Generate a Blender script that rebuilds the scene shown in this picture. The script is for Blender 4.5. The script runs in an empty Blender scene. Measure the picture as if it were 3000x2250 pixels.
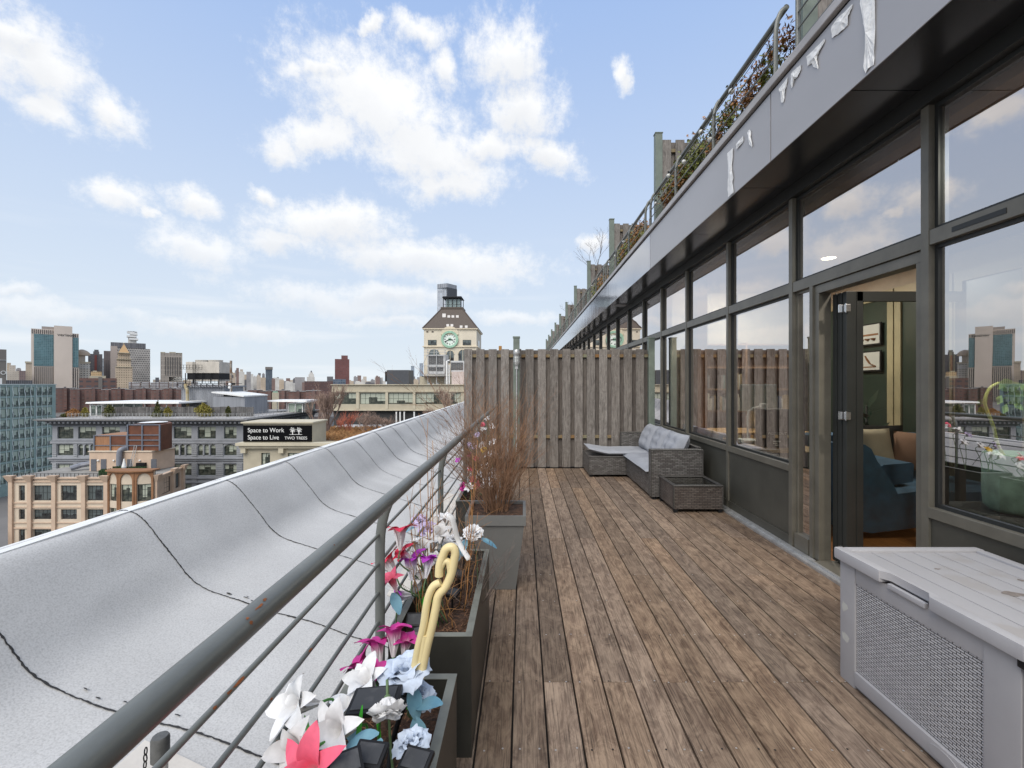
import bpy, bmesh, math, random
from mathutils import Vector, Matrix, noise as mnoise
PI = math.pi
R = math.radians
scene = bpy.context.scene
COL = scene.collection
F = 1333.0; VX = 1531.0; VY = 1122.0; H = 1.45

def P(x, y, Y):
    """photo pixel + distance -> point in the place"""
    return Vector(((x - VX) * Y / F, Y, H - (y - VY) * Y / F))

# ------------------------------------------------------------------ materials
def _new(name):
    m = bpy.data.materials.new(name); m.use_nodes = True
    nt = m.node_tree; bs = nt.nodes['Principled BSDF']
    return m, nt, bs

def lin(c):
    def f(v):
        v /= 255.0
        return v / 12.92 if v <= .04045 else ((v + .055) / 1.055) ** 2.4
    return (f(c[0]), f(c[1]), f(c[2]), 1)

def N(nt, t, **kw):
    n = nt.nodes.new(t)
    for k, v in kw.items():
        if k.startswith('i_'):
            n.inputs[k[2:].replace('_', ' ')].default_value = v
        else:
            setattr(n, k, v)
    return n

def ramp(nt, fac, stops):
    r = nt.nodes.new('ShaderNodeValToRGB')
    el = r.color_ramp.elements
    while len(el) > 1: el.remove(el[-1])
    el[0].position = stops[0][0]; el[0].color = stops[0][1]
    for p, c in stops[1:]:
        e = el.new(p); e.color = c
    nt.links.new(fac, r.inputs[0])
    return r.outputs[0]

def mat(name, c, rough=.6, metal=0, var=.12, scale=3., stretch=(1, 1, 1), bump=0., bscale=None, c2=None, spec=.5, detail=5, space='Object', island=0, objrand=0, lo=.35, hi=.65):
    """c, c2: linear base colours"""
    m, nt, bs = _new(name)
    c = tuple(c[:3]) + (1,)
    if c2 is None:
        c2 = tuple(min(1, v * (1 + var)) for v in c[:3]) + (1,)
        c = tuple(v * (1 - var) for v in c[:3]) + (1,)
    else: c2 = tuple(c2[:3]) + (1,)
    tc = N(nt, 'ShaderNodeTexCoord')
    mp = N(nt, 'ShaderNodeMapping'); mp.inputs['Scale'].default_value = stretch
    nt.links.new(tc.outputs[space], mp.inputs[0])
    no = N(nt, 'ShaderNodeTexNoise', i_Scale=scale, i_Detail=detail, i_Roughness=.6)
    nt.links.new(mp.outputs[0], no.inputs['Vector'])
    out = ramp(nt, no.outputs['Fac'], [(lo, c), (hi, c2)])
    for flag, node, sock in ((island, 'ShaderNodeNewGeometry', 'Random Per Island'), (objrand, 'ShaderNodeObjectInfo', 'Random')):
        if flag:
            g = N(nt, node)
            mr = N(nt, 'ShaderNodeMapRange'); mr.inputs['To Min'].default_value = 1 - flag; mr.inputs['To Max'].default_value = 1 + flag
            nt.links.new(g.outputs[sock], mr.inputs[0])
            hs = N(nt, 'ShaderNodeHueSaturation'); nt.links.new(mr.outputs[0], hs.inputs['Value'])
            nt.links.new(out, hs.inputs['Color']); out = hs.outputs[0]
    nt.links.new(out, bs.inputs['Base Color'])
    bs.inputs['Roughness'].default_value = rough; bs.inputs['Metallic'].default_value = metal
    bs.inputs['Specular IOR Level'].default_value = spec
    if bump:
        n2 = N(nt, 'ShaderNodeTexNoise', i_Scale=bscale or scale * 4, i_Detail=6)
        nt.links.new(mp.outputs[0], n2.inputs['Vector'])
        bp = N(nt, 'ShaderNodeBump', i_Strength=bump, i_Distance=.02)
        nt.links.new(n2.outputs['Fac'], bp.inputs['Height']); nt.links.new(bp.outputs[0], bs.inputs['Normal'])
    return m

def glass_mat(name, tint=(.72, .78, .76), refl=.3, ior=1.5, rc=(.92, .93, .95)):
    m = bpy.data.materials.new(name); m.use_nodes = True; nt = m.node_tree; nt.nodes.clear()
    o = N(nt, 'ShaderNodeOutputMaterial')
    tr = N(nt, 'ShaderNodeBsdfTransparent'); tr.inputs[0].default_value = tint + (1,)
    gl = N(nt, 'ShaderNodeBsdfGlossy'); gl.inputs['Roughness'].default_value = 0.0; gl.inputs['Color'].default_value = rc + (1,)
    fr = N(nt, 'ShaderNodeFresnel', i_IOR=ior)
    ad = N(nt, 'ShaderNodeMath', operation='ADD', use_clamp=True); ad.inputs[1].default_value = refl
    nt.links.new(fr.outputs[0], ad.inputs[0])
    mx = N(nt, 'ShaderNodeMixShader')
    ge = N(nt, 'ShaderNodeNewGeometry'); nb = N(nt, 'ShaderNodeMath', operation='SUBTRACT'); nb.inputs[0].default_value = 1; nt.links.new(ge.outputs['Backfacing'], nb.inputs[1])
    mb_ = N(nt, 'ShaderNodeMath', operation='MULTIPLY'); nt.links.new(ad.outputs[0], mb_.inputs[0]); nt.links.new(nb.outputs[0], mb_.inputs[1])   # the inner face of a pane adds no second mirror
    nt.links.new(mb_.outputs[0], mx.inputs[0]); nt.links.new(tr.outputs[0], mx.inputs[1]); nt.links.new(gl.outputs[0], mx.inputs[2])
    # very slight waviness of real glazing
    tc = N(nt, 'ShaderNodeTexCoord')
    no = N(nt, 'ShaderNodeTexNoise', i_Scale=1.2, i_Detail=1)
    nt.links.new(tc.outputs['Object'], no.inputs['Vector'])
    bp = N(nt, 'ShaderNodeBump', i_Strength=.02, i_Distance=.05)
    nt.links.new(no.outputs['Fac'], bp.inputs['Height']); nt.links.new(bp.outputs[0], gl.inputs['Normal'])
    nt.links.new(mx.outputs[0], o.inputs[0])
    return m

def grid_mat(name, wall, win, cw, ch, mortar=.3, rough=.7, offset=0., axis='xz', var=.15, win2=None):
    """wall with rows of far-off windows: cw x ch metres per window cell"""
    m, nt, bs = _new(name)
    tc = N(nt, 'ShaderNodeTexCoord'); sp = N(nt, 'ShaderNodeSeparateXYZ'); nt.links.new(tc.outputs['Object'], sp.inputs[0])
    ad = N(nt, 'ShaderNodeMath', operation='ADD'); nt.links.new(sp.outputs[0], ad.inputs[0]); nt.links.new(sp.outputs[1], ad.inputs[1])
    cb = N(nt, 'ShaderNodeCombineXYZ'); nt.links.new(ad.outputs[0], cb.inputs[0]); nt.links.new(sp.outputs[2], cb.inputs[1])
    br = N(nt, 'ShaderNodeTexBrick'); br.offset = offset; br.squash = 1
    br.inputs['Scale'].default_value = 1
    br.inputs['Brick Width'].default_value = cw; br.inputs['Row Height'].default_value = ch
    br.inputs['Mortar Size'].default_value = mortar; br.inputs['Mortar Smooth'].default_value = .05
    br.inputs['Color1'].default_value = tuple(win) + (1,); br.inputs['Color2'].default_value = tuple(win2 or [v * 1.8 for v in win]) + (1,)
    br.inputs['Mortar'].default_value = tuple(wall) + (1,)
    nt.links.new(cb.outputs[0], br.inputs['Vector'])
    no = N(nt, 'ShaderNodeTexNoise', i_Scale=.05, i_Detail=4); nt.links.new(tc.outputs['Object'], no.inputs['Vector'])
    v = ramp(nt, no.outputs['Fac'], [(.3, (1 - var,) * 3 + (1,)), (.7, (1 + var,) * 3 + (1,))])
    mu = N(nt, 'ShaderNodeMix', data_type='RGBA', blend_type='MULTIPLY'); mu.inputs['Factor'].default_value = 1
    nt.links.new(br.outputs['Color'], mu.inputs['A']); nt.links.new(v, mu.inputs['B'])
    # flat roofs carry no windows
    ge = N(nt, 'ShaderNodeNewGeometry'); s2 = N(nt, 'ShaderNodeSeparateXYZ'); nt.links.new(ge.outputs['Normal'], s2.inputs[0])
    gt = N(nt, 'ShaderNodeMath', operation='GREATER_THAN'); gt.inputs[1].default_value = .5; nt.links.new(s2.outputs[2], gt.inputs[0])
    m2 = N(nt, 'ShaderNodeMix', data_type='RGBA'); nt.links.new(gt.outputs[0], m2.inputs['Factor'])
    nt.links.new(mu.outputs['Result'], m2.inputs['A']); m2.inputs['B'].default_value = (.22, .215, .21, 1)
    nt.links.new(m2.outputs['Result'], bs.inputs['Base Color']); bs.inputs['Roughness'].default_value = rough
    return m

def emit(name, c, s):
    m, nt, bs = _new(name)
    bs.inputs['Base Color'].default_value = c + (1,); bs.inputs['Emission Color'].default_value = c + (1,); bs.inputs['Emission Strength'].default_value = s
    return m

def wood_mat(name, cols, isl=.25, grain=(40, 1.2, 40), rough=.75, axis=1, blotch=True, wear=None):
    """weathered boards; grain along axis, tone differs from board to board"""
    m, nt, bs = _new(name)
    tc = N(nt, 'ShaderNodeTexCoord'); ge = N(nt, 'ShaderNodeNewGeometry')
    off = N(nt, 'ShaderNodeVectorMath', operation='MULTIPLY_ADD')
    cbx = N(nt, 'ShaderNodeCombineXYZ')
    for i in range(3): nt.links.new(ge.outputs['Random Per Island'], cbx.inputs[i])
    nt.links.new(cbx.outputs[0], off.inputs[0]); off.inputs[1].default_value = (31, 47, 19); nt.links.new(tc.outputs['Object'], off.inputs[2])
    mp = N(nt, 'ShaderNodeMapping'); mp.inputs['Scale'].default_value = grain; nt.links.new(off.outputs[0], mp.inputs[0])
    n1 = N(nt, 'ShaderNodeTexNoise', i_Scale=1.6, i_Detail=8, i_Roughness=.65, i_Distortion=.6); nt.links.new(mp.outputs[0], n1.inputs['Vector'])
    c1 = ramp(nt, n1.outputs['Fac'], [(.3, cols[0] + (1,)), (.5, cols[1] + (1,)), (.72, cols[2] + (1,))])
    mp2 = N(nt, 'ShaderNodeMapping'); mp2.inputs['Scale'].default_value = tuple(1.6 if v > 5 else .75 for v in grain); nt.links.new(off.outputs[0], mp2.inputs[0])
    n2 = N(nt, 'ShaderNodeTexNoise', i_Scale=8.5, i_Detail=9, i_Roughness=.74, i_Distortion=1.2); nt.links.new(mp2.outputs[0], n2.inputs['Vector'])
    f2 = ramp(nt, n2.outputs['Fac'], [(.42, (0, 0, 0, 1)), (.62, (1, 1, 1, 1))])
    mx = N(nt, 'ShaderNodeMix', data_type='RGBA'); nt.links.new(f2, mx.inputs['Factor']); nt.links.new(c1, mx.inputs['A']); mx.inputs['B'].default_value = (wear or cols[2]) + (1,)
    sc = N(nt, 'ShaderNodeMath', operation='MULTIPLY'); sc.inputs[1].default_value = .6; nt.links.new(f2, sc.inputs[0]); nt.links.new(sc.outputs[0], mx.inputs['Factor'])
    # fine open grain, dark
    mp3 = N(nt, 'ShaderNodeMapping'); mp3.inputs['Scale'].default_value = tuple(v * 4 if v > 5 else v * 2.5 for v in grain); nt.links.new(off.outputs[0], mp3.inputs[0])
    n3 = N(nt, 'ShaderNodeTexNoise', i_Scale=1.5, i_Detail=4); nt.links.new(mp3.outputs[0], n3.inputs['Vector'])
    v3 = ramp(nt, n3.outputs['Fac'], [(.33, (.5, .5, .5, 1)), (.5, (1, 1, 1, 1))])
    mu = N(nt, 'ShaderNodeMix', data_type='RGBA', blend_type='MULTIPLY'); mu.inputs['Factor'].default_value = 1
    nt.links.new(mx.outputs['Result'], mu.inputs['A']); nt.links.new(v3, mu.inputs['B'])
    mr = N(nt, 'ShaderNodeMapRange'); mr.inputs['To Min'].default_value = 1 - isl; mr.inputs['To Max'].default_value = 1 + isl
    nt.links.new(ge.outputs['Random Per Island'], mr.inputs[0])
    fr = N(nt, 'ShaderNodeMath', operation='FRACT'); m7 = N(nt, 'ShaderNodeMath', operation='MULTIPLY'); m7.inputs[1].default_value = 7.3
    nt.links.new(ge.outputs['Random Per Island'], m7.inputs[0]); nt.links.new(m7.outputs[0], fr.inputs[0])
    ms = N(nt, 'ShaderNodeMapRange'); ms.inputs['To Min'].default_value = .92; ms.inputs['To Max'].default_value = 1.15; nt.links.new(fr.outputs[0], ms.inputs[0])
    hs = N(nt, 'ShaderNodeHueSaturation'); nt.links.new(mr.outputs[0], hs.inputs['Value']); nt.links.new(ms.outputs[0], hs.inputs['Saturation']); nt.links.new(mu.outputs['Result'], hs.inputs['Color'])
    nt.links.new(hs.outputs[0], bs.inputs['Base Color'])
    bs.inputs['Roughness'].default_value = rough; bs.inputs['Specular IOR Level'].default_value = .3
    bp = N(nt, 'ShaderNodeBump', i_Strength=.35, i_Distance=.004); nt.links.new(n1.outputs['Fac'], bp.inputs['Height']); nt.links.new(bp.outputs[0], bs.inputs['Normal'])
    return m

def weave_mat(name, c1, c2, dark, w, h, rough=.5, mortar=.0015, bump=.6, vertical_y=True):
    m, nt, bs = _new(name)
    tc = N(nt, 'ShaderNodeTexCoord'); sp = N(nt, 'ShaderNodeSeparateXYZ'); nt.links.new(tc.outputs['Object'], sp.inputs[0])
    ad = N(nt, 'ShaderNodeMath', operation='ADD'); nt.links.new(sp.outputs[0], ad.inputs[0]); nt.links.new(sp.outputs[1], ad.inputs[1])
    cb = N(nt, 'ShaderNodeCombineXYZ'); nt.links.new(ad.outputs[0], cb.inputs[0]); nt.links.new(sp.outputs[2], cb.inputs[1])
    br = N(nt, 'ShaderNodeTexBrick'); br.offset = .5
    br.inputs['Scale'].default_value = 1; br.inputs['Brick Width'].default_value = w; br.inputs['Row Height'].default_value = h
    br.inputs['Mortar Size'].default_value = mortar; br.inputs['Mortar Smooth'].default_value = .8; br.inputs['Bias'].default_value = -.1
    br.inputs['Color1'].default_value = c1 + (1,); br.inputs['Color2'].default_value = c2 + (1,); br.inputs['Mortar'].default_value = dark + (1,)
    nt.links.new(cb.outputs[0], br.inputs['Vector']); nt.links.new(br.outputs['Color'], bs.inputs['Base Color'])
    bp = N(nt, 'ShaderNodeBump', i_Strength=bump, i_Distance=.006); bp.invert = True
    nt.links.new(br.outputs['Fac'], bp.inputs['Height']); nt.links.new(bp.outputs[0], bs.inputs['Normal'])
    bs.inputs['Roughness'].default_value = rough
    return m

def petal_mat(name, base, tip, start=.45):
    m, nt, bs = _new(name)
    uv = N(nt, 'ShaderNodeUVMap'); sp = N(nt, 'ShaderNodeSeparateXYZ'); nt.links.new(uv.outputs[0], sp.inputs[0])
    c = ramp(nt, sp.outputs[1], [(start, base + (1,)), (min(1, start + .25), tip + (1,))])
    tc = N(nt, 'ShaderNodeTexCoord'); no = N(nt, 'ShaderNodeTexNoise', i_Scale=60, i_Detail=3); nt.links.new(tc.outputs['Object'], no.inputs['Vector'])
    v = ramp(nt, no.outputs['Fac'], [(.3, (.85, .85, .85, 1)), (.7, (1, 1, 1, 1))])
    mu = N(nt, 'ShaderNodeMix', data_type='RGBA', blend_type='MULTIPLY'); mu.inputs['Factor'].default_value = 1
    nt.links.new(c, mu.inputs['A']); nt.links.new(v, mu.inputs['B']); nt.links.new(mu.outputs['Result'], bs.inputs['Base Color'])
    bs.inputs['Roughness'].default_value = .65
    bs.inputs['Subsurface Weight'].default_value = .0
    return m

# ------------------------------------------------------------------ mesh builder
class MB:
    def __init__(s): s.v = []; s.f = []; s.m = []; s.uv = {}
    def add(s, vs, fs, mi=0):
        o = len(s.v); s.v += [tuple(v) for v in vs]
        for f in fs: s.f.append(tuple(i + o for i in f)); s.m.append(mi)
        return o
    def box(s, x0, x1, y0, y1, z0, z1, mi=0, bev=0):
        if x0 > x1: x0, x1 = x1, x0
        if y0 > y1: y0, y1 = y1, y0
        if z0 > z1: z0, z1 = z1, z0
        if bev:
            bev = min(bev, (x1 - x0) * .45, (y1 - y0) * .45, (z1 - z0) * .45)
            b = bmesh.new(); bmesh.ops.create_cube(b, size=1)
            for v in b.verts: v.co = Vector(((x0 + x1) / 2 + v.co.x * (x1 - x0), (y0 + y1) / 2 + v.co.y * (y1 - y0), (z0 + z1) / 2 + v.co.z * (z1 - z0)))
            bmesh.ops.bevel(b, geom=b.edges[:], offset=bev, segments=2, affect='EDGES', profile=.7)
            b.verts.index_update()
            s.add([v.co[:] for v in b.verts], [[v.index for v in f.verts] for f in b.faces], mi); b.free(); return s
        s.add([(x0, y0, z0), (x1, y0, z0), (x1, y1, z0), (x0, y1, z0), (x0, y0, z1), (x1, y0, z1), (x1, y1, z1), (x0, y1, z1)],
              [(0, 3, 2, 1), (4, 5, 6, 7), (0, 1, 5, 4), (1, 2, 6, 5), (2, 3, 7, 6), (3, 0, 4, 7)], mi); return s
    def frustum(s, b0, b1, z0, z1, mi=0):
        """b = (x0,x1,y0,y1)"""
        v = []
        for (x0, x1, y0, y1), z in ((b0, z0), (b1, z1)): v += [(x0, y0, z), (x1, y0, z), (x1, y1, z), (x0, y1, z)]
        s.add(v, [(0, 3, 2, 1), (4, 5, 6, 7), (0, 1, 5, 4), (1, 2, 6, 5), (2, 3, 7, 6), (3, 0, 4, 7)], mi); return s
    def prism(s, pts, d, mi=0):
        """polygon pts extruded by vector d"""
        n = len(pts); d = Vector(d)
        v = [Vector(p) for p in pts] + [Vector(p) + d for p in pts]
        s.add(v, [tuple(range(n))[::-1], tuple(range(n, 2 * n))] + [(i, (i + 1) % n, (i + 1) % n + n, i + n) for i in range(n)], mi); return s
    def tube(s, path, r, n=6, mi=0, cap=True, flat=None):
        path = [Vector(p) for p in path]; k = len(path)
        rs = r if isinstance(r, (list, tuple)) else [r] * k
        t0 = (path[1] - path[0]).normalized()
        up = Vector((0, 0, 1)) if abs(t0.z) < .9 else Vector((1, 0, 0))
        u = t0.cross(up).normalized(); vs = []
        for i, p in enumerate(path):
            t = (path[min(i + 1, k - 1)] - path[max(i - 1, 0)]).normalized()
            u = (u - t * u.dot(t))
            u = u.normalized() if u.length > 1e-6 else t.orthogonal().normalized()
            w = t.cross(u)
            for j in range(n):
                a = 2 * PI * j / n
                vs.append(p + (u * math.cos(a) + w * math.sin(a) * (flat or 1)) * rs[i])
        fs = []
        for i in range(k - 1):
            for j in range(n):
                fs.append((i * n + j, i * n + (j + 1) % n, (i + 1) * n + (j + 1) % n, (i + 1) * n + j))
        if cap: fs += [tuple(range(n))[::-1], tuple((k - 1) * n + j for j in range(n))]
        s.add(vs, fs, mi); return s
    def cyl(s, x, y, z0, z1, r, n=16, mi=0, r2=None):
        return s.tube([(x, y, z0), (x, y, z1)], [r, r if r2 is None else r2], n, mi)
    def lathe(s, prof, c, n=24, mi=0):
        vs = []; fs = []
        for (r, z) in prof:
            for j in range(n): vs.append((c[0] + r * math.cos(2 * PI * j / n), c[1] + r * math.sin(2 * PI * j / n), c[2] + z))
        for i in range(len(prof) - 1):
            for j in range(n): fs.append((i * n + j, i * n + (j + 1) % n, (i + 1) * n + (j + 1) % n, (i + 1) * n + j))
        s.add(vs, fs, mi); return s
    def ball(s, c, r, n=10, mi=0, sz=1):
        prof = [(max(1e-4, r * math.sin(PI * i / 8)), -r * sz * math.cos(PI * i / 8)) for i in range(9)]
        return s.lathe(prof, c, n, mi)
    def build(s, name, mats, parent=None, smooth=False, label=None, cat=None, group=None, kind=None, mod=None):
        me = bpy.data.meshes.new(name); me.from_pydata(s.v, [], s.f)
        if not isinstance(mats, (list, tuple)): mats = [mats]
        for m in mats: me.materials.append(m)
        me.polygons.foreach_set('material_index', s.m)
        if smooth is True: me.polygons.foreach_set('use_smooth', [True] * len(me.polygons))
        elif smooth:
            me.polygons.foreach_set('use_smooth', [True] * len(me.polygons)); me.set_sharp_from_angle(angle=R(smooth))
        me.update()
        if s.uv:
            ul = me.uv_layers.new(name='UVMap')
            for lp in me.loops: ul.data[lp.index].uv = s.uv.get(lp.vertex_index, (0, 0))
        o = bpy.data.objects.new(name, me); COL.objects.link(o)
        if parent:
            o.parent = parent
            if parent.type == 'EMPTY': o.matrix_parent_inverse = Matrix.Translation(-parent.location)
        tagit(o, label, cat, group, kind)
        return o

def tagit(o, label=None, cat=None, group=None, kind=None):
    if label: o['label'] = label
    if cat: o['category'] = cat
    if group: o['group'] = group
    if kind: o['kind'] = kind

def thing(name, label, cat, loc, group=None):
    o = bpy.data.objects.new(name, None); COL.objects.link(o); o.location = loc; o.empty_display_size = .2
    tagit(o, label, cat, group); return o

def kids(o): return [c for c in COL.objects if c.parent == o]

def dup(o, dloc=(0, 0, 0), label=None, parent=None, top=True):
    c = o.copy(); COL.objects.link(c)
    if parent:
        c.parent = parent; c.matrix_parent_inverse = o.matrix_parent_inverse.copy()
    if top:
        c.location = o.location + Vector(dloc)
        if label: c['label'] = label
    for ch in list(o.children): dup(ch, parent=c, top=False)
    return c

def text_mesh(txt, size, mat_, parent, origin, xdir, zdir, name='lettering', align='LEFT', ext=.01, sx=1):
    cu = bpy.data.curves.new(name, 'FONT'); cu.body = txt; cu.size = size; cu.align_x = align; cu.extrude = ext
    o = bpy.data.objects.new(name, cu); COL.objects.link(o)
    dg = bpy.context.evaluated_depsgraph_get(); me = bpy.data.meshes.new_from_object(o.evaluated_get(dg))
    bpy.data.objects.remove(o); bpy.data.curves.remove(cu)
    X = Vector(xdir); Z = Vector(zdir); Y = Z.cross(X)
    for v in me.vertices: v.co = Vector(origin) + X * v.co.x * sx + Z * v.co.y + X.cross(Z) * v.co.z
    me.materials.clear(); me.materials.append(mat_)
    for p in me.polygons: p.material_index = 0
    o = bpy.data.objects.new(name, me); COL.objects.link(o); o.parent = parent
    if parent.type == 'EMPTY': o.matrix_parent_inverse = Matrix.Translation(-parent.location)
    return o
# ------------------------------------------------------------------ shared materials
M = {}
M['rail'] = mat('rail_paint', (.125, .132, .122), rough=.36, var=.14, scale=5, bump=.04, bscale=90)
M['rust'] = mat('rust', (.22, .07, .02), rough=.9, var=.5, scale=60)
M['post'] = mat('post_paint', (.15, .18, .15), rough=.5, var=.15, scale=6)
M['frame'] = mat('window_frame_paint', (.128, .118, .094), rough=.36, var=.14, scale=5, bump=.03, bscale=60)
M['frame_dark'] = mat('frame_rebate', (.018, .019, .018), rough=.5)
M['panel'] = mat('wall_panel_paint', (.066, .063, .050), rough=.48, var=.16, scale=2.5, bump=.05, bscale=8)
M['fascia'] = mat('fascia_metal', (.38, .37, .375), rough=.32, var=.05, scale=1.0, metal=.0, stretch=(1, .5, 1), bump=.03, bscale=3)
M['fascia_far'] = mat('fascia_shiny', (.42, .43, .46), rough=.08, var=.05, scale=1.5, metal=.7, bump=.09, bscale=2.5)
M['coping'] = mat('coping_metal', (.40, .375, .36), rough=.45, var=.18, scale=7, stretch=(1, .3, 1))
M['soffit'] = mat('soffit_panel', (.022, .023, .025), rough=.22, var=.12, scale=2, bump=.02, bscale=2)
M['alu'] = mat('aluminium', (.5, .5, .49), rough=.4, metal=.6, var=.15, scale=20)
M['steel'] = mat('steel', (.6, .6, .6), rough=.25, metal=.9)
M['tape'] = mat('white_tape', (.82, .81, .79), rough=.7, var=.06, scale=30, bump=.25, bscale=60, spec=.2)
M['tapeshadow'] = mat('tape_shade', (.25, .25, .26), rough=.7)  # shade beside the tape as a grey tone; used on no part
M['glass'] = glass_mat('window_glass', tint=(.86, .89, .87), refl=.51, rc=(1.0, .95, .93))
M['glass_clear'] = glass_mat('door_glass', tint=(.86, .88, .86), refl=.0)
M['white'] = mat('white_paint', (.72, .72, .70), rough=.6, var=.06, scale=3)
M['cream'] = mat('cream_coating', (.62, .58, .52), rough=.8, var=.10, scale=5, bump=.1)
M['deck'] = wood_mat('deck_wood', [(.076, .048, .032), (.155, .108, .077), (.250, .183, .132)], isl=.26, grain=(30, 1.6, 30), wear=(.36, .268, .190))
M['screw'] = mat('screw', (.42, .40, .37), rough=.4, metal=.5)
M['fence'] = wood_mat('fence_wood', [(.105, .093, .083), (.175, .156, .14), (.245, .223, .205)], isl=.18, grain=(28, 28, 1.3), wear=(.30, .275, .25))
M['fence_dark'] = wood_mat('fence_wood_back', [(.10, .085, .075), (.15, .13, .115), (.20, .178, .16)], isl=.2, grain=(28, 28, 1.3))
M['batten'] = mat('treated_batten', (.22, .10, .025), c2=(.20, .20, .13), rough=.85, scale=4)
M['sill_wood'] = mat('yellow_post', (.42, .19, .035), c2=(.30, .18, .07), rough=.85, scale=6, stretch=(3, 3, .6))
M['planter'] = mat('planter_metal', (.036, .035, .029), rough=.45, var=.35, scale=2.6, stretch=(1, 1, .5), bump=.03)
M['planter_rim'] = mat('planter_rim', (.16, .165, .14), rough=.45, var=.2, scale=9)
M['pot'] = mat('grey_pot', (.145, .145, .138), rough=.6, var=.06, scale=5, bump=.05, bscale=50)
M['soil'] = mat('soil', (.035, .018, .010), c2=(.14, .07, .04), rough=1, scale=40, bump=1, bscale=60, lo=.4, hi=.7)
M['rubber'] = mat('black_plastic', (.012, .012, .013), rough=.5, spec=.25)
M['solar'] = mat('solar_cell', (.05, .052, .056), c2=(.12, .12, .122), spec=.2, rough=.5, scale=14, lo=.5, hi=.75)

# ------------------------------------------------------------------ roof slab left of the terrace
def catmull(pts, n=6):
    out = []
    for i in range(len(pts) - 1):
        p0 = pts[max(i - 1, 0)]; p1 = pts[i]; p2 = pts[i + 1]; p3 = pts[min(i + 2, len(pts) - 1)]
        for j in range(n):
            t = j / n
            out.append(tuple(.5 * (2 * b + (c - a) * t + (2 * a - 5 * b + 4 * c - d) * t * t + (3 * b - a - 3 * c + d) * t ** 3) for a, b, c, d in zip(p0, p1, p2, p3)))
    out.append(tuple(pts[-1])); return out
prof = catmull([(-2.86, .535), (-2.78, .562), (-2.68, .562), (-2.58, .50), (-2.40, .285), (-2.21, .075), (-1.88, -.054), (-1.45, -.19), (-1.07, -.319), (-.5, -.50)], 6)

def roof_mat():
    m, nt, bs = _new('roof_membrane')
    tc = N(nt, 'ShaderNodeTexCoord')
    n1 = N(nt, 'ShaderNodeTexNoise', i_Scale=120, i_Detail=3); nt.links.new(tc.outputs['Object'], n1.inputs['Vector'])
    c = ramp(nt, n1.outputs['Fac'], [(.32, (.44, .436, .424, 1)), (.47, (.515, .51, .495, 1)), (.62, (.565, .56, .545, 1))])
    n2 = N(nt, 'ShaderNodeTexNoise', i_Scale=1.3, i_Detail=5, i_Distortion=.4); nt.links.new(tc.outputs['Object'], n2.inputs['Vector'])
    v = ramp(nt, n2.outputs['Fac'], [(.35, (.9, .9, .9, 1)), (.65, (1.06, 1.06, 1.06, 1))])
    # scuffed spots where the grit is rubbed off
    n4 = N(nt, 'ShaderNodeTexNoise', i_Scale=9, i_Detail=8, i_Roughness=.75); nt.links.new(tc.outputs['Object'], n4.inputs['Vector'])
    v4 = ramp(nt, n4.outputs['Fac'], [(.24, (.3, .29, .28, 1)), (.29, (1, 1, 1, 1))])
    a = N(nt, 'ShaderNodeMix', data_type='RGBA', blend_type='MULTIPLY'); a.inputs['Factor'].default_value = 1
    b = N(nt, 'ShaderNodeMix', data_type='RGBA', blend_type='MULTIPLY'); b.inputs['Factor'].default_value = 1
    nt.links.new(c, a.inputs['A']); nt.links.new(v, a.inputs['B']); nt.links.new(a.outputs['Result'], b.inputs['A']); nt.links.new(v4, b.inputs['B'])
    nt.links.new(b.outputs['Result'], bs.inputs['Base Color']); bs.inputs['Roughness'].default_value = .9; bs.inputs['Specular IOR Level'].default_value = .2
    bp = N(nt, 'ShaderNodeBump', i_Strength=.25, i_Distance=.003); nt.links.new(n1.outputs['Fac'], bp.inputs['Height']); nt.links.new(bp.outputs[0], bs.inputs['Normal'])
    return m
M['membrane'] = roof_mat()
M['bitumen'] = mat('bitumen', (.03, .029, .028), rough=.8, var=.3, scale=40)
seams = [2.09 + 1.01 * k for k in range(-3, 36)]
rb = MB()
ys = []
y = -1.6
while y < 40: ys.append(y); y += .08 if y < 9 else .25
def rz(x, z, y, soft=1):
    """slow unevenness of the hand-laid membrane"""
    w = mnoise.noise(Vector((x * 1.2, y * 1.1, 0))) * .022 + mnoise.noise(Vector((x * 3, y * .9, 5))) * .008
    ds = min(abs(y - s) for s in seams)
    lap = .004 * (1 if ds < .06 else 0)
    k = min(1, max(0, (-x - .6) * 3)) * (0.25 if x < -2.75 else 1)
    return z + w * k * soft + lap
ns = len(prof)
vs = []; fs = []
for yy in ys:
    for (x, z) in prof: vs.append((x, yy, rz(x, z, yy)))
for i in range(len(ys) - 1):
    for j in range(ns - 1): a = i * ns + j; fs.append((a, a + 1, a + 1 + ns, a + ns))
rb.add(vs, fs, 0)
rnd = random.Random(4)
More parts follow.
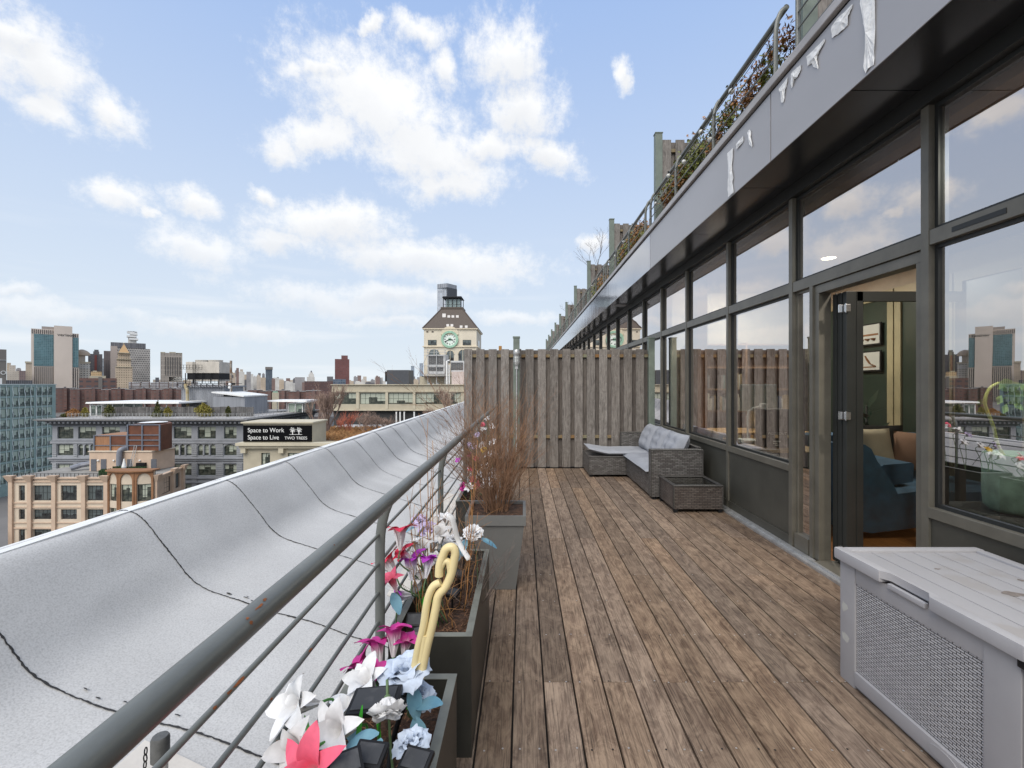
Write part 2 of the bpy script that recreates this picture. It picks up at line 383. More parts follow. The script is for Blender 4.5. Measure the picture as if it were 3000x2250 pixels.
for k, s in enumerate(seams):
    if s > 32: continue
    w0 = .0045 if s < 8 else .009
    ws = []; ctr = []
    for j, (x, z) in enumerate(prof):
        if x < -2.82 or x > -.6: continue
        jig = (mnoise.noise(Vector((x * 2.3, k * 7.7, 1))) * .014)
        ctr.append((x, s + jig, z)); ws.append(w0 * (1 + 1.3 * max(0, mnoise.noise(Vector((x * 6, k * 3, 9))))))
    # finer resample
    pts = []; ww = []
    for i in range(len(ctr) - 1):
        for t in range(4):
            f = t / 4; p = Vector(ctr[i]).lerp(Vector(ctr[i + 1]), f); p.y += rnd.uniform(-.003, .003); pts.append(p); ww.append(ws[i] * rnd.uniform(.6, 1.3))
    v2 = []; f2 = []
    for p, w in zip(pts, ww):
        z = rz(p.x, p.z, p.y) + .005
        v2 += [(p.x, p.y - w, z), (p.x, p.y + w, z)]
    for i in range(len(pts) - 1): f2.append((2 * i, 2 * i + 2, 2 * i + 3, 2 * i + 1))
    rb.add(v2, f2, 1)
rs_ = random.Random(12)
for k in (2, 3, 4):
    s = seams[k]
    for q in range(4):
        x = rs_.uniform(-2.12, -1.62); yy = s + rs_.uniform(.02, .09); n = 12; w = rs_.uniform(.005, .017)
        v2 = [(x + w * 1.8 * rs_.uniform(.3, 1) * math.cos(t * 2 * PI / n), yy + w * .6 * rs_.uniform(.3, 1) * math.sin(t * 2 * PI / n)) for t in range(n)]
        def zz_(x_):
            for (a, az), (b_, bz) in zip(prof, prof[1:]):
                if a <= x_ <= b_: return az + (bz - az) * (x_ - a) / (b_ - a)
            return prof[-1][1]
        rb.add([(a, b_, rz(a, zz_(a), b_) + .006) for a, b_ in v2], [tuple(range(n))], 1)
rb.build('roof', [M['membrane'], M['bitumen']], smooth=True, kind='structure')
cp = MB()
for a, b in zip(ys[::6], ys[6::6] + [ys[-1]]):
    pass
cp.prism([(-2.975, -1.6, .43), (-2.97, -1.6, .515), (-2.72, -1.6, .581), (-2.675, -1.6, .578), (-2.675, -1.6, .53), (-2.90, -1.6, .36)], (0, 41.6, 0))
cp.build('roof_edge_trim', M['white'], kind='structure')
# cream coated patches of the roof
def profz(x):
    for (a, az), (b, bz) in zip(prof, prof[1:]):
        if a <= x <= b: return az + (bz - az) * (x - a) / (b - a)
    return prof[-1][1]
pb = MB()
def patch(x0, x1, y0, y1, skew=.12):
    n = 10; vs = []; fs = []; q = max(2, int((y1 - y0) / .08))
    for i in range(q + 1):
        for j in range(n + 1):
            x = x0 + (x1 - x0) * j / n; yy = y0 + (y1 - y0) * i / q - skew * (j / n)
            vs.append((x, yy, rz(x, profz(x), yy) + .006))
    for i in range(q):
        for j in range(n): a = i * (n + 1) + j; fs.append((a, a + 1, a + n + 2, a + n + 1))
    pb.add(vs, fs)
patch(-1.66, -.72, .7, 2.0)
patch(-1.12, -.66, 3.75, 5.2); patch(-1.2, -.66, 5.4, 7.2)
pb.build('roof_coating', M['cream'], kind='structure', smooth=True)

# ------------------------------------------------------------------ vent pipe with chain
vp = thing('vent_pipe', 'short white vent pipe with a grey cap and a hanging chain on the roof', 'vent pipe', (-1.29, 1.62, -.26))
MB().cyl(-1.29, 1.62, -.27, .13, .023, 20).build('pipe', M['cream'], vp, smooth=40)
MB().lathe([(.0285, .0), (.0285, .075), (.024, .084), (.001, .086)], (-1.29, 1.62, .11), 20).build('cap', mat('pipe_cap', (.09, .09, .085), rough=.5, var=.2, scale=40), vp, smooth=40)
cb = MB()
for i in range(16):
    c = Vector((-1.325 - .004 * math.sin(i * .4), 1.60, .155 - i * .024)); a = i % 2
    cb.tube([c + Vector(((math.cos(t) * .006) if a else 0, 0 if a else math.cos(t) * .006, math.sin(t) * .014)) for t in [k * PI / 4 for k in range(9)]], .0022, 5, cap=False)
cb.build('chain', M['rubber'], vp)

# ------------------------------------------------------------------ deck
db = MB(); rnd = random.Random(11)
p_ = .1436; gap = .008
Jt = [2.206, 4.253]
joists = [.16 + .4095 * k for k in range(-3, 20)]
for n in range(-5, 15):
    x0 = .1005 + p_ * n + gap / 2; x1 = x0 + p_ - gap
    if n == 14: x1 = 2.262
    # butt joints differ from board to board
    cuts = [-1.5]
    opts = {0: [2.206], 1: [4.253], 2: [2.206, 6.3], 3: [4.253]}
    pat = [[2.206, 6.3], [4.253], [2.206, 4.253], [.57, 4.253, 6.71], [2.206], [3.43, 6.3]][(n * 7) % 6] if n > -9 else []
    if n in (0, 2, 4): pat = [2.206, 6.3]
    if n in (1,): pat = [4.253, .16]
    cuts += sorted(pat) + [7.74]
    for a, b in zip(cuts, cuts[1:]):
        tz = rnd.uniform(-.0015, .0015)
        db.box(x0, x1, a + .0015, b - .0015, -.024 + tz, 0 + tz, 0, bev=.003)
    for j in joists:
        if j < -.6: continue
        for xs in (x0 + .028, x1 - .028):
            jj = j + rnd.uniform(-.008, .008); xx = xs + rnd.uniform(-.005, .005); r = .0042
            vs = [(xx + r * math.cos(t * PI / 4), jj + r * math.sin(t * PI / 4), .0022) for t in range(8)]
            db.add(vs, [tuple(range(8))], 1 if rnd.random() < .72 else 2)
db.build('deck', [M['deck'], M['screw'], M['rubber']], kind='structure')
ub = MB(); ub.box(-.62, 2.28, -1.6, 7.78, -.55, -.03); ub.box(-.62, 2.28, 7.9, 40, -.55, -.012)
ub.build('deck_base', mat('deck_underside', (.02, .017, .015), rough=.9), kind='structure')

# ------------------------------------------------------------------ railing
def railing(X, Z, posts, y0, y1, post_dx, zpost_bot, rods, sgn, label, loc, name='railing', group=None, rr=.0215, pr=.0155, rusty=True):
    """handrail tube at (X, Z); posts stand post_dx outboard and bend in to carry it"""
    t = thing(name, label, 'railing', loc, group)
    b = MB(); b.tube([(X, y0 + (y1 - y0) * i / 24, Z) for i in range(25)], rr, 24)
    if rusty:
        pass
    b.build('handrail', M['rail'], t, smooth=50)
    for py in posts:
        xo = X + sgn * post_dx; p = []
        for i in range(5): p.append((xo, py, zpost_bot + (Z - .24 - zpost_bot) * i / 4))
        for i in range(1, 9):
            a = i / 8 * PI / 2
            p.append((xo - sgn * post_dx * (1 - math.cos(a)), py, Z - .24 + .23 * math.sin(a)))
        MB().tube(p, pr * .62, 14, flat=1.95).build('post', M['rail'], t, smooth=50)
    for z in rods:
        MB().tube([(X + sgn * (post_dx + .004), y0 + (y1 - y0) * i / 12, z) for i in range(13)], .0063, 10).build('rod', M['rail'], t, smooth=50)
    return t
rail = railing(-.436, 1.07, [.45, 1.73, 3.01, 4.29, 5.57, 6.85], -.6, 7.72, .106, -.5, [.875, .765, .655, .545, .435, .325, .215, .105], -1,
               'dark grey green tubular railing with curved posts along the terrace edge', (-.54, 1.73, -.5))
# rust chips on the handrail and rods
rc = MB()
def chip(X, Z, rr, y, ang, ly, la, seed):
    r_ = random.Random(seed); n = 14; vs = []
    for i in range(n):
        t = 2 * PI * i / n; k = r_.uniform(.55, 1.1)
        a = ang + la * math.cos(t) * k / rr; yy = y + ly * math.sin(t) * k
        vs.append((X + (rr + .0006) * math.cos(a), yy, Z + (rr + .0006) * math.sin(a)))
    rc = MB(); rc.add(vs, [tuple(range(n))]); rc.build('rust_patch', M['rust'], rail)
for (yy, an, ly, la, sd) in [(.735, 1.05, .013, .0022, 1), (.70, .95, .004, .002, 2), (.70, .55, .004, .004, 3), (1.02, .9, .003, .002, 4), (.755, 1.2, .005, .003, 5)]:
    chip(-.436, 1.07, .0215, yy, an, ly, la, sd)
for (z, yy, ly, sd) in [(.875, .87, .022, 6), (.875, .84, .01, 7), (.765, 1.16, .012, 8), (.875, .80, .006, 9), (.765, .98, .005, 10), (.655, 1.0, .008, 12)]:
    chip(-.546, z, .0063, yy, .7, ly, .003, sd)

# ------------------------------------------------------------------ wooden privacy fences
def board_fence(name, label, x0, x1, y, z0, z1, posts, group=None, pitch=.2098, bw=.139, xs=None, rails=(1.915, .53), screws=True, lean=0):
    t = thing(name, label, 'fence', ((x0 + x1) / 2, y, z0), group)
    rnd = random.Random(int(y * 100))
    b = MB(); x = x0 if xs is None else xs
    while x < x1 - .03:
        xe = min(x + bw, x1); dz = rnd.uniform(-.003, .003)
        b.box(x, xe, y - .022 + rnd.uniform(-.003, .003), y, z0 + .01, z1 + dz, 0, bev=.003)
        x += pitch
    b.build('front_boards', M['fence'], t)
    b = MB(); x = (x0 if xs is None else xs) + pitch / 2
    while x < x1 + .03:
        xe = min(x + bw, x1); dz = rnd.uniform(-.005, .002)
        b.box(x, xe, y + .042, y + .062, z0 + .01, z1 - .012 + dz, 0, bev=.003)
        x += pitch
    b.build('back_boards', M['fence_dark'], t)
    for rz_ in rails: MB().box(x0 - .004, x1 + .01, y + .0015, y + .0405, rz_ - .026, rz_ + .026, 0, bev=.003).build('rail', M['batten'], t)
    if screws:
        s = MB(); x = x0 if xs is None else xs
        while x < x1 - .03:
            for dx in (.03, .105):
                for rz_ in rails:
                    s.tube([(x + dx, y - .0262, rz_), (x + dx, y - .018, rz_)], .005, 8)
            x += pitch
        s.build('screw_heads', M['screw'], t)
    for (px, pw, ph, pd, m_) in posts:
        pbm = MB(); pbm.box(px, px + pw, y + pd, y + pd + pw * .9, z0, ph, 0, bev=.004)
        if m_ == 'post': pbm.box(px - .008, px + pw + .008, y + pd - .008, y + pd + pw * .9 + .008, ph, ph + .014, 0, bev=.003)
        pbm.build('post', M[m_], t)
    return t
FY = 7.79
board_fence('privacy_fence', 'weathered grey brown board fence closing the end of the deck', -1.0, 2.16, FY, 0, 2.03,
            [(2.15, .105, 2.215, -.035, 'post'), (-.412, .052, 2.09, .064, 'sill_wood')])
# post with caged lamp in front of the fence
lp = thing('lamp_post', 'square green grey post with a caged bulkhead lamp before the board fence', 'lamp post', (-.10, 7.62, 0))
MB().box(-.155, -.050, 7.58, 7.69, 0, 2.20, bev=.005).box(-.163, -.042, 7.572, 7.698, 2.20, 2.228, bev=.004).build('post', M['post'], lp)
MB().tube([(-.098, 7.555, 1.70), (-.098, 7.555, .30)], .012, 10).build('conduit', M['alu'], lp, smooth=50)
MB().lathe([(.001, .085), (.04, .08), (.052, .06), (.055, .03), (.055, .0), (.045, -.01), (.045, -.02)], (-.10, 7.53, 1.92), 20).build('lamp_housing', M['alu'], lp, smooth=50)
MB().lathe([(.036, 0), (.038, -.06), (.034, -.12), (.02, -.15), (.001, -.155)], (-.10, 7.53, 1.90), 20).build('lamp_globe', mat('frosted_glass', (.55, .56, .54), rough=.3), lp, smooth=50)
cg = MB()
for i in range(8):
    a = i * PI / 4; cg.tube([(-.10 + .05 * math.cos(a), 7.53 + .05 * math.sin(a), 1.90), (-.10 + .05 * math.cos(a), 7.53 + .05 * math.sin(a), 1.79), (-.10 + .02 * math.cos(a), 7.53 + .02 * math.sin(a), 1.73)], .003, 5)
for z, r in ((1.86, .05), (1.80, .05)):
    cg.tube([(-.10 + r * math.cos(k * PI / 8), 7.53 + r * math.sin(k * PI / 8), z) for k in range(17)], .003, 5)
cg.box(-.125, -.075, 7.54, 7.58, 1.68, 1.76)
cg.build('wire_cage', M['alu'], lp)

# ------------------------------------------------------------------ own building
bld = thing('apartment_building', 'dark glazed penthouse storey with a light grey metal fascia along the terrace', 'building', (5, 10, -40))
XW = 2.34; XG = 2.388; XO = 1.90; ZS = 3.16; ZT = 3.665; ZC = 3.75
PITCH = 1.253; Y0 = 2.600
mull = [Y0 + PITCH * k for k in range(-3, 30)]
# real spacing measured on the near bays
mull[3] = 2.623; mull[4] = 3.95; mull[5] = 5.18; mull[6] = 6.50; mull[7] = 7.69
MB().box(-2.9, 12, 40.2, 60, -40, -.6).box(-2.9, 9, -8, 40.2, -40, -.62).build('lower_storeys', mat('building_masonry', (.5, .47, .42), rough=.9), bld)
# mullions
for i, my in enumerate(mull[1:]):
    MB().box(XW, XG + .06, my, my + .052, .03 if True else 0, 3.055, 0, bev=.002).build('mullion', M['frame'], bld)
ti0, ti1 = 2.235, 2.32    # transom
for i in range(len(mull) - 1):
    a = mull[i] + .052; b = mull[i + 1]
    if b > 36: break
    door = (i == 3)
    nearw = (i <= 2)
    dz = .0
    tz0, tz1 = (ti0, ti1) if not nearw else (2.245, 2.33)
    MB().box(XW + .004, XG + .05, a, b, tz0, tz1, 0, bev=.002).build('transom', M['frame'], bld)
    if nearw and i == 2:
        v = MB()
        for q0, q1 in ((b - .42, b - .14), (b - .86, b - .5)):
            v.box(XW + .001, XW + .006, q0, q1, tz0 + .028, tz0 + .055, 0)
        v.build('trickle_vent', M['frame_dark'], bld)
    # upper window: frame + pane
    fr = MB()
    fr.box(XG - .012, XG + .05, a, a + .022, tz1, 3.055); fr.box(XG - .012, XG + .05, b - .022, b, tz1, 3.055)
    fr.box(XG - .012, XG + .05, a + .022, b - .022, tz1, tz1 + .022); fr.box(XG - .012, XG + .05, a + .022, b - .022, 3.03, 3.055)
    w = fr.build('window', M['frame_dark'], bld)
    MB().box(XG, XG + .02, a + .022, b - .022, tz1 + .022, 3.03).build('pane', M['glass'], w)
    if door: continue
    sz = .735
    MB().box(XW - .004, XG + .05, a, b, .675, sz, 0, bev=.003).build('window_sill', M['frame'], bld)
    fr = MB()
    fr.box(XG - .012, XG + .05, a, a + .022, sz, tz0); fr.box(XG - .012, XG + .05, b - .022, b, sz, tz0)
    fr.box(XG - .012, XG + .05, a + .022, b - .022, sz, sz + .022); fr.box(XG - .012, XG + .05, a + .022, b - .022, tz0 - .022, tz0)
    w = fr.build('window', M['frame_dark'], bld)
    MB().box(XG, XG + .02, a + .022, b - .022, sz + .022, tz0 - .022).build('pane', M['glass'], w)
    pn = MB(); pn.box(XW + .014, XG + .05, a, b, .115, .675, 0, bev=.002); pn.box(XW + .002, XG + .05, a, b, .02, .112, 0, bev=.003)
    pn.build('wall_panel', M['panel'], bld)
# door bay: sidelight + door frame + folded leaves
dy0 = mull[3] + .052; dy1 = mull[4]
sy = 3.68
MB().box(XW + .004, XG + .05, sy, sy + .04, .03, ti0, 0, bev=.002).build('mullion', M['frame'], bld)
fr = MB(); fr.box(XG - .012, XG + .05, sy + .04, sy + .062, .03, ti0); fr.box(XG - .012, XG + .05, dy1 - .022, dy1, .03, ti0)
fr.box(XW + .006, XG + .05, sy + .062, dy1 - .022, .03, .16); fr.box(XG - .012, XG + .05, sy + .062, dy1 - .022, ti0 - .022, ti0)
w = fr.build('window', M['frame'], bld)
MB().box(XG, XG + .02, sy + .062, dy1 - .022, .16, ti0 - .022).build('pane', M['glass'], w)
df = MB(); df.box(XW + .02, XG + .07, dy0, sy, 2.165, ti0 - .004, 0, bev=.003); df.box(XW + .02, XG + .07, dy0, dy0 + .055, .03, 2.165, 0, bev=.003)
df.box(XW + .02, XG + .07, sy - .055, sy, .03, 2.165, 0, bev=.003)
df.box(XW - .02, XG + .12, dy0 + .055, sy - .055, .0, .035, 0, bev=.003)
df.build('door_frame', M['frame'], bld)
# folded leaves, hinged at the far jamb, swung inwards
lf = thing_leaf = MB()
for q in range(3):
    yy = sy - .065 - q * .05
    lf.box(XG + .075 + q * .004, XG + .15, yy - .044, yy, .05, 2.15, 0, bev=.004)
    lf.box(XG + .15, XG + .165, yy - .036, yy - .008, .05, 2.15, 0)
lf.box(XG + .165, XG + .215, sy - .205, sy - .165, .05, 2.15, 0, bev=.003)
lf.box(XG + .165, XG + .98, sy - .205, sy - .165, 2.075, 2.15, 0, bev=.002); lf.box(XG + .165, XG + .98, sy - .205, sy - .165, .05, .13, 0, bev=.002)
lf.box(XG + .95, XG + 1.0, sy - .205, sy - .165, .05, 2.15, 0, bev=.003)
leaf = lf.build('folding_door', mat('door_leaf_paint', (.028, .030, .028), rough=.35), bld)
MB().box(XG + .215, XG + .95, sy - .19, sy - .18, .13, 2.075).build('pane', M['glass_clear'], leaf)
for hz in (2.02, 1.20, .17):
    MB().box(XG + .035, XG + .065, sy - .20, sy - .185, hz - .03, hz + .03, bev=.002).box(XG + .062, XG + .098, sy - .235, sy - .208, hz - .028, hz + .028, bev=.004).cyl(XG + .068, sy - .225, hz - .034, hz + .034, .007, 10).build('hinge', M['steel'], leaf)
MB().box(2.262, XW + .001, -1.5, 7.76, .0, .022, bev=.003).box(2.30, XW + .001, -1.5, 7.76, .0225, .034).build('threshold_flashing', M['alu'], bld)
# header, soffit, fascia
MB().box(XW - .02, XG + .1, -3, 36, 3.056, ZS).build('header', M['frame_dark'], bld)
so = MB(); yb = -3.0
seam_y = [m_ + .03 for m_ in mull if m_ < 36]
prev = -3
for s_ in seam_y + [40]:
    so.box(XO + .004, XW - .022, prev, s_ - .008, ZS - .006, ZS + .02, 0); prev = s_
so.box(XO + .004, XW - .022, -3, 40, ZS + .025, ZS + .05, 1)
so.build('soffit', [M['soffit'], M['frame_dark']], bld)
fs_y = [-3.1, .19, 3.48, 6.77, 10.06, 13.35, 16.64, 19.93, 23.2, 26.5, 29.8, 33.1, 36.4, 40]
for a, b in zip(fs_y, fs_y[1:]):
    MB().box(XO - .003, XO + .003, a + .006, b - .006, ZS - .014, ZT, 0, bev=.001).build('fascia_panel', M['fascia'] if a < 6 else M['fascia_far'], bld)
MB().box(XO + .0035, XO + .25, -3.1, 40, ZS + .06, ZT + .02).build('parapet_core', M['rubber'], bld)
MB().box(XO - .030, XO + .40, -3.1, 40, ZT + .022, ZC, 0, bev=.008).build('coping', M['coping'], bld)
MB().box(XO + .405, 9, -3.1, 40, 3.2, 3.68).build('roof_terrace', M['pot'], bld)
MB().box(5.2, 9, -3.1, 40, 3.685, 6.6).build('upper_storey', M['panel'], bld)
# soffit downlights
for (lx, ly) in ((2.14, 9.95), (2.14, 15.4), (2.14, 21), (2.14, 4.55 - 6)):
    MB().lathe([(.001, -.014), (.09, -.014), (.10, -.012), (.135, -.016), (.14, -.004), (.14, .0)], (lx, ly, ZS - .006), 28).build('downlight', M['coping'], bld, smooth=50)
# tape scraps left on the fascia
def on_fascia(zx, zy, ox, oy, f):
    x = ox + zx * f; yv = oy + zy * f; k = XO / (x - VX)
    return Vector((XO - .006, F * k, H - (yv - VY) * k))
A_ = (2250, 0, .18083); B_ = (1850, 250, .3014)
scr = [(A_, [(1520, -260), (1770, -200), (1765, 0), (1755, 720), (1745, 1050), (1680, 1080), (1600, 1190), (1575, 1080), (1580, 960), (1600, 800), (1640, 640), (1600, 500), (1570, 380), (1600, 250), (1560, 150), (1520, 60)]),
       (A_, [(1055, 420), (1200, 250), (1395, 60), (1370, 160), (1330, 250), (1320, 410), (1150, 560), (1055, 615)]),
       (A_, [(645, 920), (790, 780), (940, 625), (935, 690), (860, 830), (825, 900), (825, 1050), (835, 1120), (760, 1080), (730, 1030), (660, 1075)]),
       (A_, [(395, 1190), (470, 1120), (550, 1045), (552, 1130), (500, 1250), (440, 1290), (420, 1400), (405, 1430), (395, 1320)]),
       (A_, [(195, 1440), (335, 1250), (330, 1340), (300, 1450), (270, 1659), (235, 1659), (215, 1500)]),
       (B_, [(942, 660), (997, 610), (995, 700), (985, 800), (1000, 900), (985, 980), (1005, 1040), (950, 1085), (945, 980), (950, 850)]),
       (B_, [(1028, 575), (1095, 490), (1098, 545), (1070, 580), (1032, 625)]),
       (B_, [(1140, 450), (1160, 430), (1172, 450), (1170, 500), (1188, 590), (1180, 605), (1150, 560), (1142, 500)])]
for (o_, pts) in scr:
    ps = [on_fascia(a, b, *o_) for a, b in pts]
    c = sum(ps, Vector()) / len(ps); b = MB(); n = len(ps)
    fine = []
    rr = random.Random(n)
    for i in range(n):
        for t in (0, .33, .66): fine.append(ps[i].lerp(ps[(i + 1) % n], t) + Vector((-rr.uniform(0, .006), rr.uniform(-.002, .002), rr.uniform(-.002, .002))))
    mid = [p.lerp(c, .4) + Vector((rr.uniform(-.005, .001), 0, 0)) for p in fine]
    k = len(fine)
    b.add(fine + mid + [c + Vector((-.012, 0, 0))], [(i, (i + 1) % k, (i + 1) % k + k, i + k) for i in range(k)] + [(i + k, (i + 1) % k + k, 2 * k) for i in range(k)])
    o = b.build('tape_scrap', M['tape'], bld)
    md = o.modifiers.new('s', 'SOLIDIFY'); md.thickness = .0015

# rooms behind the glass
M['int_wall'] = mat('room_wall', (.30, .26, .20), rough=.8)
M['int_ceiling'] = mat('room_ceiling', (.20, .13, .095), rough=.8)
M['int_floor'] = wood_mat('room_floor', [(.20, .07, .02), (.30, .12, .035), (.38, .16, .05)], grain=(20, 1, 20), rough=.35)
M['int_dark'] = mat('room_dark', (.05, .05, .05), rough=.9)
MB().box(XG + .12, 5.2, -3, 36, -.3, -.002).build('floor', M['int_floor'], bld)
MB().box(XG + .101, 5.2, -3, 36, 3.0, 3.1).build('ceiling', M['int_ceiling'], bld)
MB().box(5.02, 5.15, -3, 36, 0, 2.955).build('back_wall', M['int_wall'], bld)
MB().box(XG + .12, 5.0, 7.62, 7.7, 0, 2.95).box(XG + .12, 5.0, -2.9, -2.8, 0, 2.95).build('partition', M['int_wall'], bld)
MB().box(XG + .12, 5.0, 15, 15.1, 0, 2.95).box(XG + .12, 5.0, 24, 24.1, 0, 2.95).box(XG + .12, 5, 35.5, 36, 0, 2.95).build('partition', M['int_wall'], bld)
MB().box(2.52, 2.66, 6.55, 6.95, .02, 2.95).build('column', mat('orange_wood_column', (.26, .10, .03), rough=.6), bld)
# cupboard doors along the back wall
M['cream_wood'] = mat('cream_door', (.27, .235, .145), rough=.5); M['green_panel'] = mat('green_panel', (.022, .034, .026), rough=.35)
for (a, b) in ((6.10, 6.92), (5.26, 6.08), (4.42, 5.24), (3.58, 4.40), (6.94, 7.6)):
    d = MB(); d.box(4.965, 5.018, a, a + .10, .1, 2.72); d.box(4.965, 5.018, b - .10, b, .1, 2.72); d.box(4.965, 5.018, a + .10, b - .10, 2.60, 2.72); d.box(4.965, 5.018, a + .10, b - .10, .1, .22)
    dd = d.build('cupboard_door', M['cream_wood'], bld)
    MB().box(4.99, 5.0, a + .10, b - .10, .22, 2.60).build('door_panel', M['green_panel'], dd)

M['print'] = mat('print_paper', (.36, .36, .34), rough=.7, var=.03)
def front(name, label, cat, loc): return thing(name, label, cat, loc)
# pictures
for (zc, h, kind, lab) in ((2.14, .31, 0, 'black framed print of glasses and bowls, upper of the two inside the doorway'), (1.76, .29, 1, 'black framed print of a brown animal, lower of the two inside the doorway')):
    t = thing('picture_frame', lab, 'picture', (4.96, 6.5, zc))
    MB().box(4.945, 4.962, 6.28, 6.74, zc - h / 2, zc + h / 2).build('frame', M['rubber'], t)
    MB().box(4.940, 4.9445, 6.30, 6.72, zc - h / 2 + .02, zc + h / 2 - .02).build('print', M['print'], t)
    b = MB()
    if kind == 0:
        b.box(4.936, 4.939, 6.32, 6.70, zc - .02, zc + .005)
        for q in range(3): b.lathe([(.001, -.03), (.03, -.02), (.04, 0), (.001, 0)], (4.937, 6.4 + q * .11, zc - .06), 8)
    else:
        b.tube([(4.937, 6.36, zc - .07), (4.937, 6.45, zc - .04), (4.937, 6.50, zc + .02), (4.937, 6.55, zc + .08)], [.02, .03, .035, .02], 8, flat=.1); b.box(4.936, 4.939, 6.36, 6.66, zc - .09, zc - .075)
    b.build('drawing', mat('brown_ink', (.16, .07, .03), rough=.8), t)
# navy sofa + cushions
M['navy'] = mat('navy_fabric', (.022, .065, .115), rough=.9, var=.2, scale=8, bump=.2, bscale=300)
sf = thing('sofa', 'navy fabric sofa seen through the open doorway', 'sofa', (3.9, 4.9, 0))
b = MB(); b.prism([P(x, y, 4.2) for x, y in ((2455, 1300), (2535, 1303), (2553, 1315), (2570, 1350), (2619, 1421), (2630, 1447), (2720, 1436), (2720, 1540), (2640, 1552), (2553, 1562), (2455, 1545))][::-1], (0, .18, 0)); b.build('side_panel', M['navy'], sf)
MB().prism([P(x, y, 4.55) for x, y in ((2570, 1372), (2590, 1362), (2672, 1356), (2678, 1362), (2674, 1412), (2600, 1424))][::-1], (0, .9, 0)).build('armrest', M['navy'], sf)
MB().box(3.05, 4.9, 4.40, 5.7, .16, .40, bev=.05).build('seat', M['navy'], sf, smooth=40)
MB().box(3.05, 4.9, 5.42, 5.7, .41, .84, bev=.08).build('backrest', M['navy'], sf, smooth=40)
for (lx, ly) in ((3.3, 4.4), (3.3, 5.4), (4.8, 4.4), (4.8, 5.4)): MB().tube([(lx, ly, .17), (lx, ly, 0)], [.03, .018], 10).build('leg', mat('sofa_leg', (.3, .12, .03)), sf)
def cushion(name, label, c, sx, sz, th, rot, m_, tilt=0, cat='cushion', parent=None, tuft=False):
    b = MB(); n = 12; vs = []; fs = []
    for side in (0, 1):
        for i in range(n + 1):
            for j in range(n + 1):
                u = 2 * i / n - 1; v = 2 * j / n - 1
                e = (1 - abs(u) ** 2.6) ** .55 * (1 - abs(v) ** 2.6) ** .55 if abs(u) < 1 and abs(v) < 1 else 0
                if tuft:
                    for (tu, tv) in ((-.33, .3), (.33, .3), (-.33, -.3), (.33, -.3)): e *= 1 - .55 * math.exp(-((u - tu) ** 2 + (v - tv) ** 2) / .045)
                pinch = 1 - .05 * (1 - abs(v)) if abs(u) > .9 else 1
                e *= 1 + .05 * mnoise.noise(Vector((u * 3, v * 3, c[0] * 5)))
                vs.append(Vector((u * sx / 2 * (1 - .05 * (1 - v * v)), (1 if side else -1) * th / 2 * e, v * sz / 2 * (1 - .05 * (1 - u * u)))))
    q = (n + 1) ** 2
    for i in range(n):
        for j in range(n):
            a = i * (n + 1) + j; fs.append((a, a + n + 1, a + n + 2, a + 1)); fs.append((a + q, a + 1 + q, a + n + 2 + q, a + n + 1 + q))
    mt = Matrix.Translation(Vector(c)) @ Matrix.Rotation(rot, 4, 'Z') @ Matrix.Rotation(tilt, 4, 'X')
    b.add([mt @ v for v in vs], fs)
    o = b.build(name, m_, parent, smooth=True, label=label, cat=None if parent else cat)
    return o
cushion('cushion', 'beige square cushion on the navy sofa inside the doorway', (4.02, 5.24, .70), .5, .46, .16, R(0), mat('beige_fabric', (.42, .36, .26), rough=.9), R(-15))
cushion('cushion', 'black cushion behind the beige cushion on the navy sofa', (4.22, 5.36, .74), .5, .44, .14, R(-12), M['rubber'], R(-12))
cushion('cushion', 'brown cushion at the right of the navy sofa inside', (4.42, 5.1, .68), .44, .44, .16, R(-50), mat('brown_fabric', (.20, .11, .07), rough=.9), R(-15))
pl = thing('rubber_plant', 'dark broad-leaved houseplant behind the sofa cushions', 'plant', (4.5, 5.95, 0))
MB().lathe([(.001, 0), (.13, 0), (.17, .3), (.15, .3), (.001, .28)], (4.5, 5.95, 0), 20).build('pot', M['int_dark'], pl, smooth=40)
b = MB(); rr = random.Random(5)
for i in range(11):
    a = rr.uniform(0, 2 * PI); e = rr.uniform(.2, 1.2); L = rr.uniform(.25, .45); base = Vector((4.5, 5.95, .55 + i * .055)); d = Vector((math.cos(a) * math.cos(e), math.sin(a) * math.cos(e), math.sin(e))); s_ = d.cross(Vector((0, 0, 1))).normalized()
    pts = [base, base + d * L * .5 + s_ * L * .22, base + d * L, base + d * L * .5 - s_ * L * .22]; b.add(pts, [(0, 1, 2, 3)])
b.build('leaves', mat('rubber_leaf', (.01, .022, .014), rough=.3), pl)
MB().tube([(4.5, 5.95, .28), (4.5, 5.95, 1.15)], .012, 8).build('stem', M['int_dark'], pl)
MB().lathe([(.001, -.004), (.075, -.004), (.08, 0)], (3.8, 5.65, 2.998), 24).build('ceiling_light', emit('warm_lamp', (1, .86, .62), 9), smooth=False, label='small round lit downlight in the ceiling above the doorway', cat='ceiling light')

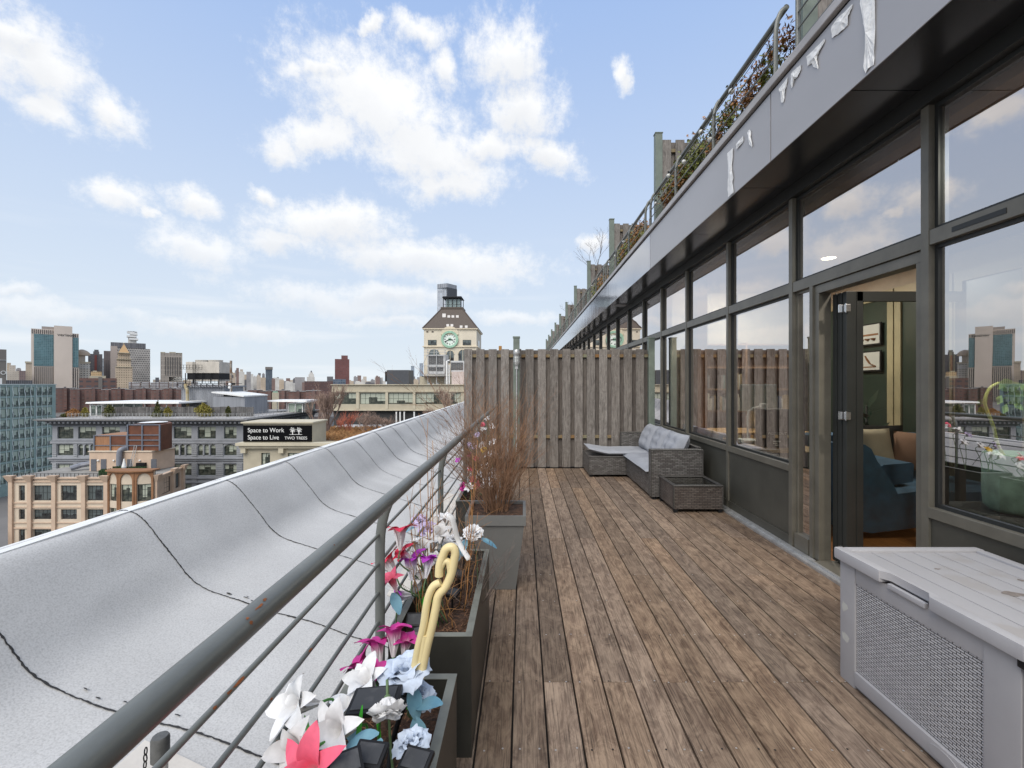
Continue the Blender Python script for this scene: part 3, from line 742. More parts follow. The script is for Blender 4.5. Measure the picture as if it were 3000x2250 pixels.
# bookcase, desk, monitor, lamp, coffee machine
bc = thing('bookcase', 'brown wooden bookcase seen through the second window from the door', 'bookcase', (3.55, 7.45, 0))
M['shelf'] = mat('shelf_wood', (.21, .12, .07), rough=.6)
MB().box(2.72, 2.75, 7.30, 7.6, 0, 2.1).box(4.45, 4.48, 7.30, 7.6, 0, 2.1).box(3.58, 3.61, 7.30, 7.6, 0, 2.1).box(2.72, 4.48, 7.59, 7.61, 0, 2.1).build('case', M['shelf'], bc)
for z in (1.01, 1.36, 1.71, 2.08): MB().box(2.75, 4.45, 7.31, 7.59, z - .025, z).build('shelf', M['shelf'], bc)
rr = random.Random(8)
bcols = [mat('book_' + n_, c_, rough=.7) for n_, c_ in (('white', (.5, .48, .42)), ('black', (.03, .03, .03)), ('blue', (.03, .06, .12)), ('teal', (.08, .16, .15)), ('tan', (.3, .22, .12)), ('grey', (.2, .2, .2)))]
k_ = 0
for z, spans in ((1.01, ((2.8, 3.5), (3.65, 4.4))), (1.36, ((2.78, 3.0), (3.2, 3.55), (3.7, 4.2))), (1.71, ((3.1, 3.5), (3.65, 3.9), (4.1, 4.3)))):
    for (sa, sb) in spans:
        x = sa
        while x < sb:
            w = rr.uniform(.018, .045); h_ = rr.uniform(.18, .27)
            if k_ < 60:
                MB().box(x, x + w - .002, 7.33, 7.52, z + .001, z + h_).build('book', rr.choice(bcols), None, label='upright book standing in a row on the bookcase shelf', cat='book', group='books on the bookcase shelves')
            x += w + (.02 if rr.random() < .1 else 0); k_ += 1
tk = thing('desk', 'light wooden desk inside the window', 'desk', (3.3, 6.4, 0))
MB().box(2.62, 3.9, 6.1, 6.75, .76, .785, bev=.004).build('desktop', mat('desk_wood', (.55, .33, .14), rough=.4), tk)
for (lx, ly) in ((2.68, 6.15), (3.84, 6.15), (2.68, 6.7), (3.84, 6.7)): MB().box(lx - .02, lx + .02, ly - .02, ly + .02, 0, .759).build('leg', M['rubber'], tk)
mo = thing('computer_monitor', 'large pale grey computer monitor seen from behind on the desk', 'monitor', (3.35, 6.5, .785))
MB().box(3.10, 3.62, 6.48, 6.50, 1.05, 1.43, bev=.008).build('screen', mat('monitor_shell', (.34, .40, .40), rough=.3), mo)
MB().prism([(3.28, 6.505, 1.2), (3.44, 6.505, 1.2), (3.46, 6.60, .79), (3.26, 6.60, .79)], (0, .015, 0)).build('stand', M['alu'], mo)
dl = thing('desk_lamp', 'white bent desk lamp by the window glass', 'lamp', (2.78, 5.62, .735))
MB().tube([(2.78, 5.62, .74), (2.78, 5.62, 1.04), (2.79, 5.62, 1.10), (2.84, 5.60, 1.14), (2.92, 5.56, 1.17)], .011, 10).build('arm', M['white'], dl, smooth=50)
MB().box(2.90, 2.98, 5.53, 5.58, 1.12, 1.20, bev=.01).build('shade', M['white'], dl)
MB().lathe([(.001, 0), (.05, 0), (.05, .015), (.001, .02)], (2.78, 5.62, .735), 20).build('base', M['white'], dl)
sd = thing('side_cabinet', 'low dark cabinet under the lamp behind the window', 'cabinet', (2.85, 5.4, 0))
MB().box(2.62, 3.2, 4.75, 5.9, .05, .72, bev=.005).build('body', M['int_dark'], sd); MB().box(2.6, 3.22, 4.73, 5.92, .721, .735, bev=.003).build('top', mat('cabinet_top', (.4, .26, .12)), sd)
cm = thing('coffee_machine', 'black boxy coffee machine with white lettering standing behind the window', 'coffee machine', (2.82, 5.1, .735))
MB().box(2.68, 2.95, 5.02, 5.24, .736, 1.16, bev=.012).build('body', M['rubber'], cm)
text_mesh('WORKOUT', .04, M['white'], cm, (2.70, 5.015, .88), (1, 0, 0), (0, 0, 1), ext=.001)
MB().box(2.76, 2.84, 5.010, 5.017, .80, .812).box(2.76, 2.81, 5.010, 5.017, .78, .79).box(2.78, 2.82, 5.010, 5.017, .76, .77).build('marking', M['white'], cm)
MB().box(2.60, 2.78, 5.35, 5.60, .736, .756, bev=.002).box(2.61, 2.79, 5.33, 5.58, .757, .775, bev=.002).build('paper_stack', M['white'], label='small stack of papers lying by the coffee machine', cat='papers')
# planted pot behind the right hand window
gp = thing('houseplant', 'green cylindrical pot with a bent vine stalk in the right hand window', 'potted plant', (2.68, 2.44, .735))
MB().lathe([(.001, 0), (.12, 0), (.15, .03), (.155, .12), (.155, .33), (.145, .335), (.14, .30), (.001, .29)], (2.84, 2.60, .712), 32).build('pot', mat('green_glaze', (.42, .62, .48), rough=.45, var=.25, scale=14), gp, smooth=50)
MB().box(2.55, 3.1, 1.6, 2.85, .66, .709).build('stand', M['int_dark'], gp)
st = [(2.80, 2.6, .99), (2.755, 2.6, 1.03), (2.715, 2.6, 1.10), (2.69, 2.6, 1.20), (2.655, 2.6, 1.29), (2.64, 2.6, 1.35), (2.67, 2.6, 1.42), (2.72, 2.6, 1.45)]
MB().tube(catmull(st, 4), .008, 8).build('stalk', mat('vine_stalk', (.7, .76, .2), rough=.5), gp, smooth=True)
b = MB(); rr = random.Random(3)
for i in range(26):
    base = Vector((2.75 + rr.uniform(-.05, .14), 2.60 + rr.uniform(-.06, .06), 1.43 + rr.uniform(-.10, .04))); a = rr.uniform(0, 2 * PI); L = rr.uniform(.05, .10); d = Vector((math.cos(a), math.sin(a) * .6, rr.uniform(-.9, .2))).normalized(); s_ = d.cross(Vector((.3, 1, 0))).normalized() * L * .25
    b.add([base, base + d * L * .5 + s_, base + d * L, base + d * L * .5 - s_], [(0, 1, 2, 3)])
b.build('leaves', mat('vine_leaf', (.22, .40, .08), c2=(.4, .58, .14), rough=.5, scale=20), gp)
# ------------------------------------------------------------------ wicker corner sofa
M['wicker'] = weave_mat('grey_wicker', (.10, .09, .083), (.20, .19, .178), (.012, .011, .010), .060, .019, rough=.42, mortar=.0034, bump=.9)
M['wicker_brown'] = weave_mat('brown_wicker', (.088, .070, .060), (.165, .14, .122), (.012, .010, .009), .060, .019, rough=.42, mortar=.0034, bump=.9)
M['strand'] = mat('wicker_edge', (.065, .06, .054), rough=.45, var=.35, scale=60, bump=.3, bscale=120)
M['cloth'] = mat('grey_cushion', (.30, .31, .335), rough=.95, var=.07, scale=9, bump=.12, bscale=350)
ws = thing('corner_sofa', 'grey wicker corner sofa with a chaise before the board fence', 'sofa', (1.9, 6.6, 0))
def wbox(name, x0, x1, y0, y1, z0, z1, m_='wicker', parent=ws, edge=True):
    b = MB(); b.box(x0, x1, y0, y1, z0, z1, 0, bev=.012)
    if edge:
        r = .009
        for (p, q) in (((x0, y0), (x1, y0)), ((x1, y0), (x1, y1)), ((x1, y1), (x0, y1)), ((x0, y1), (x0, y0))):
            b.tube([(p[0], p[1], z1 - .004), (q[0], q[1], z1 - .004)], r, 8, 1)
        for (px, py) in ((x0, y0), (x1, y0), (x0, y1), (x1, y1)): b.tube([(px, py, z0 + .01), (px, py, z1 - .004)], r * .8, 8, 1)
    return b.build(name, [M[m_], M['strand']], parent, smooth=40)
wbox('chaise_base', 1.02, 1.60, 7.0, 7.66, .035, .315)
wbox('seat_base', 1.602, 2.19, 5.73, 7.66, .035, .30)
wbox('armrest', 1.593, 2.236, 5.64, 5.726, .035, .62)
wbox('armrest', 1.66, 2.236, 7.665, 7.735, .035, .62)
wbox('backrest', 2.195, 2.24, 5.73, 7.66, .035, .64)
for (lx, ly) in ((1.06, 7.04), (1.06, 7.62), (1.64, 5.68), (2.2, 5.68), (1.64, 7.0), (2.2, 7.68)): MB().box(lx - .022, lx + .022, ly - .022, ly + .022, 0, .034).build('foot', M['rubber'], ws)
def seat_pad(name, x0, x1, y0, y1, z, th, lift=None, seed=0):
    b = MB(); n = 18; m = 18; vs = []
    for side in (0, 1):
        for i in range(n + 1):
            for j in range(m + 1):
                u = 2 * i / n - 1; v = 2 * j / m - 1
                e = (1 - abs(u) ** 7) ** .4 * (1 - abs(v) ** 7) ** .4 if abs(u) < 1 and abs(v) < 1 else 0
                zz = z + th / 2 + (th / 2 if side else -th / 2) * e
                zz += .006 * mnoise.noise(Vector((u * 2.5, v * 2.5, seed))) + (lift(u, v) if lift else 0)
                if side: zz += .006 * math.sin(u * 9 + mnoise.noise(Vector((u, v, seed))) * 4) * .4 * e
                vs.append((x0 + (u + 1) / 2 * (x1 - x0), y0 + (v + 1) / 2 * (y1 - y0), zz))
    q = (n + 1) * (m + 1); fs = []
    for i in range(n):
        for j in range(m):
            a = i * (m + 1) + j; fs.append((a, a + 1, a + m + 2, a + m + 1)); fs.append((a + q, a + m + 1 + q, a + m + 2 + q, a + 1 + q))
    b.add(vs, fs)
    # piping round the rim
    rim = []
    for i in range(n): rim.append(i * (m + 1))
    for j in range(m): rim.append(n * (m + 1) + j)
    for i in range(n, 0, -1): rim.append(i * (m + 1) + m)
    for j in range(m, 0, -1): rim.append(j)
    rim.append(0)
    b.tube([vs[i] for i in rim], .006, 6)
    return b.build(name, M['cloth'], None, smooth=True)
o = seat_pad('seat_cushion', 1.03, 2.14, 7.03, 7.64, .325, .075, lambda u, v: .085 * max(0, -u - .45) ** 1.3 / .55, 1)
tagit(o, 'long grey seat pad on the chaise with one end curled up', 'cushion')
o = seat_pad('seat_cushion', 1.56, 2.14, 5.74, 7.05, .315, .075, lambda u, v: -.05 * max(0, -u - .6), 2)
tagit(o, 'grey seat pad between the chaise and the wicker armrest', 'cushion')
for i, (cy, lab, ti) in enumerate(((7.25, 'tufted grey back cushion farthest along the wicker sofa', -24), (6.68, 'middle tufted grey back cushion on the wicker sofa', -21), (6.10, 'tufted grey back cushion next to the near wicker armrest', -25))):
    cushion('back_cushion', lab, (2.03, cy, .58), .585, .44, .25, R(90 + (2, -3, 4)[i]), M['cloth'], R(ti) * -1, tuft=True)
tb = thing('side_table', 'brown grey wicker side table with a sunken glass top', 'table', (1.95, 5.33, 0))
for nm, a in (('side_panel', (1.69, 2.235, 5.076, 5.10)), ('side_panel', (1.69, 2.235, 5.59, 5.614)), ('side_panel', (1.69, 1.714, 5.10, 5.59)), ('side_panel', (2.211, 2.235, 5.10, 5.59))):
    wbox(nm, *a, .04, .305, 'wicker_brown', tb)
MB().box(1.716, 2.209, 5.102, 5.588, .20, .215).build('shelf', M['rubber'], tb)
MB().box(1.716, 2.209, 5.102, 5.588, .285, .291).build('glass_top', M['glass_clear'], tb)
for (lx, ly) in ((1.71, 5.1), (2.21, 5.1), (1.71, 5.59), (2.21, 5.59)): MB().box(lx - .02, lx + .02, ly - .02, ly + .02, 0, .04).build('foot', M['rubber'], tb)

# ------------------------------------------------------------------ storage box
M['resin'] = mat('grey_resin', (.36, .35, .355), rough=.5, var=.05, scale=4, bump=.05, bscale=300)
M['resin_lid'] = mat('grey_resin_lid', (.36, .35, .355), c2=(.41, .40, .405), rough=.5, scale=3, bump=.05, bscale=200)
M['resin_weave'] = weave_mat('resin_weave', (.46, .45, .455), (.58, .57, .57), (.055, .055, .058), .030, .0098, rough=.5, mortar=.0021, bump=1.0)
sb = thing('storage_box', 'grey resin deck storage box with woven side and ribbed lid', 'storage box', (1.95, 1.85, 0))
bx0, bx1, by0, by1 = 1.572, 2.25, 1.425, 2.25
MB().box(bx0 + .012, bx1, by0, by1, .0, .575, 0, bev=.01).build('body', M['resin'], sb, smooth=40)
# front (towards the deck): corner posts, top and bottom band, woven panel
MB().box(bx0, bx0 + .03, by1 - .095, by1 + .004, .0, .58, 0, bev=.008).build('corner_post', M['resin'], sb, smooth=40)
b = MB(); b.box(bx0, bx0 + .03, by0 + .01, by0 + .13, .0, .58, 0, bev=.008)
for q in range(5): b.tube([(bx0 + .008 + q * .012, by0 - .002, .02), (bx0 + .008 + q * .012, by0 - .002, .57)], .005, 8)
b.build('corner_post', M['resin'], sb, smooth=40)
MB().box(bx0 + .004, bx0 + .03, by0 + .131, by1 - .096, .50, .575, 0, bev=.004).build('top_band', M['resin'], sb, smooth=40)
MB().box(bx0 - .004, bx0 + .03, by0 + .131, by1 - .096, .02, .085, 0, bev=.006).build('bottom_band', M['resin'], sb, smooth=40)
b = MB(); nz = 42
b.box(bx0 + .0095, bx0 + .02, by0 + .131, by1 - .096, .086, .499)
b.build('woven_panel', M['resin_weave'], sb)
MB().prism([(bx0 - .0065, 1.70 + .06 * math.cos(t * PI / 10), .053 + .022 * math.sin(t * PI / 10)) for t in range(20)], (.003, 0, 0)).build('badge', M['resin'], sb)
# lid: rim with recessed planked field
L0, L1, M0, M1, LZ = bx0 - .022, bx1 + .008, by0 - .018, by1 + .018, .636
b = MB()
b.box(L0, L0 + .045, M0, 1.74, .582, LZ, 0, bev=.012); b.box(L0, L0 + .045, 1.98, M1, .582, LZ, 0, bev=.012)
b.prism([(L0 + .002, 1.735, .60), (L0 + .030, 1.77, .60), (L0 + .030, 1.95, .60), (L0 + .002, 1.985, .60), (L0 + .046, 1.985, .60), (L0 + .046, 1.735, .60)], (0, 0, .033))
b.box(L0 + .012, L0 + .03, 1.77, 1.95, .572, .592, 0, bev=.003)
b.box(L0 + .045, L1, M1 - .05, M1, .582, LZ - .002, 0, bev=.010); b.box(L1 - .05, L1, M0, M1 - .05, .582, LZ - .003, 0, bev=.010)
b.box(L0 + .045, L1 - .05, M0, M0 + .05, .582, LZ - .002, 0, bev=.010)
b.build('lid_rim', M['resin_lid'], sb, smooth=40)
b = MB(); npl = 8; wpl = (M1 - .05 - M0 - .05) / npl; xx0 = L0 + .046; xx1 = L1 - .051; wx = (xx1 - xx0) / 6
for q in range(6): b.box(xx0 + q * wx + .0018, xx0 + (q + 1) * wx - .0018, M0 + .051, M1 - .051, .585, LZ - .012, 0, bev=.003)
b.build('lid_panel', mat('stained_resin', (.37, .36, .365), c2=(.34, .32, .31), rough=.55, scale=5, bump=.04, bscale=200, lo=.52, hi=.62), sb, smooth=40)
b = MB(); rr = random.Random(6)
for (sx, sy, s_) in ((1.92, 1.78, .05), (1.98, 1.74, .035), (2.09, 1.9, .03), (1.84, 2.02, .02)):
    n = 14; b.add([(sx + s_ * rr.uniform(.4, 1.1) * math.cos(t * 2 * PI / n), sy + s_ * .6 * rr.uniform(.3, 1.1) * math.sin(t * 2 * PI / n), LZ - .0112) for t in range(n)], [tuple(range(n))])
b.build('stain', mat('brown_stain', (.20, .17, .15), rough=.8, var=.25, scale=50), sb)
MB().box(L0 + .01, L0 + .09, M0 - .008, M0 + .03, .555, .60, 0, bev=.006).build('latch', M['rubber'], sb)
b = MB()
for (zz, s_) in ((.36, 1), (.22, 1.2)):
    q_ = [(bx0 - .0006, by1 - .012 - s_ * .05 * (.5 + .5 * math.cos(t)) * rr.uniform(.3, 1), zz + .032 * math.sin(t) * rr.uniform(.3, 1)) for t in [k * PI / 7 for k in range(14)]]; b.add(q_, [tuple(range(14))])
b.build('scuff_mark', mat('scraped_paint', (.55, .54, .49), rough=.8), sb)

# ------------------------------------------------------------------ planters
def planter(label, x0, x1, y0, y1, h, skew=0):
    t = thing('planter', label, 'planter', ((x0 + x1) / 2, (y0 + y1) / 2, 0), 'metal planters along the railing')
    w = .022; b = MB()
    b.box(x0, x1, y0, y0 + w, 0, h - .004); b.box(x0, x1, y1 - w, y1, 0, h - .004); b.box(x0, x0 + w, y0 + w, y1 - w, 0, h - .004); b.box(x1 - w, x1, y0 + w, y1 - w, 0, h - .004)
    b.build('body', M['planter'], t)
    b = MB(); e = .002
    b.box(x0 - e, x1 + e, y0 - e, y0 + w + .004, h - .003, h, 0, bev=.001); b.box(x0 - e, x1 + e, y1 - w - .004, y1 + e, h - .003, h, 0, bev=.001)
    b.box(x0 - e, x0 + w + .004, y0 + w + .004, y1 - w - .004, h - .003, h); b.box(x1 - w - .004, x1 + e, y0 + w + .004, y1 - w - .004, h - .003, h)
    b.build('rim', M['planter_rim'], t)
    b = MB(); n = 26; rr = random.Random(int(y0 * 10)); vs = []; m = 14; sz = h - .085
    for i in range(n + 1):
        for j in range(m + 1):
            x = x0 + w + (x1 - x0 - 2 * w) * j / m; yy = y0 + w + (y1 - y0 - 2 * w) * i / n
            vs.append((x, yy, sz + .018 * mnoise.noise(Vector((x * 9, yy * 9, 0))) + rr.uniform(0, .009)))
    b.add(vs, [(i * (m + 1) + j, i * (m + 1) + j + 1, (i + 1) * (m + 1) + j + 1, (i + 1) * (m + 1) + j) for i in range(n) for j in range(m)])
    # litter: dry needles and chips
    for q in range(260):
        x = rr.uniform(x0 + w + .01, x1 - w - .01); yy = rr.uniform(y0 + w + .01, y1 - w - .01); a = rr.uniform(0, PI); L = rr.uniform(.01, .04)
        d = Vector((math.cos(a), math.sin(a), rr.uniform(-.2, .4))) * L; p = Vector((x, yy, sz + .012))
        s_ = Vector((-math.sin(a), math.cos(a), 0)) * .0014
        b.add([p - d / 2 - s_, p - d / 2 + s_, p + d / 2 + s_, p + d / 2 - s_], [(0, 1, 2, 3)], 1)
    b.build('soil', [M['soil'], mat('litter', (.22, .11, .055), rough=.9, var=.4, scale=60)], t)
    return t
planter('near dark metal planter full of white lilies and a blue rose', -.575, -.222, .60, 1.53, .472)
planter('long dark metal planter holding a cream stick lamp and dry stems beside the deck', -.52, -.197, 1.76, 2.68, .472)
planter('farther dark metal planter behind the tapered pot, crowded with white flowers', -.555, -.205, 3.77, 4.75, .472)
planter('farthest dark metal planter near the board fence', -.555, -.205, 4.95, 5.95, .472)
tp = thing('tall_planter', 'tall tapered grey pot holding a bare brown shrub', 'pot', (-.185, 3.33, 0))
b = MB(); t_ = .5
b.frustum((-.322, -.048, 3.195, 3.465), (-.388, .015, 3.128, 3.532), 0, .505)
b.build('body', M['pot'], tp)
b = MB()
zt, zb = .536, .505
o_ = (-.396, .023, 3.12, 3.54); i_ = (-.375, .002, 3.141, 3.519)
b.box(o_[0], o_[1], o_[2], i_[2], .47, zt); b.box(o_[0], o_[1], i_[3], o_[3], .47, zt); b.box(o_[0], i_[0], i_[2], i_[3], .47, zt); b.box(i_[1], o_[1], i_[2], i_[3], .47, zt)
b.build('rim', M['pot'], tp)
MB().box(i_[0], i_[1], i_[2], i_[3], .5055, .515).build('soil', M['soil'], tp)

# bare shrub in the tall pot
M['twig'] = mat('brown_twig', (.17, .085, .045), c2=(.34, .20, .12), rough=.9, scale=6, objrand=.1)
M['cane'] = mat('dry_cane', (.42, .22, .075), c2=(.30, .13, .05), rough=.6, scale=9)
M['grey_twig'] = mat('grey_twig', (.13, .10, .085), rough=.9, var=.3, scale=10)
def twig_bush(name, label, cat, c, n, hgt, spread, seed, m_, r0=.0035, levels=3, lean=(0, 0), parent_name='stems', z0=0, tall=None):
    t = thing(name, label, cat, c); b = MB(); rr = random.Random(seed)
    def grow(p, d, L, r, lv):
        pts = [p]; k = 5; dd = d.copy()
        for i in range(k):
            dd = (dd + Vector((rr.uniform(-1, 1), rr.uniform(-1, 1), rr.uniform(-.4, .7))) * .16).normalized(); pts.append(pts[-1] + dd * L / k)
        b.tube(pts, [r * (1 - .6 * i / k) for i in range(k + 1)], 3, cap=False)
        if lv > 0:
            for q in range(rr.choice((3, 4, 5)) if lv > 1 else rr.choice((3, 4, 5))):
                i = rr.randint(1, k); dq = (dd + Vector((rr.gauss(0, 1), rr.gauss(0, 1), rr.uniform(-.2, .8))) * .55).normalized()
                grow(pts[i], dq, L * rr.uniform(.35, .65), r * .55, lv - 1)
    for i in range(n):
        a = rr.uniform(0, 2 * PI); q = abs(rr.gauss(0, .5)) * spread
        d = Vector((math.cos(a) * q + lean[0], math.sin(a) * q + lean[1], 1)).normalized()
        L = hgt * rr.uniform(.3, .62)
        p = Vector(c) + Vector((math.cos(a), math.sin(a), 0)) * rr.uniform(.0, .09); p.z = c[2] + z0
        grow(p, d, L, r0 * rr.uniform(.7, 1.2), levels)
    if tall:
        for (dx, dy, L) in tall: grow(Vector((c[0] + dx * .1, c[1], c[2] + z0)), Vector((dx, dy, 1)).normalized(), L, r0 * 1.3, levels)
    b.build(parent_name, m_, t); return t
twig_bush('bare_shrub', 'dense leafless brown shrub growing from the tapered grey pot', 'shrub', (-.19, 3.33, .512), 84, 1.05, .85, 2, M['twig'], r0=.0030, levels=3,
          tall=[(-.42, 0, .72), (-.46, .1, .80), (-.36, 0, .70), (-.10, 0, .62), (-.02, .1, .66), (.10, 0, .56), (.2, 0, .55), (-.2, .1, .6)])
# dry canes in the long planter
rr = random.Random(21)
def canes(label, pts, seed, m_=None, rad=.0032):
    rr = random.Random(seed); p0 = pts[0][0]
    t = thing('dry_cane', label, 'dry plant', p0, 'dry canes in the long planter'); b = MB()
    for (a, e) in pts:
        a = Vector(a); e = Vector(e); path = [a.lerp(e, i / 9) + Vector((rr.uniform(-.006, .006), rr.uniform(-.006, .006), 0)) * (i > 0) for i in range(10)]
        b.tube(path, [rad * (1 - .07 * i) for i in range(10)], 6)
        for i in range(2, 9):
            if rr.random() < .75:
                d = Vector((rr.uniform(-1, 1), rr.uniform(-1, 1), rr.uniform(.1, .9))).normalized() * rr.uniform(.04, .16)
                b.tube([path[i], path[i] + d * .5 + Vector((0, 0, .006)), path[i] + d], [rad * .45, rad * .3, rad * .18], 4)
    b.build('stem', m_ or M['cane'], t, smooth=True); return t
SZ = .395
def Q(x, y, Y): return P(x, y, Y)
canes('dry orange cane bundle standing between the railing and the cream stick lamp', [((-.46, 2.2, SZ), Q(1252, 1225, 2.25)), ((-.44, 2.24, SZ), Q(1268, 1290, 2.3))], 1)
canes('tall crooked cane reaching above the handrail', [((-.47, 2.30, SZ), Q(1262, 1330, 2.3)), ((-.45, 2.34, SZ), Q(1245, 1470, 2.35)), ((-.46, 2.1, SZ), Q(1230, 1500, 2.1))], 2)
canes('straight orange canes rising in front of the tapered pot', [((-.30, 2.30, SZ), Q(1393, 1420, 2.35)), ((-.29, 2.32, SZ), Q(1388, 1330, 2.35)), ((-.275, 2.28, SZ), Q(1398, 1290, 2.3)), ((-.285, 2.26, SZ), Q(1383, 1450, 2.3))], 3, rad=.0028)
canes('thin dry canes near the front of the long planter', [((-.40, 1.95, SZ), Q(1190, 1450, 1.95)), ((-.44, 1.98, SZ), Q(1205, 1560, 2.0))], 4, rad=.0025)
canes('dry canes leaning over the handrail beside the post', [((-.47, 2.0, SZ), Q(1215, 1480, 2.0)), ((-.46, 2.15, SZ), Q(1232, 1380, 2.15)), ((-.43, 2.4, SZ), Q(1290, 1400, 2.4)), ((-.45, 2.45, SZ), Q(1275, 1440, 2.45))], 5, rad=.0026)
canes('short orange canes crossing in the middle of the long planter', [((-.38, 1.9, SZ), Q(1310, 1650, 2.0)), ((-.33, 2.0, SZ), Q(1240, 1640, 2.0)), ((-.36, 2.1, SZ), Q(1330, 1600, 2.1)), ((-.30, 1.95, SZ), Q(1300, 1720, 1.9)), ((-.42, 1.95, SZ), Q(1200, 1620, 1.9))], 6, rad=.0026)
canes('orange canes in front of the white rose', [((-.27, 2.1, SZ), Q(1400, 1500, 2.2)), ((-.30, 2.15, SZ), Q(1375, 1470, 2.2)), ((-.26, 2.2, SZ), Q(1410, 1560, 2.2))], 7, rad=.0026)
twig_bush('dry_heather', 'small grey brown twiggy plant leaning over the rim of the long planter', 'dry plant', (-.24, 2.22, SZ), 16, .36, .9, 9, M['grey_twig'], r0=.0022, levels=2, lean=(.35, 0))
twig_bush('dry_grass', 'tangle of dry brown needles in the near planter', 'dry plant', (-.30, 1.12, SZ), 20, .16, 1.6, 12, M['twig'], r0=.0012, levels=1)
for (x0_, y0_, s_) in ((-.36, 2.45, 31), (-.44, 2.02, 32)):
    twig_bush('dry_brush', ('brown brushwood at the back' if s_ == 31 else 'fine brown brushwood at the left edge') + ' of the long planter', 'dry plant', (x0_, y0_, SZ), 14, .50 if s_ == 31 else .34, .4, s_, M['twig'], r0=.0016, levels=2)

# ------------------------------------------------------------------ artificial flowers
W = (.78, .77, .76)
FM = {'white': petal_mat('petal_white', W, (.80, .80, .80)), 'pink': petal_mat('petal_pink', (.80, .55, .58), (.82, .12, .20), .2),
      'magenta': petal_mat('petal_magenta', (.72, .66, .68), (.55, .03, .26), .3), 'purple': petal_mat('petal_purple', (.74, .72, .76), (.48, .04, .50), .35),
      'red': petal_mat('petal_red', (.74, .70, .70), (.72, .03, .08), .42), 'blue': petal_mat('petal_blue', (.42, .52, .68), (.56, .64, .76), .4), 'yellow': petal_mat('petal_yellow', (.8, .5, .03), (.8, .5, .03)),
      'oldwhite': petal_mat('petal_grey', (.62, .60, .58), (.66, .64, .62)), 'paleviolet': petal_mat('petal_pale', (.62, .60, .64), (.5, .42, .62))}
M['stem'] = mat('green_stem', (.05, .22, .03), rough=.45, var=.2, scale=20); M['stem_dull'] = mat('dull_stem', (.10, .16, .07), rough=.6, var=.2, scale=20)
M['leaf_green'] = mat('bright_leaf', (.04, .36, .02), rough=.4, var=.3, scale=15); M['leaf_blue'] = mat('blue_leaf', (.10, .24, .33), c2=(.20, .38, .45), rough=.6, scale=14)
def petal(b, mt, L, w, r0, flare, seed, curl=1.0, cup=.3, n=8, m=4, blunt=0):
    rr = random.Random(seed); o = len(b.v); vs = []
    tw = rr.uniform(-.15, .15)
    for i in range(n + 1):
        t = i / n
        rad = r0 + flare * (.16 * t + .84 * max(0, (t - .25) / .75) ** 1.9); hgt = L * (t - .62 * curl * max(0, t - .55) ** 1.6 * 2.2) + .035 * L * math.sin(6 * t + seed) * (t > .3) * 0
        wd = w * (max(0, math.sin(PI * (.14 + .86 * t) ** 1.7)) ** .62) if t < 1 else w * .02
        if blunt: wd = w * math.sqrt(max(0, math.sin(PI * (.08 + .74 * t))))
        for j in range(m + 1):
            s_ = 2 * j / m - 1
            cx = wd / 2 * s_; dd = cup * wd * (s_ * s_) * (1 - t * .4) - .02 * w * math.sin(8 * t) * abs(s_)
            vs.append(mt @ Vector((cx + tw * t * w * .3, rad - dd * .6 + .004 * blunt * math.sin(s_ * 7 + seed) * t, hgt + dd * .25 + (1 - blunt) * .09 * w * abs(s_) * math.sin(7.5 * t + seed * 1.7 + (2 if s_ > 0 else 0)) * t - blunt * .30 * L * s_ * s_ * t * t * t)))
    b.add(vs, [(i * (m + 1) + j, i * (m + 1) + j + 1, (i + 1) * (m + 1) + j + 1, (i + 1) * (m + 1) + j) for i in range(n) for j in range(m)])
    for i in range(n + 1):
        for j in range(m + 1): b.uv[o + i * (m + 1) + j] = (j / m, i / n)
def orient(pos, d):
    d = Vector(d).normalized(); return Matrix.Translation(Vector(pos)) @ d.to_track_quat('Z', 'Y').to_matrix().to_4x4()
def lily(b, pos, d, s, seed, flare=.85, np=6):
    rr = random.Random(seed); mt = orient(pos, d)
    for k in range(np):
        a = 2 * PI * k / np + rr.uniform(-.08, .08)
        petal(b, mt @ Matrix.Rotation(a, 4, 'Z'), s * 1.12 * rr.uniform(.92, 1.05), s * (.30 if k % 2 else .40), s * .03, s * flare * .60 * rr.uniform(.8, 1.15), seed * 7 + k, curl=1 * rr.uniform(.5, 1.4), cup=.34, n=16, m=8)
def rose(b, pos, d, s, seed):
    rr = random.Random(seed); mt = orient(pos, d)
    for ring, (np, fl, L, w) in enumerate(((5, .62, .58, .78), (4, .42, .62, .66), (3, .24, .62, .50), (3, .08, .56, .32))):
        for k in range(np):
            a = 2 * PI * (k + ring * .4) / np + rr.uniform(-.1, .1)
            petal(b, mt @ Matrix.Rotation(a, 4, 'Z'), s * L, s * w * rr.uniform(.9, 1.1), s * (.04 + fl * .18), s * fl * .62, seed * 11 + ring * 5 + k, curl=1.3 if ring == 0 else .5, cup=.45, m=8, n=10, blunt=1)
def leaf_blade(b, p, d, L, w, seed=0, fold=.15):
    rr = random.Random(seed); d = Vector(d).normalized(); s_ = d.cross(Vector((0, 0, 1))); s_ = (s_ if s_.length > .01 else Vector((1, 0, 0))).normalized(); nrm = s_.cross(d)
    vs = []; n = 7
    for i in range(n + 1):
        t = i / n; c = Vector(p) + d * L * t - Vector((0, 0, 1)) * L * .25 * t * t; ww = w / 2 * math.sin(PI * min(1, t * .93 + .04)) ** .8
        vs += [c - s_ * ww + nrm * ww * fold, c, c + s_ * ww + nrm * ww * fold]
    b.add(vs, [q for i in range(n) for q in ((i * 3, i * 3 + 1, i * 3 + 4, i * 3 + 3), (i * 3 + 1, i * 3 + 2, i * 3 + 5, i * 3 + 4))])
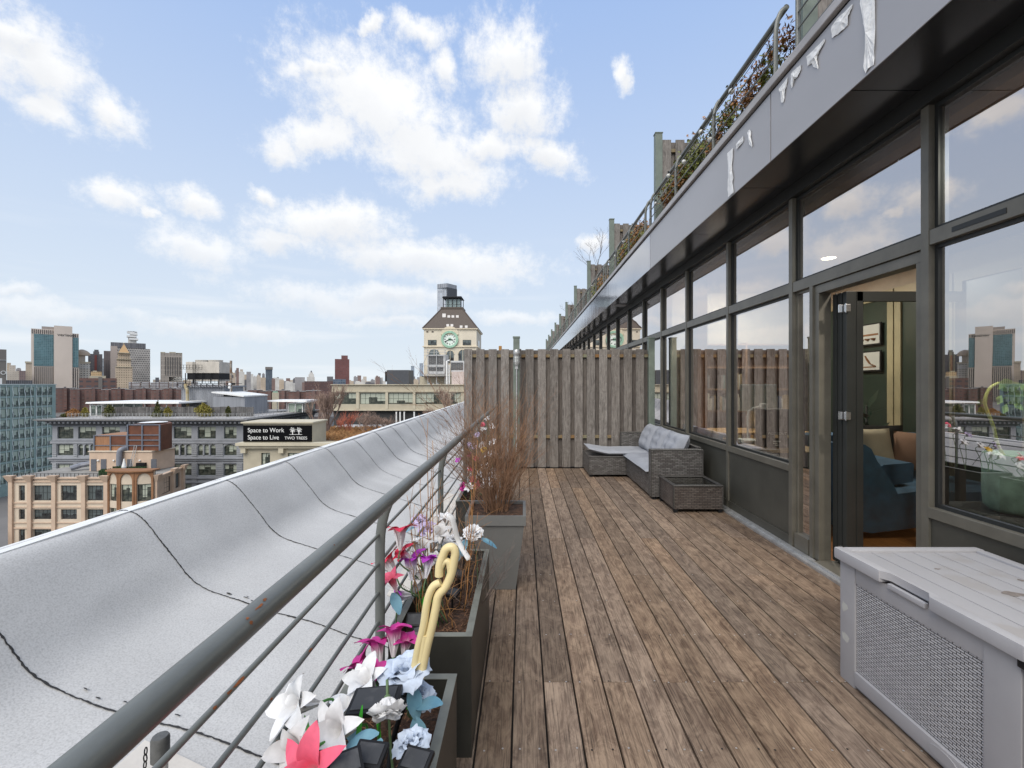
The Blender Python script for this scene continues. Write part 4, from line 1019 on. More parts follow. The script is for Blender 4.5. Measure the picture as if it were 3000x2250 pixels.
def flower(kind, col, head, base, s, d, label, group=None, seed=1, leaves=(), stem='stem', many=None, flare=.85):
    head = Vector(head); base = Vector(base); d = Vector(d).normalized()
    t = thing('artificial_' + kind, label, kind, base, group)
    b = MB()
    (lily if kind == 'lily' else rose)(b, head - d * s * .55, d, s, seed, **({'flare': flare} if kind == 'lily' else {}))
    b.build('flower_head', FM[col], t, smooth=True)
    j = head - d * s * .55; mid = base.lerp(j, .55) + Vector((.012 * math.sin(seed), .01, .0)); mid2 = j - d * s * .4
    if kind == 'rose': MB().ball(j, s * .10, 8).build('calyx', M['stem_dull'], t, smooth=True)
    MB().tube(catmull([base, mid, mid2, j], 4), .0032 if s > .07 else .0022, 7).build('stem', M[stem], t, smooth=True)
    for (lp_, ld, L, w, lm) in leaves:
        bb = MB(); leaf_blade(bb, lp_, ld, L, w, seed); bb.build('leaf', M[lm], t, smooth=True)
    return t
# near planter
G1 = None
Yn = 1.06
h = P(868, 2062, Yn); flower('lily', 'white', h, (-.46, 1.08, .39), .125, (-.45, -.75, .5), 'large white lily farthest left, leaning out over the railing rods', seed=3, leaves=[(h + Vector((.03, .0, -.10)), (-.05, -.1, 1), .11, .018, 'leaf_green')])
h = P(985, 2140, 1.02); flower('lily', 'white', h, (-.39, 1.04, .39), .13, (-.3, -.8, .55), 'big white lily open above the bottom edge between two solar cells', seed=4, leaves=[(h + Vector((.035, .02, -.12)), (.05, .1, 1), .2, .016, 'leaf_green')])
h = P(868, 2190, .95); flower('lily', 'oldwhite', h, (-.43, .97, .39), .10, (-.45, -.7, .5), 'greyish white lily just above the pink lily', seed=5)
h = P(905, 2262, .90); flower('lily', 'pink', h, (-.38, .9, .39), .12, (-.15, -.75, .65), 'bright pink lily at the very bottom edge', seed=6, flare=1.1)
h = P(1072, 1995, 1.22); flower('lily', 'white', h, (-.40, 1.24, .39), .115, (-.25, -.55, .9), 'white lily behind the black solar panel of the stick lamp', seed=7)
h = P(1178, 1935, 1.22); flower('rose', 'blue', h, (-.30, 1.22, .39), .13, (-.15, -.15, 1), 'pale blue rose beside the cream stick lamp', seed=8, stem='stem_dull',
     leaves=[(P(1180, 1985, 1.25), (.5, .1, .3), .075, .05, 'leaf_blue'), (P(1200, 2010, 1.2), (.3, -.2, -.7), .07, .05, 'leaf_blue')])
h = P(1238, 2010, 1.25); flower('rose', 'blue', h, (-.27, 1.25, .39), .10, (.45, -.1, .9), 'blue white rose right of the cream stick lamp foot', seed=9, stem='stem_dull',
     leaves=[(P(1215, 2075, 1.2), (.9, -.1, .45), .085, .055, 'leaf_blue'), (P(1215, 2100, 1.18), (.3, -.4, -.8), .08, .05, 'leaf_blue')])
h = P(1135, 2115, 1.05); flower('rose', 'white', h, (-.30, 1.1, .39), .085, (.15, -.5, -.5), 'white rose bud hanging below the stick lamp solar panel', seed=10, stem='stem_dull',
     leaves=[(P(1110, 2150, 1.0), (-.9, -.1, -.1), .075, .045, 'leaf_blue'), (P(1120, 2165, .98), (-.4, -.4, -.7), .085, .05, 'leaf_blue')])
for i, (x, y, s, c, lab) in enumerate(((1105, 1892, .10, 'magenta', 'magenta lily right above the blue rose'), (1155, 1858, .10, 'magenta', 'tall magenta lily trumpet over the blue rose'), (1188, 1880, .08, 'magenta', 'small magenta lily left of the stick lamp'), (1060, 1950, .10, 'magenta', 'magenta lily pointing left against the railing rods'))):
    h = P(x, y, 1.42); flower('lily', c, h, (-.42 + .03 * i, 1.44, .39), s * 1.15, (-.25 + (.2 * i if i != 3 else -.5), .35 - .3 * (i > 1), 1), lab, seed=20 + i, leaves=[(h - Vector((0, 0, .13)), (.1, 0, 1), .14, .014, 'stem')] if i < 2 else ())
# long planter
for i, (x, y, s, c, d, lab) in enumerate(((1170, 1745, .10, 'purple', (-.9, -.4, .15), 'purple lily lying sideways above the rim of the long planter'),
        (1205, 1645, .115, 'purple', (-.1, .3, 1), 'white lily with purple tips beside the green blade leaf'), (1255, 1645, .10, 'purple', (.1, .35, 1), 'lily with a purple fringe right of the green blade leaf'),
        (1138, 1650, .105, 'red', (-.55, .2, .8), 'red tipped lily leaning onto the railing post'), (1172, 1560, .11, 'red', (-.1, .35, 1), 'highest red tipped lily by the railing post'),
        (1185, 1625, .09, 'red', (-.6, -.2, .6), 'red tipped lily half hidden behind the purple ones'))):
    h = P(x, y, 1.95); flower('lily', c, h, (-.43 + .02 * i, 2.0, SZ), s * 1.2, d, lab, seed=30 + i, flare=.8, stem='stem_dull', leaves=[(Vector((-.36, 1.95, .40)), (-.18, -.12, 1), .24, .02, 'leaf_green')] if i == 1 else ())
for i, (x, y, Y_, s, c, k, lab) in enumerate(((1290, 1565, 2.3, .12, 'oldwhite', 'lily', 'faded white lily trumpet in front of the tapered pot'), (1385, 1548, 2.35, .10, 'white', 'rose', 'white rose with blue leaves against the tapered pot'),
        (1240, 1600, 2.2, .10, 'oldwhite', 'lily', 'faded lily standing between the dry canes'), (1255, 1540, 2.5, .11, 'paleviolet', 'rose', 'pale lilac rose behind the dry canes'), (1225, 1515, 2.55, .09, 'paleviolet', 'rose', 'pale lilac rose nearest the handrail'),
        (1310, 1600, 2.4, .09, 'oldwhite', 'lily', 'drooping greyish lily by the white bent ornament'), (1275, 1640, 2.1, .08, 'oldwhite', 'lily', 'small faded lily low in the long planter'))):
    h = P(x, y, Y_); flower(k, c, h, (h.x * .9, min(2.6, Y_), SZ), s, (.1 * math.sin(i * 3), -.5, .9), lab, seed=50 + i, stem='stem_dull',
        leaves=[(h + Vector((-.02, 0, -.05)), (-.5, -.3, -.8), .10, .08, 'leaf_blue'), (h + Vector((.03, 0, -.05)), (.9, -.2, -.2), .10, .055, 'leaf_blue')] if i == 1 else ([(h - Vector((0, 0, .05)), (-.8, -.2, -.2), .09, .05, 'leaf_blue')] if k == 'rose' else ()))
bo = thing('bent_ornament', 'white strap shaped ornament bent over among the faded lilies', 'ornament', (-.30, 2.2, SZ))
MB().tube(catmull([P(1375, 1640, 2.15), P(1345, 1590, 2.2), P(1332, 1545, 2.2), P(1325, 1520, 2.2), P(1312, 1510, 2.2)], 5), .016, 8, flat=.35).build('strap', M['white'], bo, smooth=True)
MB().tube([P(1360, 1625, 2.16), (-.30, 2.2, SZ)], .003, 6).build('stake', M['rubber'], bo)
# crowded far flowers
rr = random.Random(77)
fcols = [('white', 'lily')] * 6 + [('white', 'rose')] * 4 + [('magenta', 'lily'), ('pink', 'lily'), ('paleviolet', 'rose'), ('red', 'lily')]
spots = [(1358, 1400, 'white', 'lily'), (1342, 1350, 'purple', 'lily'), (1375, 1335, 'magenta', 'lily'), (1395, 1345, 'pink', 'lily'), (1410, 1300, 'white', 'rose'), (1415, 1260, 'white', 'lily'), (1395, 1270, 'paleviolet', 'rose'),
         (1414, 1313, 'yellow', 'rose'), (1420, 1360, 'white', 'rose'), (1405, 1390, 'white', 'lily'), (1385, 1410, 'pink', 'lily'), (1425, 1410, 'white', 'rose'), (1352, 1440, 'magenta', 'rose'), (1400, 1440, 'pink', 'lily'), (1430, 1335, 'white', 'lily'),
         (1440, 1290, 'white', 'rose'), (1378, 1375, 'pink', 'lily'), (1430, 1440, 'white', 'lily'), (1436, 1380, 'white', 'rose'), (1368, 1300, 'paleviolet', 'rose'), (1388, 1310, 'paleviolet', 'lily'), (1410, 1240, 'pink', 'rose'), (1425, 1225, 'white', 'lily'), (1440, 1250, 'white', 'lily'), (1445, 1330, 'white', 'lily'), (1410, 1420, 'white', 'rose'), (1375, 1450, 'white', 'lily'), (1448, 1400, 'white', 'lily')]
words_ = {'white': 'white', 'purple': 'purple tipped', 'magenta': 'magenta', 'pink': 'pink', 'paleviolet': 'pale lilac', 'yellow': 'yellow'}
hts = []
for i, (x, y, c, k) in enumerate(spots):
    Y_ = 3.95 + (1455 - y) / 240 * 1.9; Y_ = min(5.85, Y_)
    h = P(x, y, Y_)
    if h.z < .53: h.z = .53
    hts.append((h, c, k))
    rank = sum(1 for q in spots[:i] if q[2] == c and q[3] == k)
    same = sum(1 for q in spots if q[2] == c and q[3] == k)
    near = 'low' if y > 1400 else ('at mid height' if y > 1310 else 'high')
    lab = '%s %s %s in the crowded planters behind the brown shrub%s' % (words_[c], k, near, '' if same == 1 else ', number %d by nearness among its like' % 0)
    if same > 1:
        order = sorted([q for q in spots if q[2] == c and q[3] == k], key=lambda q: -q[1]).index((x, y, c, k))
        ordn = ['lowest', 'second lowest', 'third lowest', 'fourth lowest', 'fifth lowest', 'sixth lowest', 'seventh lowest', 'eighth lowest', 'ninth lowest', 'tenth lowest', 'eleventh lowest', 'twelfth lowest', 'thirteenth lowest'][order]
        lab = '%s of the %s %s blooms behind the brown shrub' % (ordn, words_[c], k)
    else: lab = 'only %s %s in the flowers behind the brown shrub' % (words_[c], k)
    by = min(5.8, max(3.85, Y_)); 
    if 4.7 < by < 5.0: by = 4.65
    flower(k, c, h, (max(-.5, min(-.26, h.x)), by, SZ), .095 if c == 'white' else .08, (rr.uniform(-.6, .4), -.6, rr.uniform(.3, 1)), lab, 'artificial flowers in the far planters', seed=100 + i, stem='stem_dull')
for i, (x, y, Y_, s, c, k, lab) in enumerate(((1228, 1700, 1.95, .085, 'oldwhite', 'lily', 'greyish lily low between the purple lilies and the canes'), (1270, 1590, 2.35, .10, 'white', 'lily', 'white lily behind the purple fringed one'), (1215, 1590, 2.1, .09, 'white', 'lily', 'white lily right of the highest red tipped one'),
        (1335, 1570, 2.45, .10, 'white', 'rose', 'white rose left of the one with blue leaves'), (1300, 1520, 2.6, .10, 'white', 'lily', 'white lily at the far end of the long planter'), (1150, 1700, 1.8, .09, 'pink', 'lily', 'pink lily by the railing post foot'), (1095, 1975, 1.3, .08, 'magenta', 'lily', 'magenta lily just above the white one by the stick lamp'),
        (1015, 2075, 1.15, .10, 'white', 'lily', 'white lily between the far left lily and the solar panel'), (1200, 2150, 1.05, .08, 'blue', 'rose', 'pale blue bud near the right rim of the near planter'))):
    h = P(x, y, Y_); by_ = Y_ if Y_ > 1.75 or Y_ < 1.5 else 1.45
    flower(k, c, h, (max(-.5, min(-.27, h.x * .95)), by_, SZ), s, (.4 * math.sin(i * 2.3), -.1, 1), lab, seed=170 + i, stem='stem_dull' if i % 2 else 'stem', leaves=[(Vector((max(-.5, min(-.27, h.x * .95)), by_, SZ)), (.25 * math.sin(i), -.1, 1), .2, .017, 'leaf_green')] if i % 2 == 0 else [(h - Vector((0, 0, .05)), (.8 * math.cos(i), -.3, -.2), .08, .045, 'leaf_blue')])
# small solar panels of the flower stakes
for i, (x, y, Y_, lab) in enumerate(((1215, 1815, 1.85, 'tilted black solar panel standing in the front corner of the long planter'), (1235, 1850, 1.80, 'flat black solar cell lying by the rim of the long planter'), (1325, 1735, 2.1, 'small round black solar cell near the dry canes'),
        (1082, 2210, .95, 'black solar panel between the pink lily and the stick lamp pole'), (1010, 2240, .9, 'black solar panel below the big white lily'), (1218, 2228, 1.0, 'black solar panel at the right of the near planter'), (1345, 1680, 2.3, 'black solar box under the white rose'))):
    c = P(x, y, Y_); c.z = max(c.z, .425); t = thing('solar_panel', lab, 'solar panel', (c.x, c.y, SZ), 'small solar panels of the artificial flowers')
    mt = Matrix.Translation(c) @ Matrix.Rotation(R(30 * math.sin(i * 2)), 4, 'Z') @ Matrix.Rotation(R(50 if i == 0 else 20), 4, 'X')
    b = MB(); b.box(-.034, .034, -.026, .026, -.009, .004, bev=.004); b.v = [tuple(mt @ Vector(v)) for v in b.v]; b.build('case', M['rubber'], t, smooth=40)
    b = MB(); b.box(-.027, .027, -.019, .019, .0045, .006); b.v = [tuple(mt @ Vector(v)) for v in b.v]; b.build('cell', M['solar'], t)
    MB().tube([c - Vector((0, 0, .005)), (c.x, c.y + .005, .385)], .005, 6).build('stake', M['rubber'], t)
# cream stick lamp (bent twig shape) with its solar panel
sl = thing('stick_lamp', 'cream hook shaped plastic garden stake lamp with a black solar panel', 'garden lamp', (-.33, 1.05, SZ))
M['cream_plastic'] = mat('cream_plastic', (.72, .60, .32), rough=.42, var=.05, scale=8, spec=.4)
YS = 1.22
def sp(zx, zy, dy=0): return P(800 + zx * .4522, 1500 + zy * .4522, YS + dy)
path = [sp(905, 1110), sp(925, 985), sp(950, 850), sp(985, 700), sp(1005, 600), sp(1030, 510), sp(1065, 455), sp(1110, 410), sp(1120, 340), sp(1130, 270), sp(1165, 240)]
b = MB(); b.tube(catmull([sp(900, 1110), sp(920, 990), sp(945, 860), sp(975, 740), sp(992, 620), sp(1010, 540), sp(1040, 480), sp(1085, 455)], 5), .0105, 12)
b.tube(catmull([sp(955, 1070), sp(975, 980), sp(1000, 860), sp(1030, 740), sp(1055, 620), sp(1072, 540), sp(1120, 480), sp(1155, 400), sp(1172, 320), sp(1180, 262), sp(1160, 228), sp(1122, 238), sp(1100, 285), sp(1080, 345), sp(1075, 415)], 5), .0115, 12)
b.tube(catmull([sp(1150, 400), sp(1140, 330), sp(1110, 320), sp(1085, 360)], 5), .009, 10)
b.tube(catmull([sp(985, 795), sp(970, 900), sp(955, 990), sp(950, 1040)], 4), .010, 10)
b.build('shaped_light', M['cream_plastic'], sl, smooth=60)
b = MB(); b.tube([sp(895, 1105), sp(880, 1170), sp(855, 1230), sp(820, 1330), sp(770, 1500), (-.33, 1.05, SZ)], [.011, .013, .010, .007, .007, .006], 10); b.build('pole', M['rubber'], sl, smooth=50)
pc = sp(660, 1222, -.10)
mt = Matrix.Translation(pc) @ Matrix.Rotation(R(-5), 4, 'Y') @ Matrix.Rotation(R(8), 4, 'X')
b = MB(); b.box(-.060, .060, -.040, .040, -.010, .006, bev=.005); b.v = [tuple(mt @ Vector(v)) for v in b.v]; b.build('solar_panel', M['rubber'], sl, smooth=40)
b = MB(); b.box(-.050, .050, -.031, .031, .0065, .0085); b.v = [tuple(mt @ Vector(v)) for v in b.v]; b.build('solar_cell', M['solar'], sl)
MB().tube([sp(790, 1215, -.09), sp(870, 1225)], .012, 10).build('hinge', M['rubber'], sl)

# ------------------------------------------------------------------ upper terraces
YK = [3.42 + 3.76 * k for k in range(0, 11)]
ordw = ['nearest', 'second', 'third', 'fourth', 'fifth', 'sixth', 'seventh', 'eighth', 'ninth', 'tenth', 'eleventh']
uf = board_fence('terrace_divider', 'nearest board divider on the upper terrace, cut by the top edge', 2.20, 5.1, YK[0], 3.69, 5.28, [(2.09, .11, 5.38, -.03, 'post')], 'board dividers between the upper terraces', rails=(5.12, 4.1), screws=False)
for k in range(1, 11):
    dup(uf, (0, YK[k] - YK[0], 0), '%s board divider along the upper terrace edge, counted from the camera' % ordw[k])
seg = railing(2.06, 4.385, [.13, 1.28, 2.44, 3.60], .13, 3.60, .085, 3.75, [3.87, 3.985, 4.10, 4.215], -1, 'nearest section of upper terrace railing above the taped fascia', (1.98, 0, 3.75), name='upper_railing', group='upper railing sections')
# end returns of the rail curve down to the last posts
seg.location = Vector((1.98, YK[0], 3.75))
for k in range(1, 11): dup(seg, (0, 3.76 * k, 0), '%s section of the curved upper railing, counted from the camera' % ordw[k])
dup(seg, (0, -3.76, 0), 'upper railing section directly overhead at the top edge')
def foliage(b, c, rx, ry, rz_, n, s, seed, mi=(0, 1)):
    rr = random.Random(seed)
    for i in range(n):
        a = rr.uniform(0, 2 * PI); u = rr.uniform(-1, 1); rad = rr.uniform(.45, 1) ** .5
        k = .75 + .5 * mnoise.noise(Vector((math.cos(a) * 2, math.sin(a) * 2 + seed, u * 2)))
        p = Vector((c[0] + rx * rad * k * math.cos(a) * math.sqrt(1 - u * u), c[1] + ry * rad * k * math.sin(a) * math.sqrt(1 - u * u), c[2] + rz_ * rad * k * u))
        d = Vector((rr.gauss(0, 1), rr.gauss(0, 1), rr.gauss(0, 1))).normalized(); e = d.orthogonal().normalized() * s * rr.uniform(.3, .5); d = d * s * rr.uniform(.6, 1.2)
        b.add([p, p + d * .5 + e, p + d, p + d * .5 - e], [(0, 1, 2, 3)], mi[0] if mnoise.noise(p * 3) > -.05 else mi[1])
M['hedge'] = mat('hedge_leaf', (.24, .26, .05), c2=(.12, .14, .03), rough=.6, scale=8); M['hedge_brown'] = mat('hedge_brown', (.36, .18, .06), c2=(.22, .10, .03), rough=.7, scale=8)
def hedge(label, y0, y1, z1, seed, n=2600, brown=0, xc=2.42):
    t = thing('hedge_shrub', label, 'shrub', (xc, (y0 + y1) / 2, 3.7), 'shrubs along the upper railing'); b = MB(); k = 4
    for i in range(k):
        c = (xc - .12, y0 + (y1 - y0) * (i + .5) / k, 3.78 + (z1 - 3.78) * .5); foliage(b, c, .26, (y1 - y0) / k * .8, (z1 - 3.75) * .58, n // k, .05, seed + i, (1, 0) if brown else (0, 1))
    b.build('foliage', [M['hedge'], M['hedge_brown']], t)
    sb_ = MB(); rr = random.Random(seed)
    for i in range(8):
        yy = rr.uniform(y0, y1); sb_.tube([(xc, yy, 3.69), (xc + rr.uniform(-.1, .1), yy + rr.uniform(-.1, .1), z1 - rr.uniform(0, .2))], .006, 5)
    sb_.build('stems', M['grey_twig'], t)
    MB().box(xc - .14, xc + .3, y0, y1, 3.69, 3.95, bev=.01).build('trough', M['rubber'], t)
hedge('green and rust coloured hedge behind the upper railing before the second divider', 5.6, 7.0, 4.62, 1, 6000)
hedge('reddish brown shrub behind the upper railing nearest the camera', 3.75, 5.35, 4.60, 5, 5200, 1)
hedge('green hedge between the second and third upper dividers', 8.6, 10.4, 4.6, 9, 4500)
hedge('dark shrub between the third and fourth upper dividers', 12.3, 14.1, 4.5, 13, 2500)
for i, (y_, z_) in enumerate(((5.15, 4.32), (5.7, 4.25), (6.3, 4.35), (4.4, 4.30), (6.9, 4.2), (9.1, 4.3), (9.9, 4.25), (10.6, 4.3), (4.9, 4.1), (13.2, 4.3))):
    t = thing('string_bulb', 'clear round string light bulb on the upper railing, number %d from the camera' % (1 + sorted([5.15, 5.7, 6.3, 4.4, 6.9, 9.1, 9.9, 10.6, 4.9, 13.2]).index(y_)), 'bulb', (2.0, y_, z_), 'string bulbs hung on the upper railing')
    MB().ball((2.02, y_, z_ - .03), .028, 12).build('glass_globe', mat('bulb_glass' , (.6, .6, .56), rough=.1) if i == 0 else bpy.data.materials['bulb_glass'], t, smooth=True)
    MB().cyl(2.02, y_, z_ - .003, z_ + .03, .012, 8).build('socket', M['rubber'], t)
b = MB(); pts = []
for i in range(90):
    y_ = 3.6 + i * .11; pts.append((2.02, y_, 4.33 - .08 * abs(math.sin(i * .33))))
b.tube(pts, .003, 4, cap=False); b.build('string_cable', M['rubber'], label='thin dark cable of string lights sagging along the upper railing', cat='cable')
for (y_, z1, lab, sd) in ((14.5, 5.9, 'small bare tree above the third upper divider', 3), (22.4, 5.5, 'tiny bare tree above a far upper divider', 4)):
    t = thing('bare_tree', lab, 'tree', (2.6, y_, 3.7)); b = MB(); rr = random.Random(sd)
    def br(p, d, L, r, lv):
        q = p + d * L; b.tube([p, p.lerp(q, .5) + Vector((rr.uniform(-.02, .02), 0, .01)), q], [r, r * .8, r * .6], 4, cap=False)
        if lv:
            for _ in range(3): br(p.lerp(q, rr.uniform(.5, 1)), (d + Vector((rr.gauss(0, .5), rr.gauss(0, .5), rr.uniform(0, .3)))).normalized(), L * .62, r * .6, lv - 1)
    br(Vector((2.35, y_, 3.7)), Vector((0, 0, 1)), (z1 - 3.7) * .6, .014, 4); b.build('branches', M['grey_twig'], t)
    MB().cyl(2.35, y_, 3.69, 4.0, .12, 14).build('tub', M['rubber'], t)
# ------------------------------------------------------------------ city: helpers
M['pane'] = None
def pane_mat(name, a, b, c):
    m, nt, bs = _new(name)
    oi = N(nt, 'ShaderNodeObjectInfo'); tc = N(nt, 'ShaderNodeTexCoord')
    sp_ = N(nt, 'ShaderNodeSeparateXYZ'); nt.links.new(tc.outputs['Generated'], sp_.inputs[0])
    # blinds drawn to different heights behind the glass
    m1 = N(nt, 'ShaderNodeMath', operation='MULTIPLY'); m1.inputs[1].default_value = 3.0; nt.links.new(sp_.outputs[0], m1.inputs[0])
    fl = N(nt, 'ShaderNodeMath', operation='FLOOR'); nt.links.new(m1.outputs[0], fl.inputs[0])
    cb = N(nt, 'ShaderNodeCombineXYZ'); nt.links.new(fl.outputs[0], cb.inputs[0]); nt.links.new(oi.outputs['Random'], cb.inputs[1])
    wn = N(nt, 'ShaderNodeTexWhiteNoise', noise_dimensions='3D'); nt.links.new(cb.outputs[0], wn.inputs['Vector'])
    gt = N(nt, 'ShaderNodeMath', operation='GREATER_THAN'); nt.links.new(sp_.outputs[2], gt.inputs[0]); nt.links.new(wn.outputs['Value'], gt.inputs[1])
    no = N(nt, 'ShaderNodeTexNoise', i_Scale=1.5, i_Detail=3); nt.links.new(tc.outputs['Object'], no.inputs['Vector'])
    dk = ramp(nt, no.outputs['Fac'], [(.4, a + (1,)), (.62, b + (1,))])
    mx = N(nt, 'ShaderNodeMix', data_type='RGBA'); nt.links.new(gt.outputs[0], mx.inputs['Factor']); nt.links.new(dk, mx.inputs['A']); mx.inputs['B'].default_value = c + (1,)
    nt.links.new(mx.outputs['Result'], bs.inputs['Base Color']); bs.inputs['Roughness'].default_value = .08; bs.inputs['Specular IOR Level'].default_value = .7
    return m
M['pane'] = pane_mat('pane_glass', (.03, .038, .032), (.10, .105, .085), (.42, .45, .37))
M['pane_teal'] = pane_mat('pane_teal_glass', (.06, .08, .075), (.16, .19, .165), (.36, .43, .36))
M['pane_dark'] = pane_mat('pane_dark_glass', (.02, .022, .024), (.05, .055, .055), (.10, .12, .12))
M['wframe_green'] = mat('dark_green_frame', (.035, .05, .038), rough=.5)
M['wframe_dark'] = mat('dark_frame', (.03, .032, .032), rough=.5)
_wc = {}
def window_obj(w, h, nx, nz, fm, pm, t=.09, arch=False):
    key = (round(w, 2), round(h, 2), nx, nz, fm, pm, arch)
    if key in _wc: return _wc[key]
    b = MB(); d = .08
    b.box(0, t, 0, d, 0, h); b.box(w - t, w, 0, d, 0, h); b.box(t, w - t, 0, d, 0, t); b.box(t, w - t, 0, d, h - t, h)
    for i in range(1, nx): x = w * i / nx; b.box(x - t * .4, x + t * .4, .005, d - .005, t, h - t)
    for j in range(1, nz): z = h * j / nz; b.box(t, w - t, .01, d - .01, z - t * .3, z + t * .3)
    mf = bpy.data.meshes.new('window'); mf.from_pydata(b.v, [], b.f); mf.materials.append(M[fm])
    b = MB(); b.box(t * .5, w - t * .5, .03, .06, t * .5, h - t * .5)
    mp = bpy.data.meshes.new('pane'); mp.from_pydata(b.v, [], b.f); mp.materials.append(M[pm])
    _wc[key] = (mf, mp); return _wc[key]
def put_window(parent, T, u, z, w, h, nx, nz, fm, pm, rec=.25):
    mf, mp = window_obj(w, h, nx, nz, fm, pm)
    o = bpy.data.objects.new('window', mf); COL.objects.link(o); o.parent = parent; o.matrix_parent_inverse = Matrix.Translation(-parent.location)
    o.matrix_basis = T @ Matrix.Translation((u, rec, z))
    p = bpy.data.objects.new('pane', mp); COL.objects.link(p); p.parent = o
    return o
def TF(x, y, ang=0): return Matrix.Translation((x, y, 0)) @ Matrix.Rotation(ang, 4, 'Z')
def facade(parent, T, u0, u1, z0, z1, cols, rows, wm, fm='wframe_green', pm='pane', nx=3, nz=1, th=.4, skip=(), name='wall', rec=.25):
    """wall with real openings; cols [(u0,u1)], rows [(z0,z1)]"""
    b = MB(); cols = sorted(cols); rows = sorted(rows); us = u0
    for (a, c) in cols:
        b.box(us, a, 0, th, z0, z1); zs = z0
        for (r0, r1) in rows:
            b.box(a, c, 0, th, zs, r0); zs = r1
        b.box(a, c, 0, th, zs, z1); us = c
    b.box(us, u1, 0, th, z0, z1)
    b.box(u0 + .02, u1 - .02, th + .01, th + .3, z0, z1 - .05, 1)
    b.v = [tuple(T @ Vector(v)) for v in b.v]
    b.build(name, [M[wm], M['int_dark']], parent)
    for i, (a, c) in enumerate(cols):
        for j, (r0, r1) in enumerate(rows):
            if (i, j) in skip: continue
            put_window(parent, T, a, r0, c - a, r1 - r0, nx(i) if callable(nx) else nx, nz(j) if callable(nz) else nz, fm, pm, rec)
def tb_(b, T):
    b.v = [tuple(T @ Vector(v)) for v in b.v]; return b

# ground and river, far below
gm = mat('city_ground', (.10, .095, .09), c2=(.16, .15, .14), rough=.95, scale=.02)
MB().box(-9000, 9000, -3000, 12000, -42, -40).build('ground', gm, kind='structure')
MB().box(-6000, 6000, 260, 560, -39.99, -39.9).build('river', mat('river_water', (.05, .065, .065), rough=.15), kind='structure')

# ------------------------------------------------------------------ grey cornice building
M['greystone'] = mat('grey_painted_masonry', (.265, .275, .295), rough=.8, var=.12, scale=.6)
M['greystone_dark'] = mat('grey_cornice_paint', (.105, .11, .12), rough=.7, var=.15, scale=1)
M['roof_grey'] = mat('pale_roofing', (.36, .35, .34), rough=.9, var=.15, scale=.4)
KG = 95 / F
def gx(x): return (x - VX) * KG
def gz(y): return H - (y - VY) * KG
gb = thing('cornice_building', 'grey painted loft building with a deep dark cornice and green framed windows', 'building', (gx(430), 110, -40))
cols = [(168, 215), (229, 281), (299, 351), (369, 421), (439, 491), (509, 561), (579, 632), (656, 693)]
cu = [(gx(a) - gx(153), gx(b) - gx(153)) for a, b in cols]
rows = [(gz(1285), gz(1250)), (gz(1334), gz(1302)), (gz(1393), gz(1360)), (gz(1448), gz(1418)), (gz(1505), gz(1474))]
Tg = TF(gx(153), 95)
facade(gb, Tg, 0, gx(712) - gx(153), -40, gz(1247), cu, rows, 'greystone', nx=lambda i: 3, nz=2, th=.5, rec=.3)
Tgs = TF(gx(712), 95, R(90))
facade(gb, Tgs, .5, 32.5, -40, gz(1247), [(2 + 5 * i, 5.4 + 5 * i) for i in range(6)], rows, 'greystone', nx=3, nz=2, th=.5, rec=.3)
MB().box(gx(153) + .6, gx(712) - .6, 95.9, 127.5, -40, gz(1247) - .02).build('core', M['greystone'], gb)
b = MB(); X0, X1 = gx(153), gx(712)
def ring(p, z0, z1, mi=0): b.box(X0 - p, X1 + p, 95 - p, 127.5 + p, z0, z1, mi)
zc0 = gz(1247)
ring(.15, zc0 + .01, zc0 + .35, 1); ring(.35, zc0 + .36, zc0 + .55, 1); ring(1.55, zc0 + .95, zc0 + 1.18, 1); ring(1.9, zc0 + 1.19, zc0 + 1.42, 0)
b.box(X0 - .3, X1 + .3, 95 - .3, 127.8, zc0 + .56, zc0 + .94, 1)
n = 44
for i in range(n + 1): x = X0 + (X1 - X0) * i / n; b.box(x - .2, x + .2, 95 - 1.3, 95 - .31, zc0 + .56, zc0 + .93, 2)
for i in range(34): y_ = 95 + 32.5 * i / 33; b.box(X1 + .31, X1 + 1.3, y_ - .2, y_ + .2, zc0 + .56, zc0 + .93, 2)
b.build('cornice', [mat('cornice_top', (.17, .165, .16), rough=.8), M['greystone_dark'], M['greystone']], gb)
b = MB()
for (ya, yb_, p) in ((1288, 1291, .12), (1293, 1299, .25), (1340, 1344, .5), (1345, 1350, .3), (1352, 1357, .15), (1398, 1402, .2), (1411, 1415, .2), (1455, 1462, .3)):
    b.box(X0 - p, X1 + p, 95 - p, 95 - .003, gz(yb_), gz(ya)); b.box(X1 + .003, X1 + p, 95, 127, gz(yb_), gz(ya))
b.build('string_course', M['greystone'], gb)
b = MB()   # rusticated piers and arched heads of the second row
edges = [153] + [v for c in cols for v in c] + [712]
for a, c in zip(edges[::2], edges[1::2]):
    b = MB()
    for yy in [1301 + 6.2 * q for q in range(24)]:
        b.box(gx(a + 1.5), gx(c - 1.5), 94.86, 94.98, gz(yy + 4.6), gz(yy))
    b.box(gx(a + 1.5), gx(c - 1.5), 94.981, 94.996, gz(1450), gz(1301))
    b.build('rusticated_pier', bpy.data.materials.get('grey_stone_light') or mat('grey_stone_light', (.30, .31, .325), rough=.8, var=.1, scale=.5), gb)
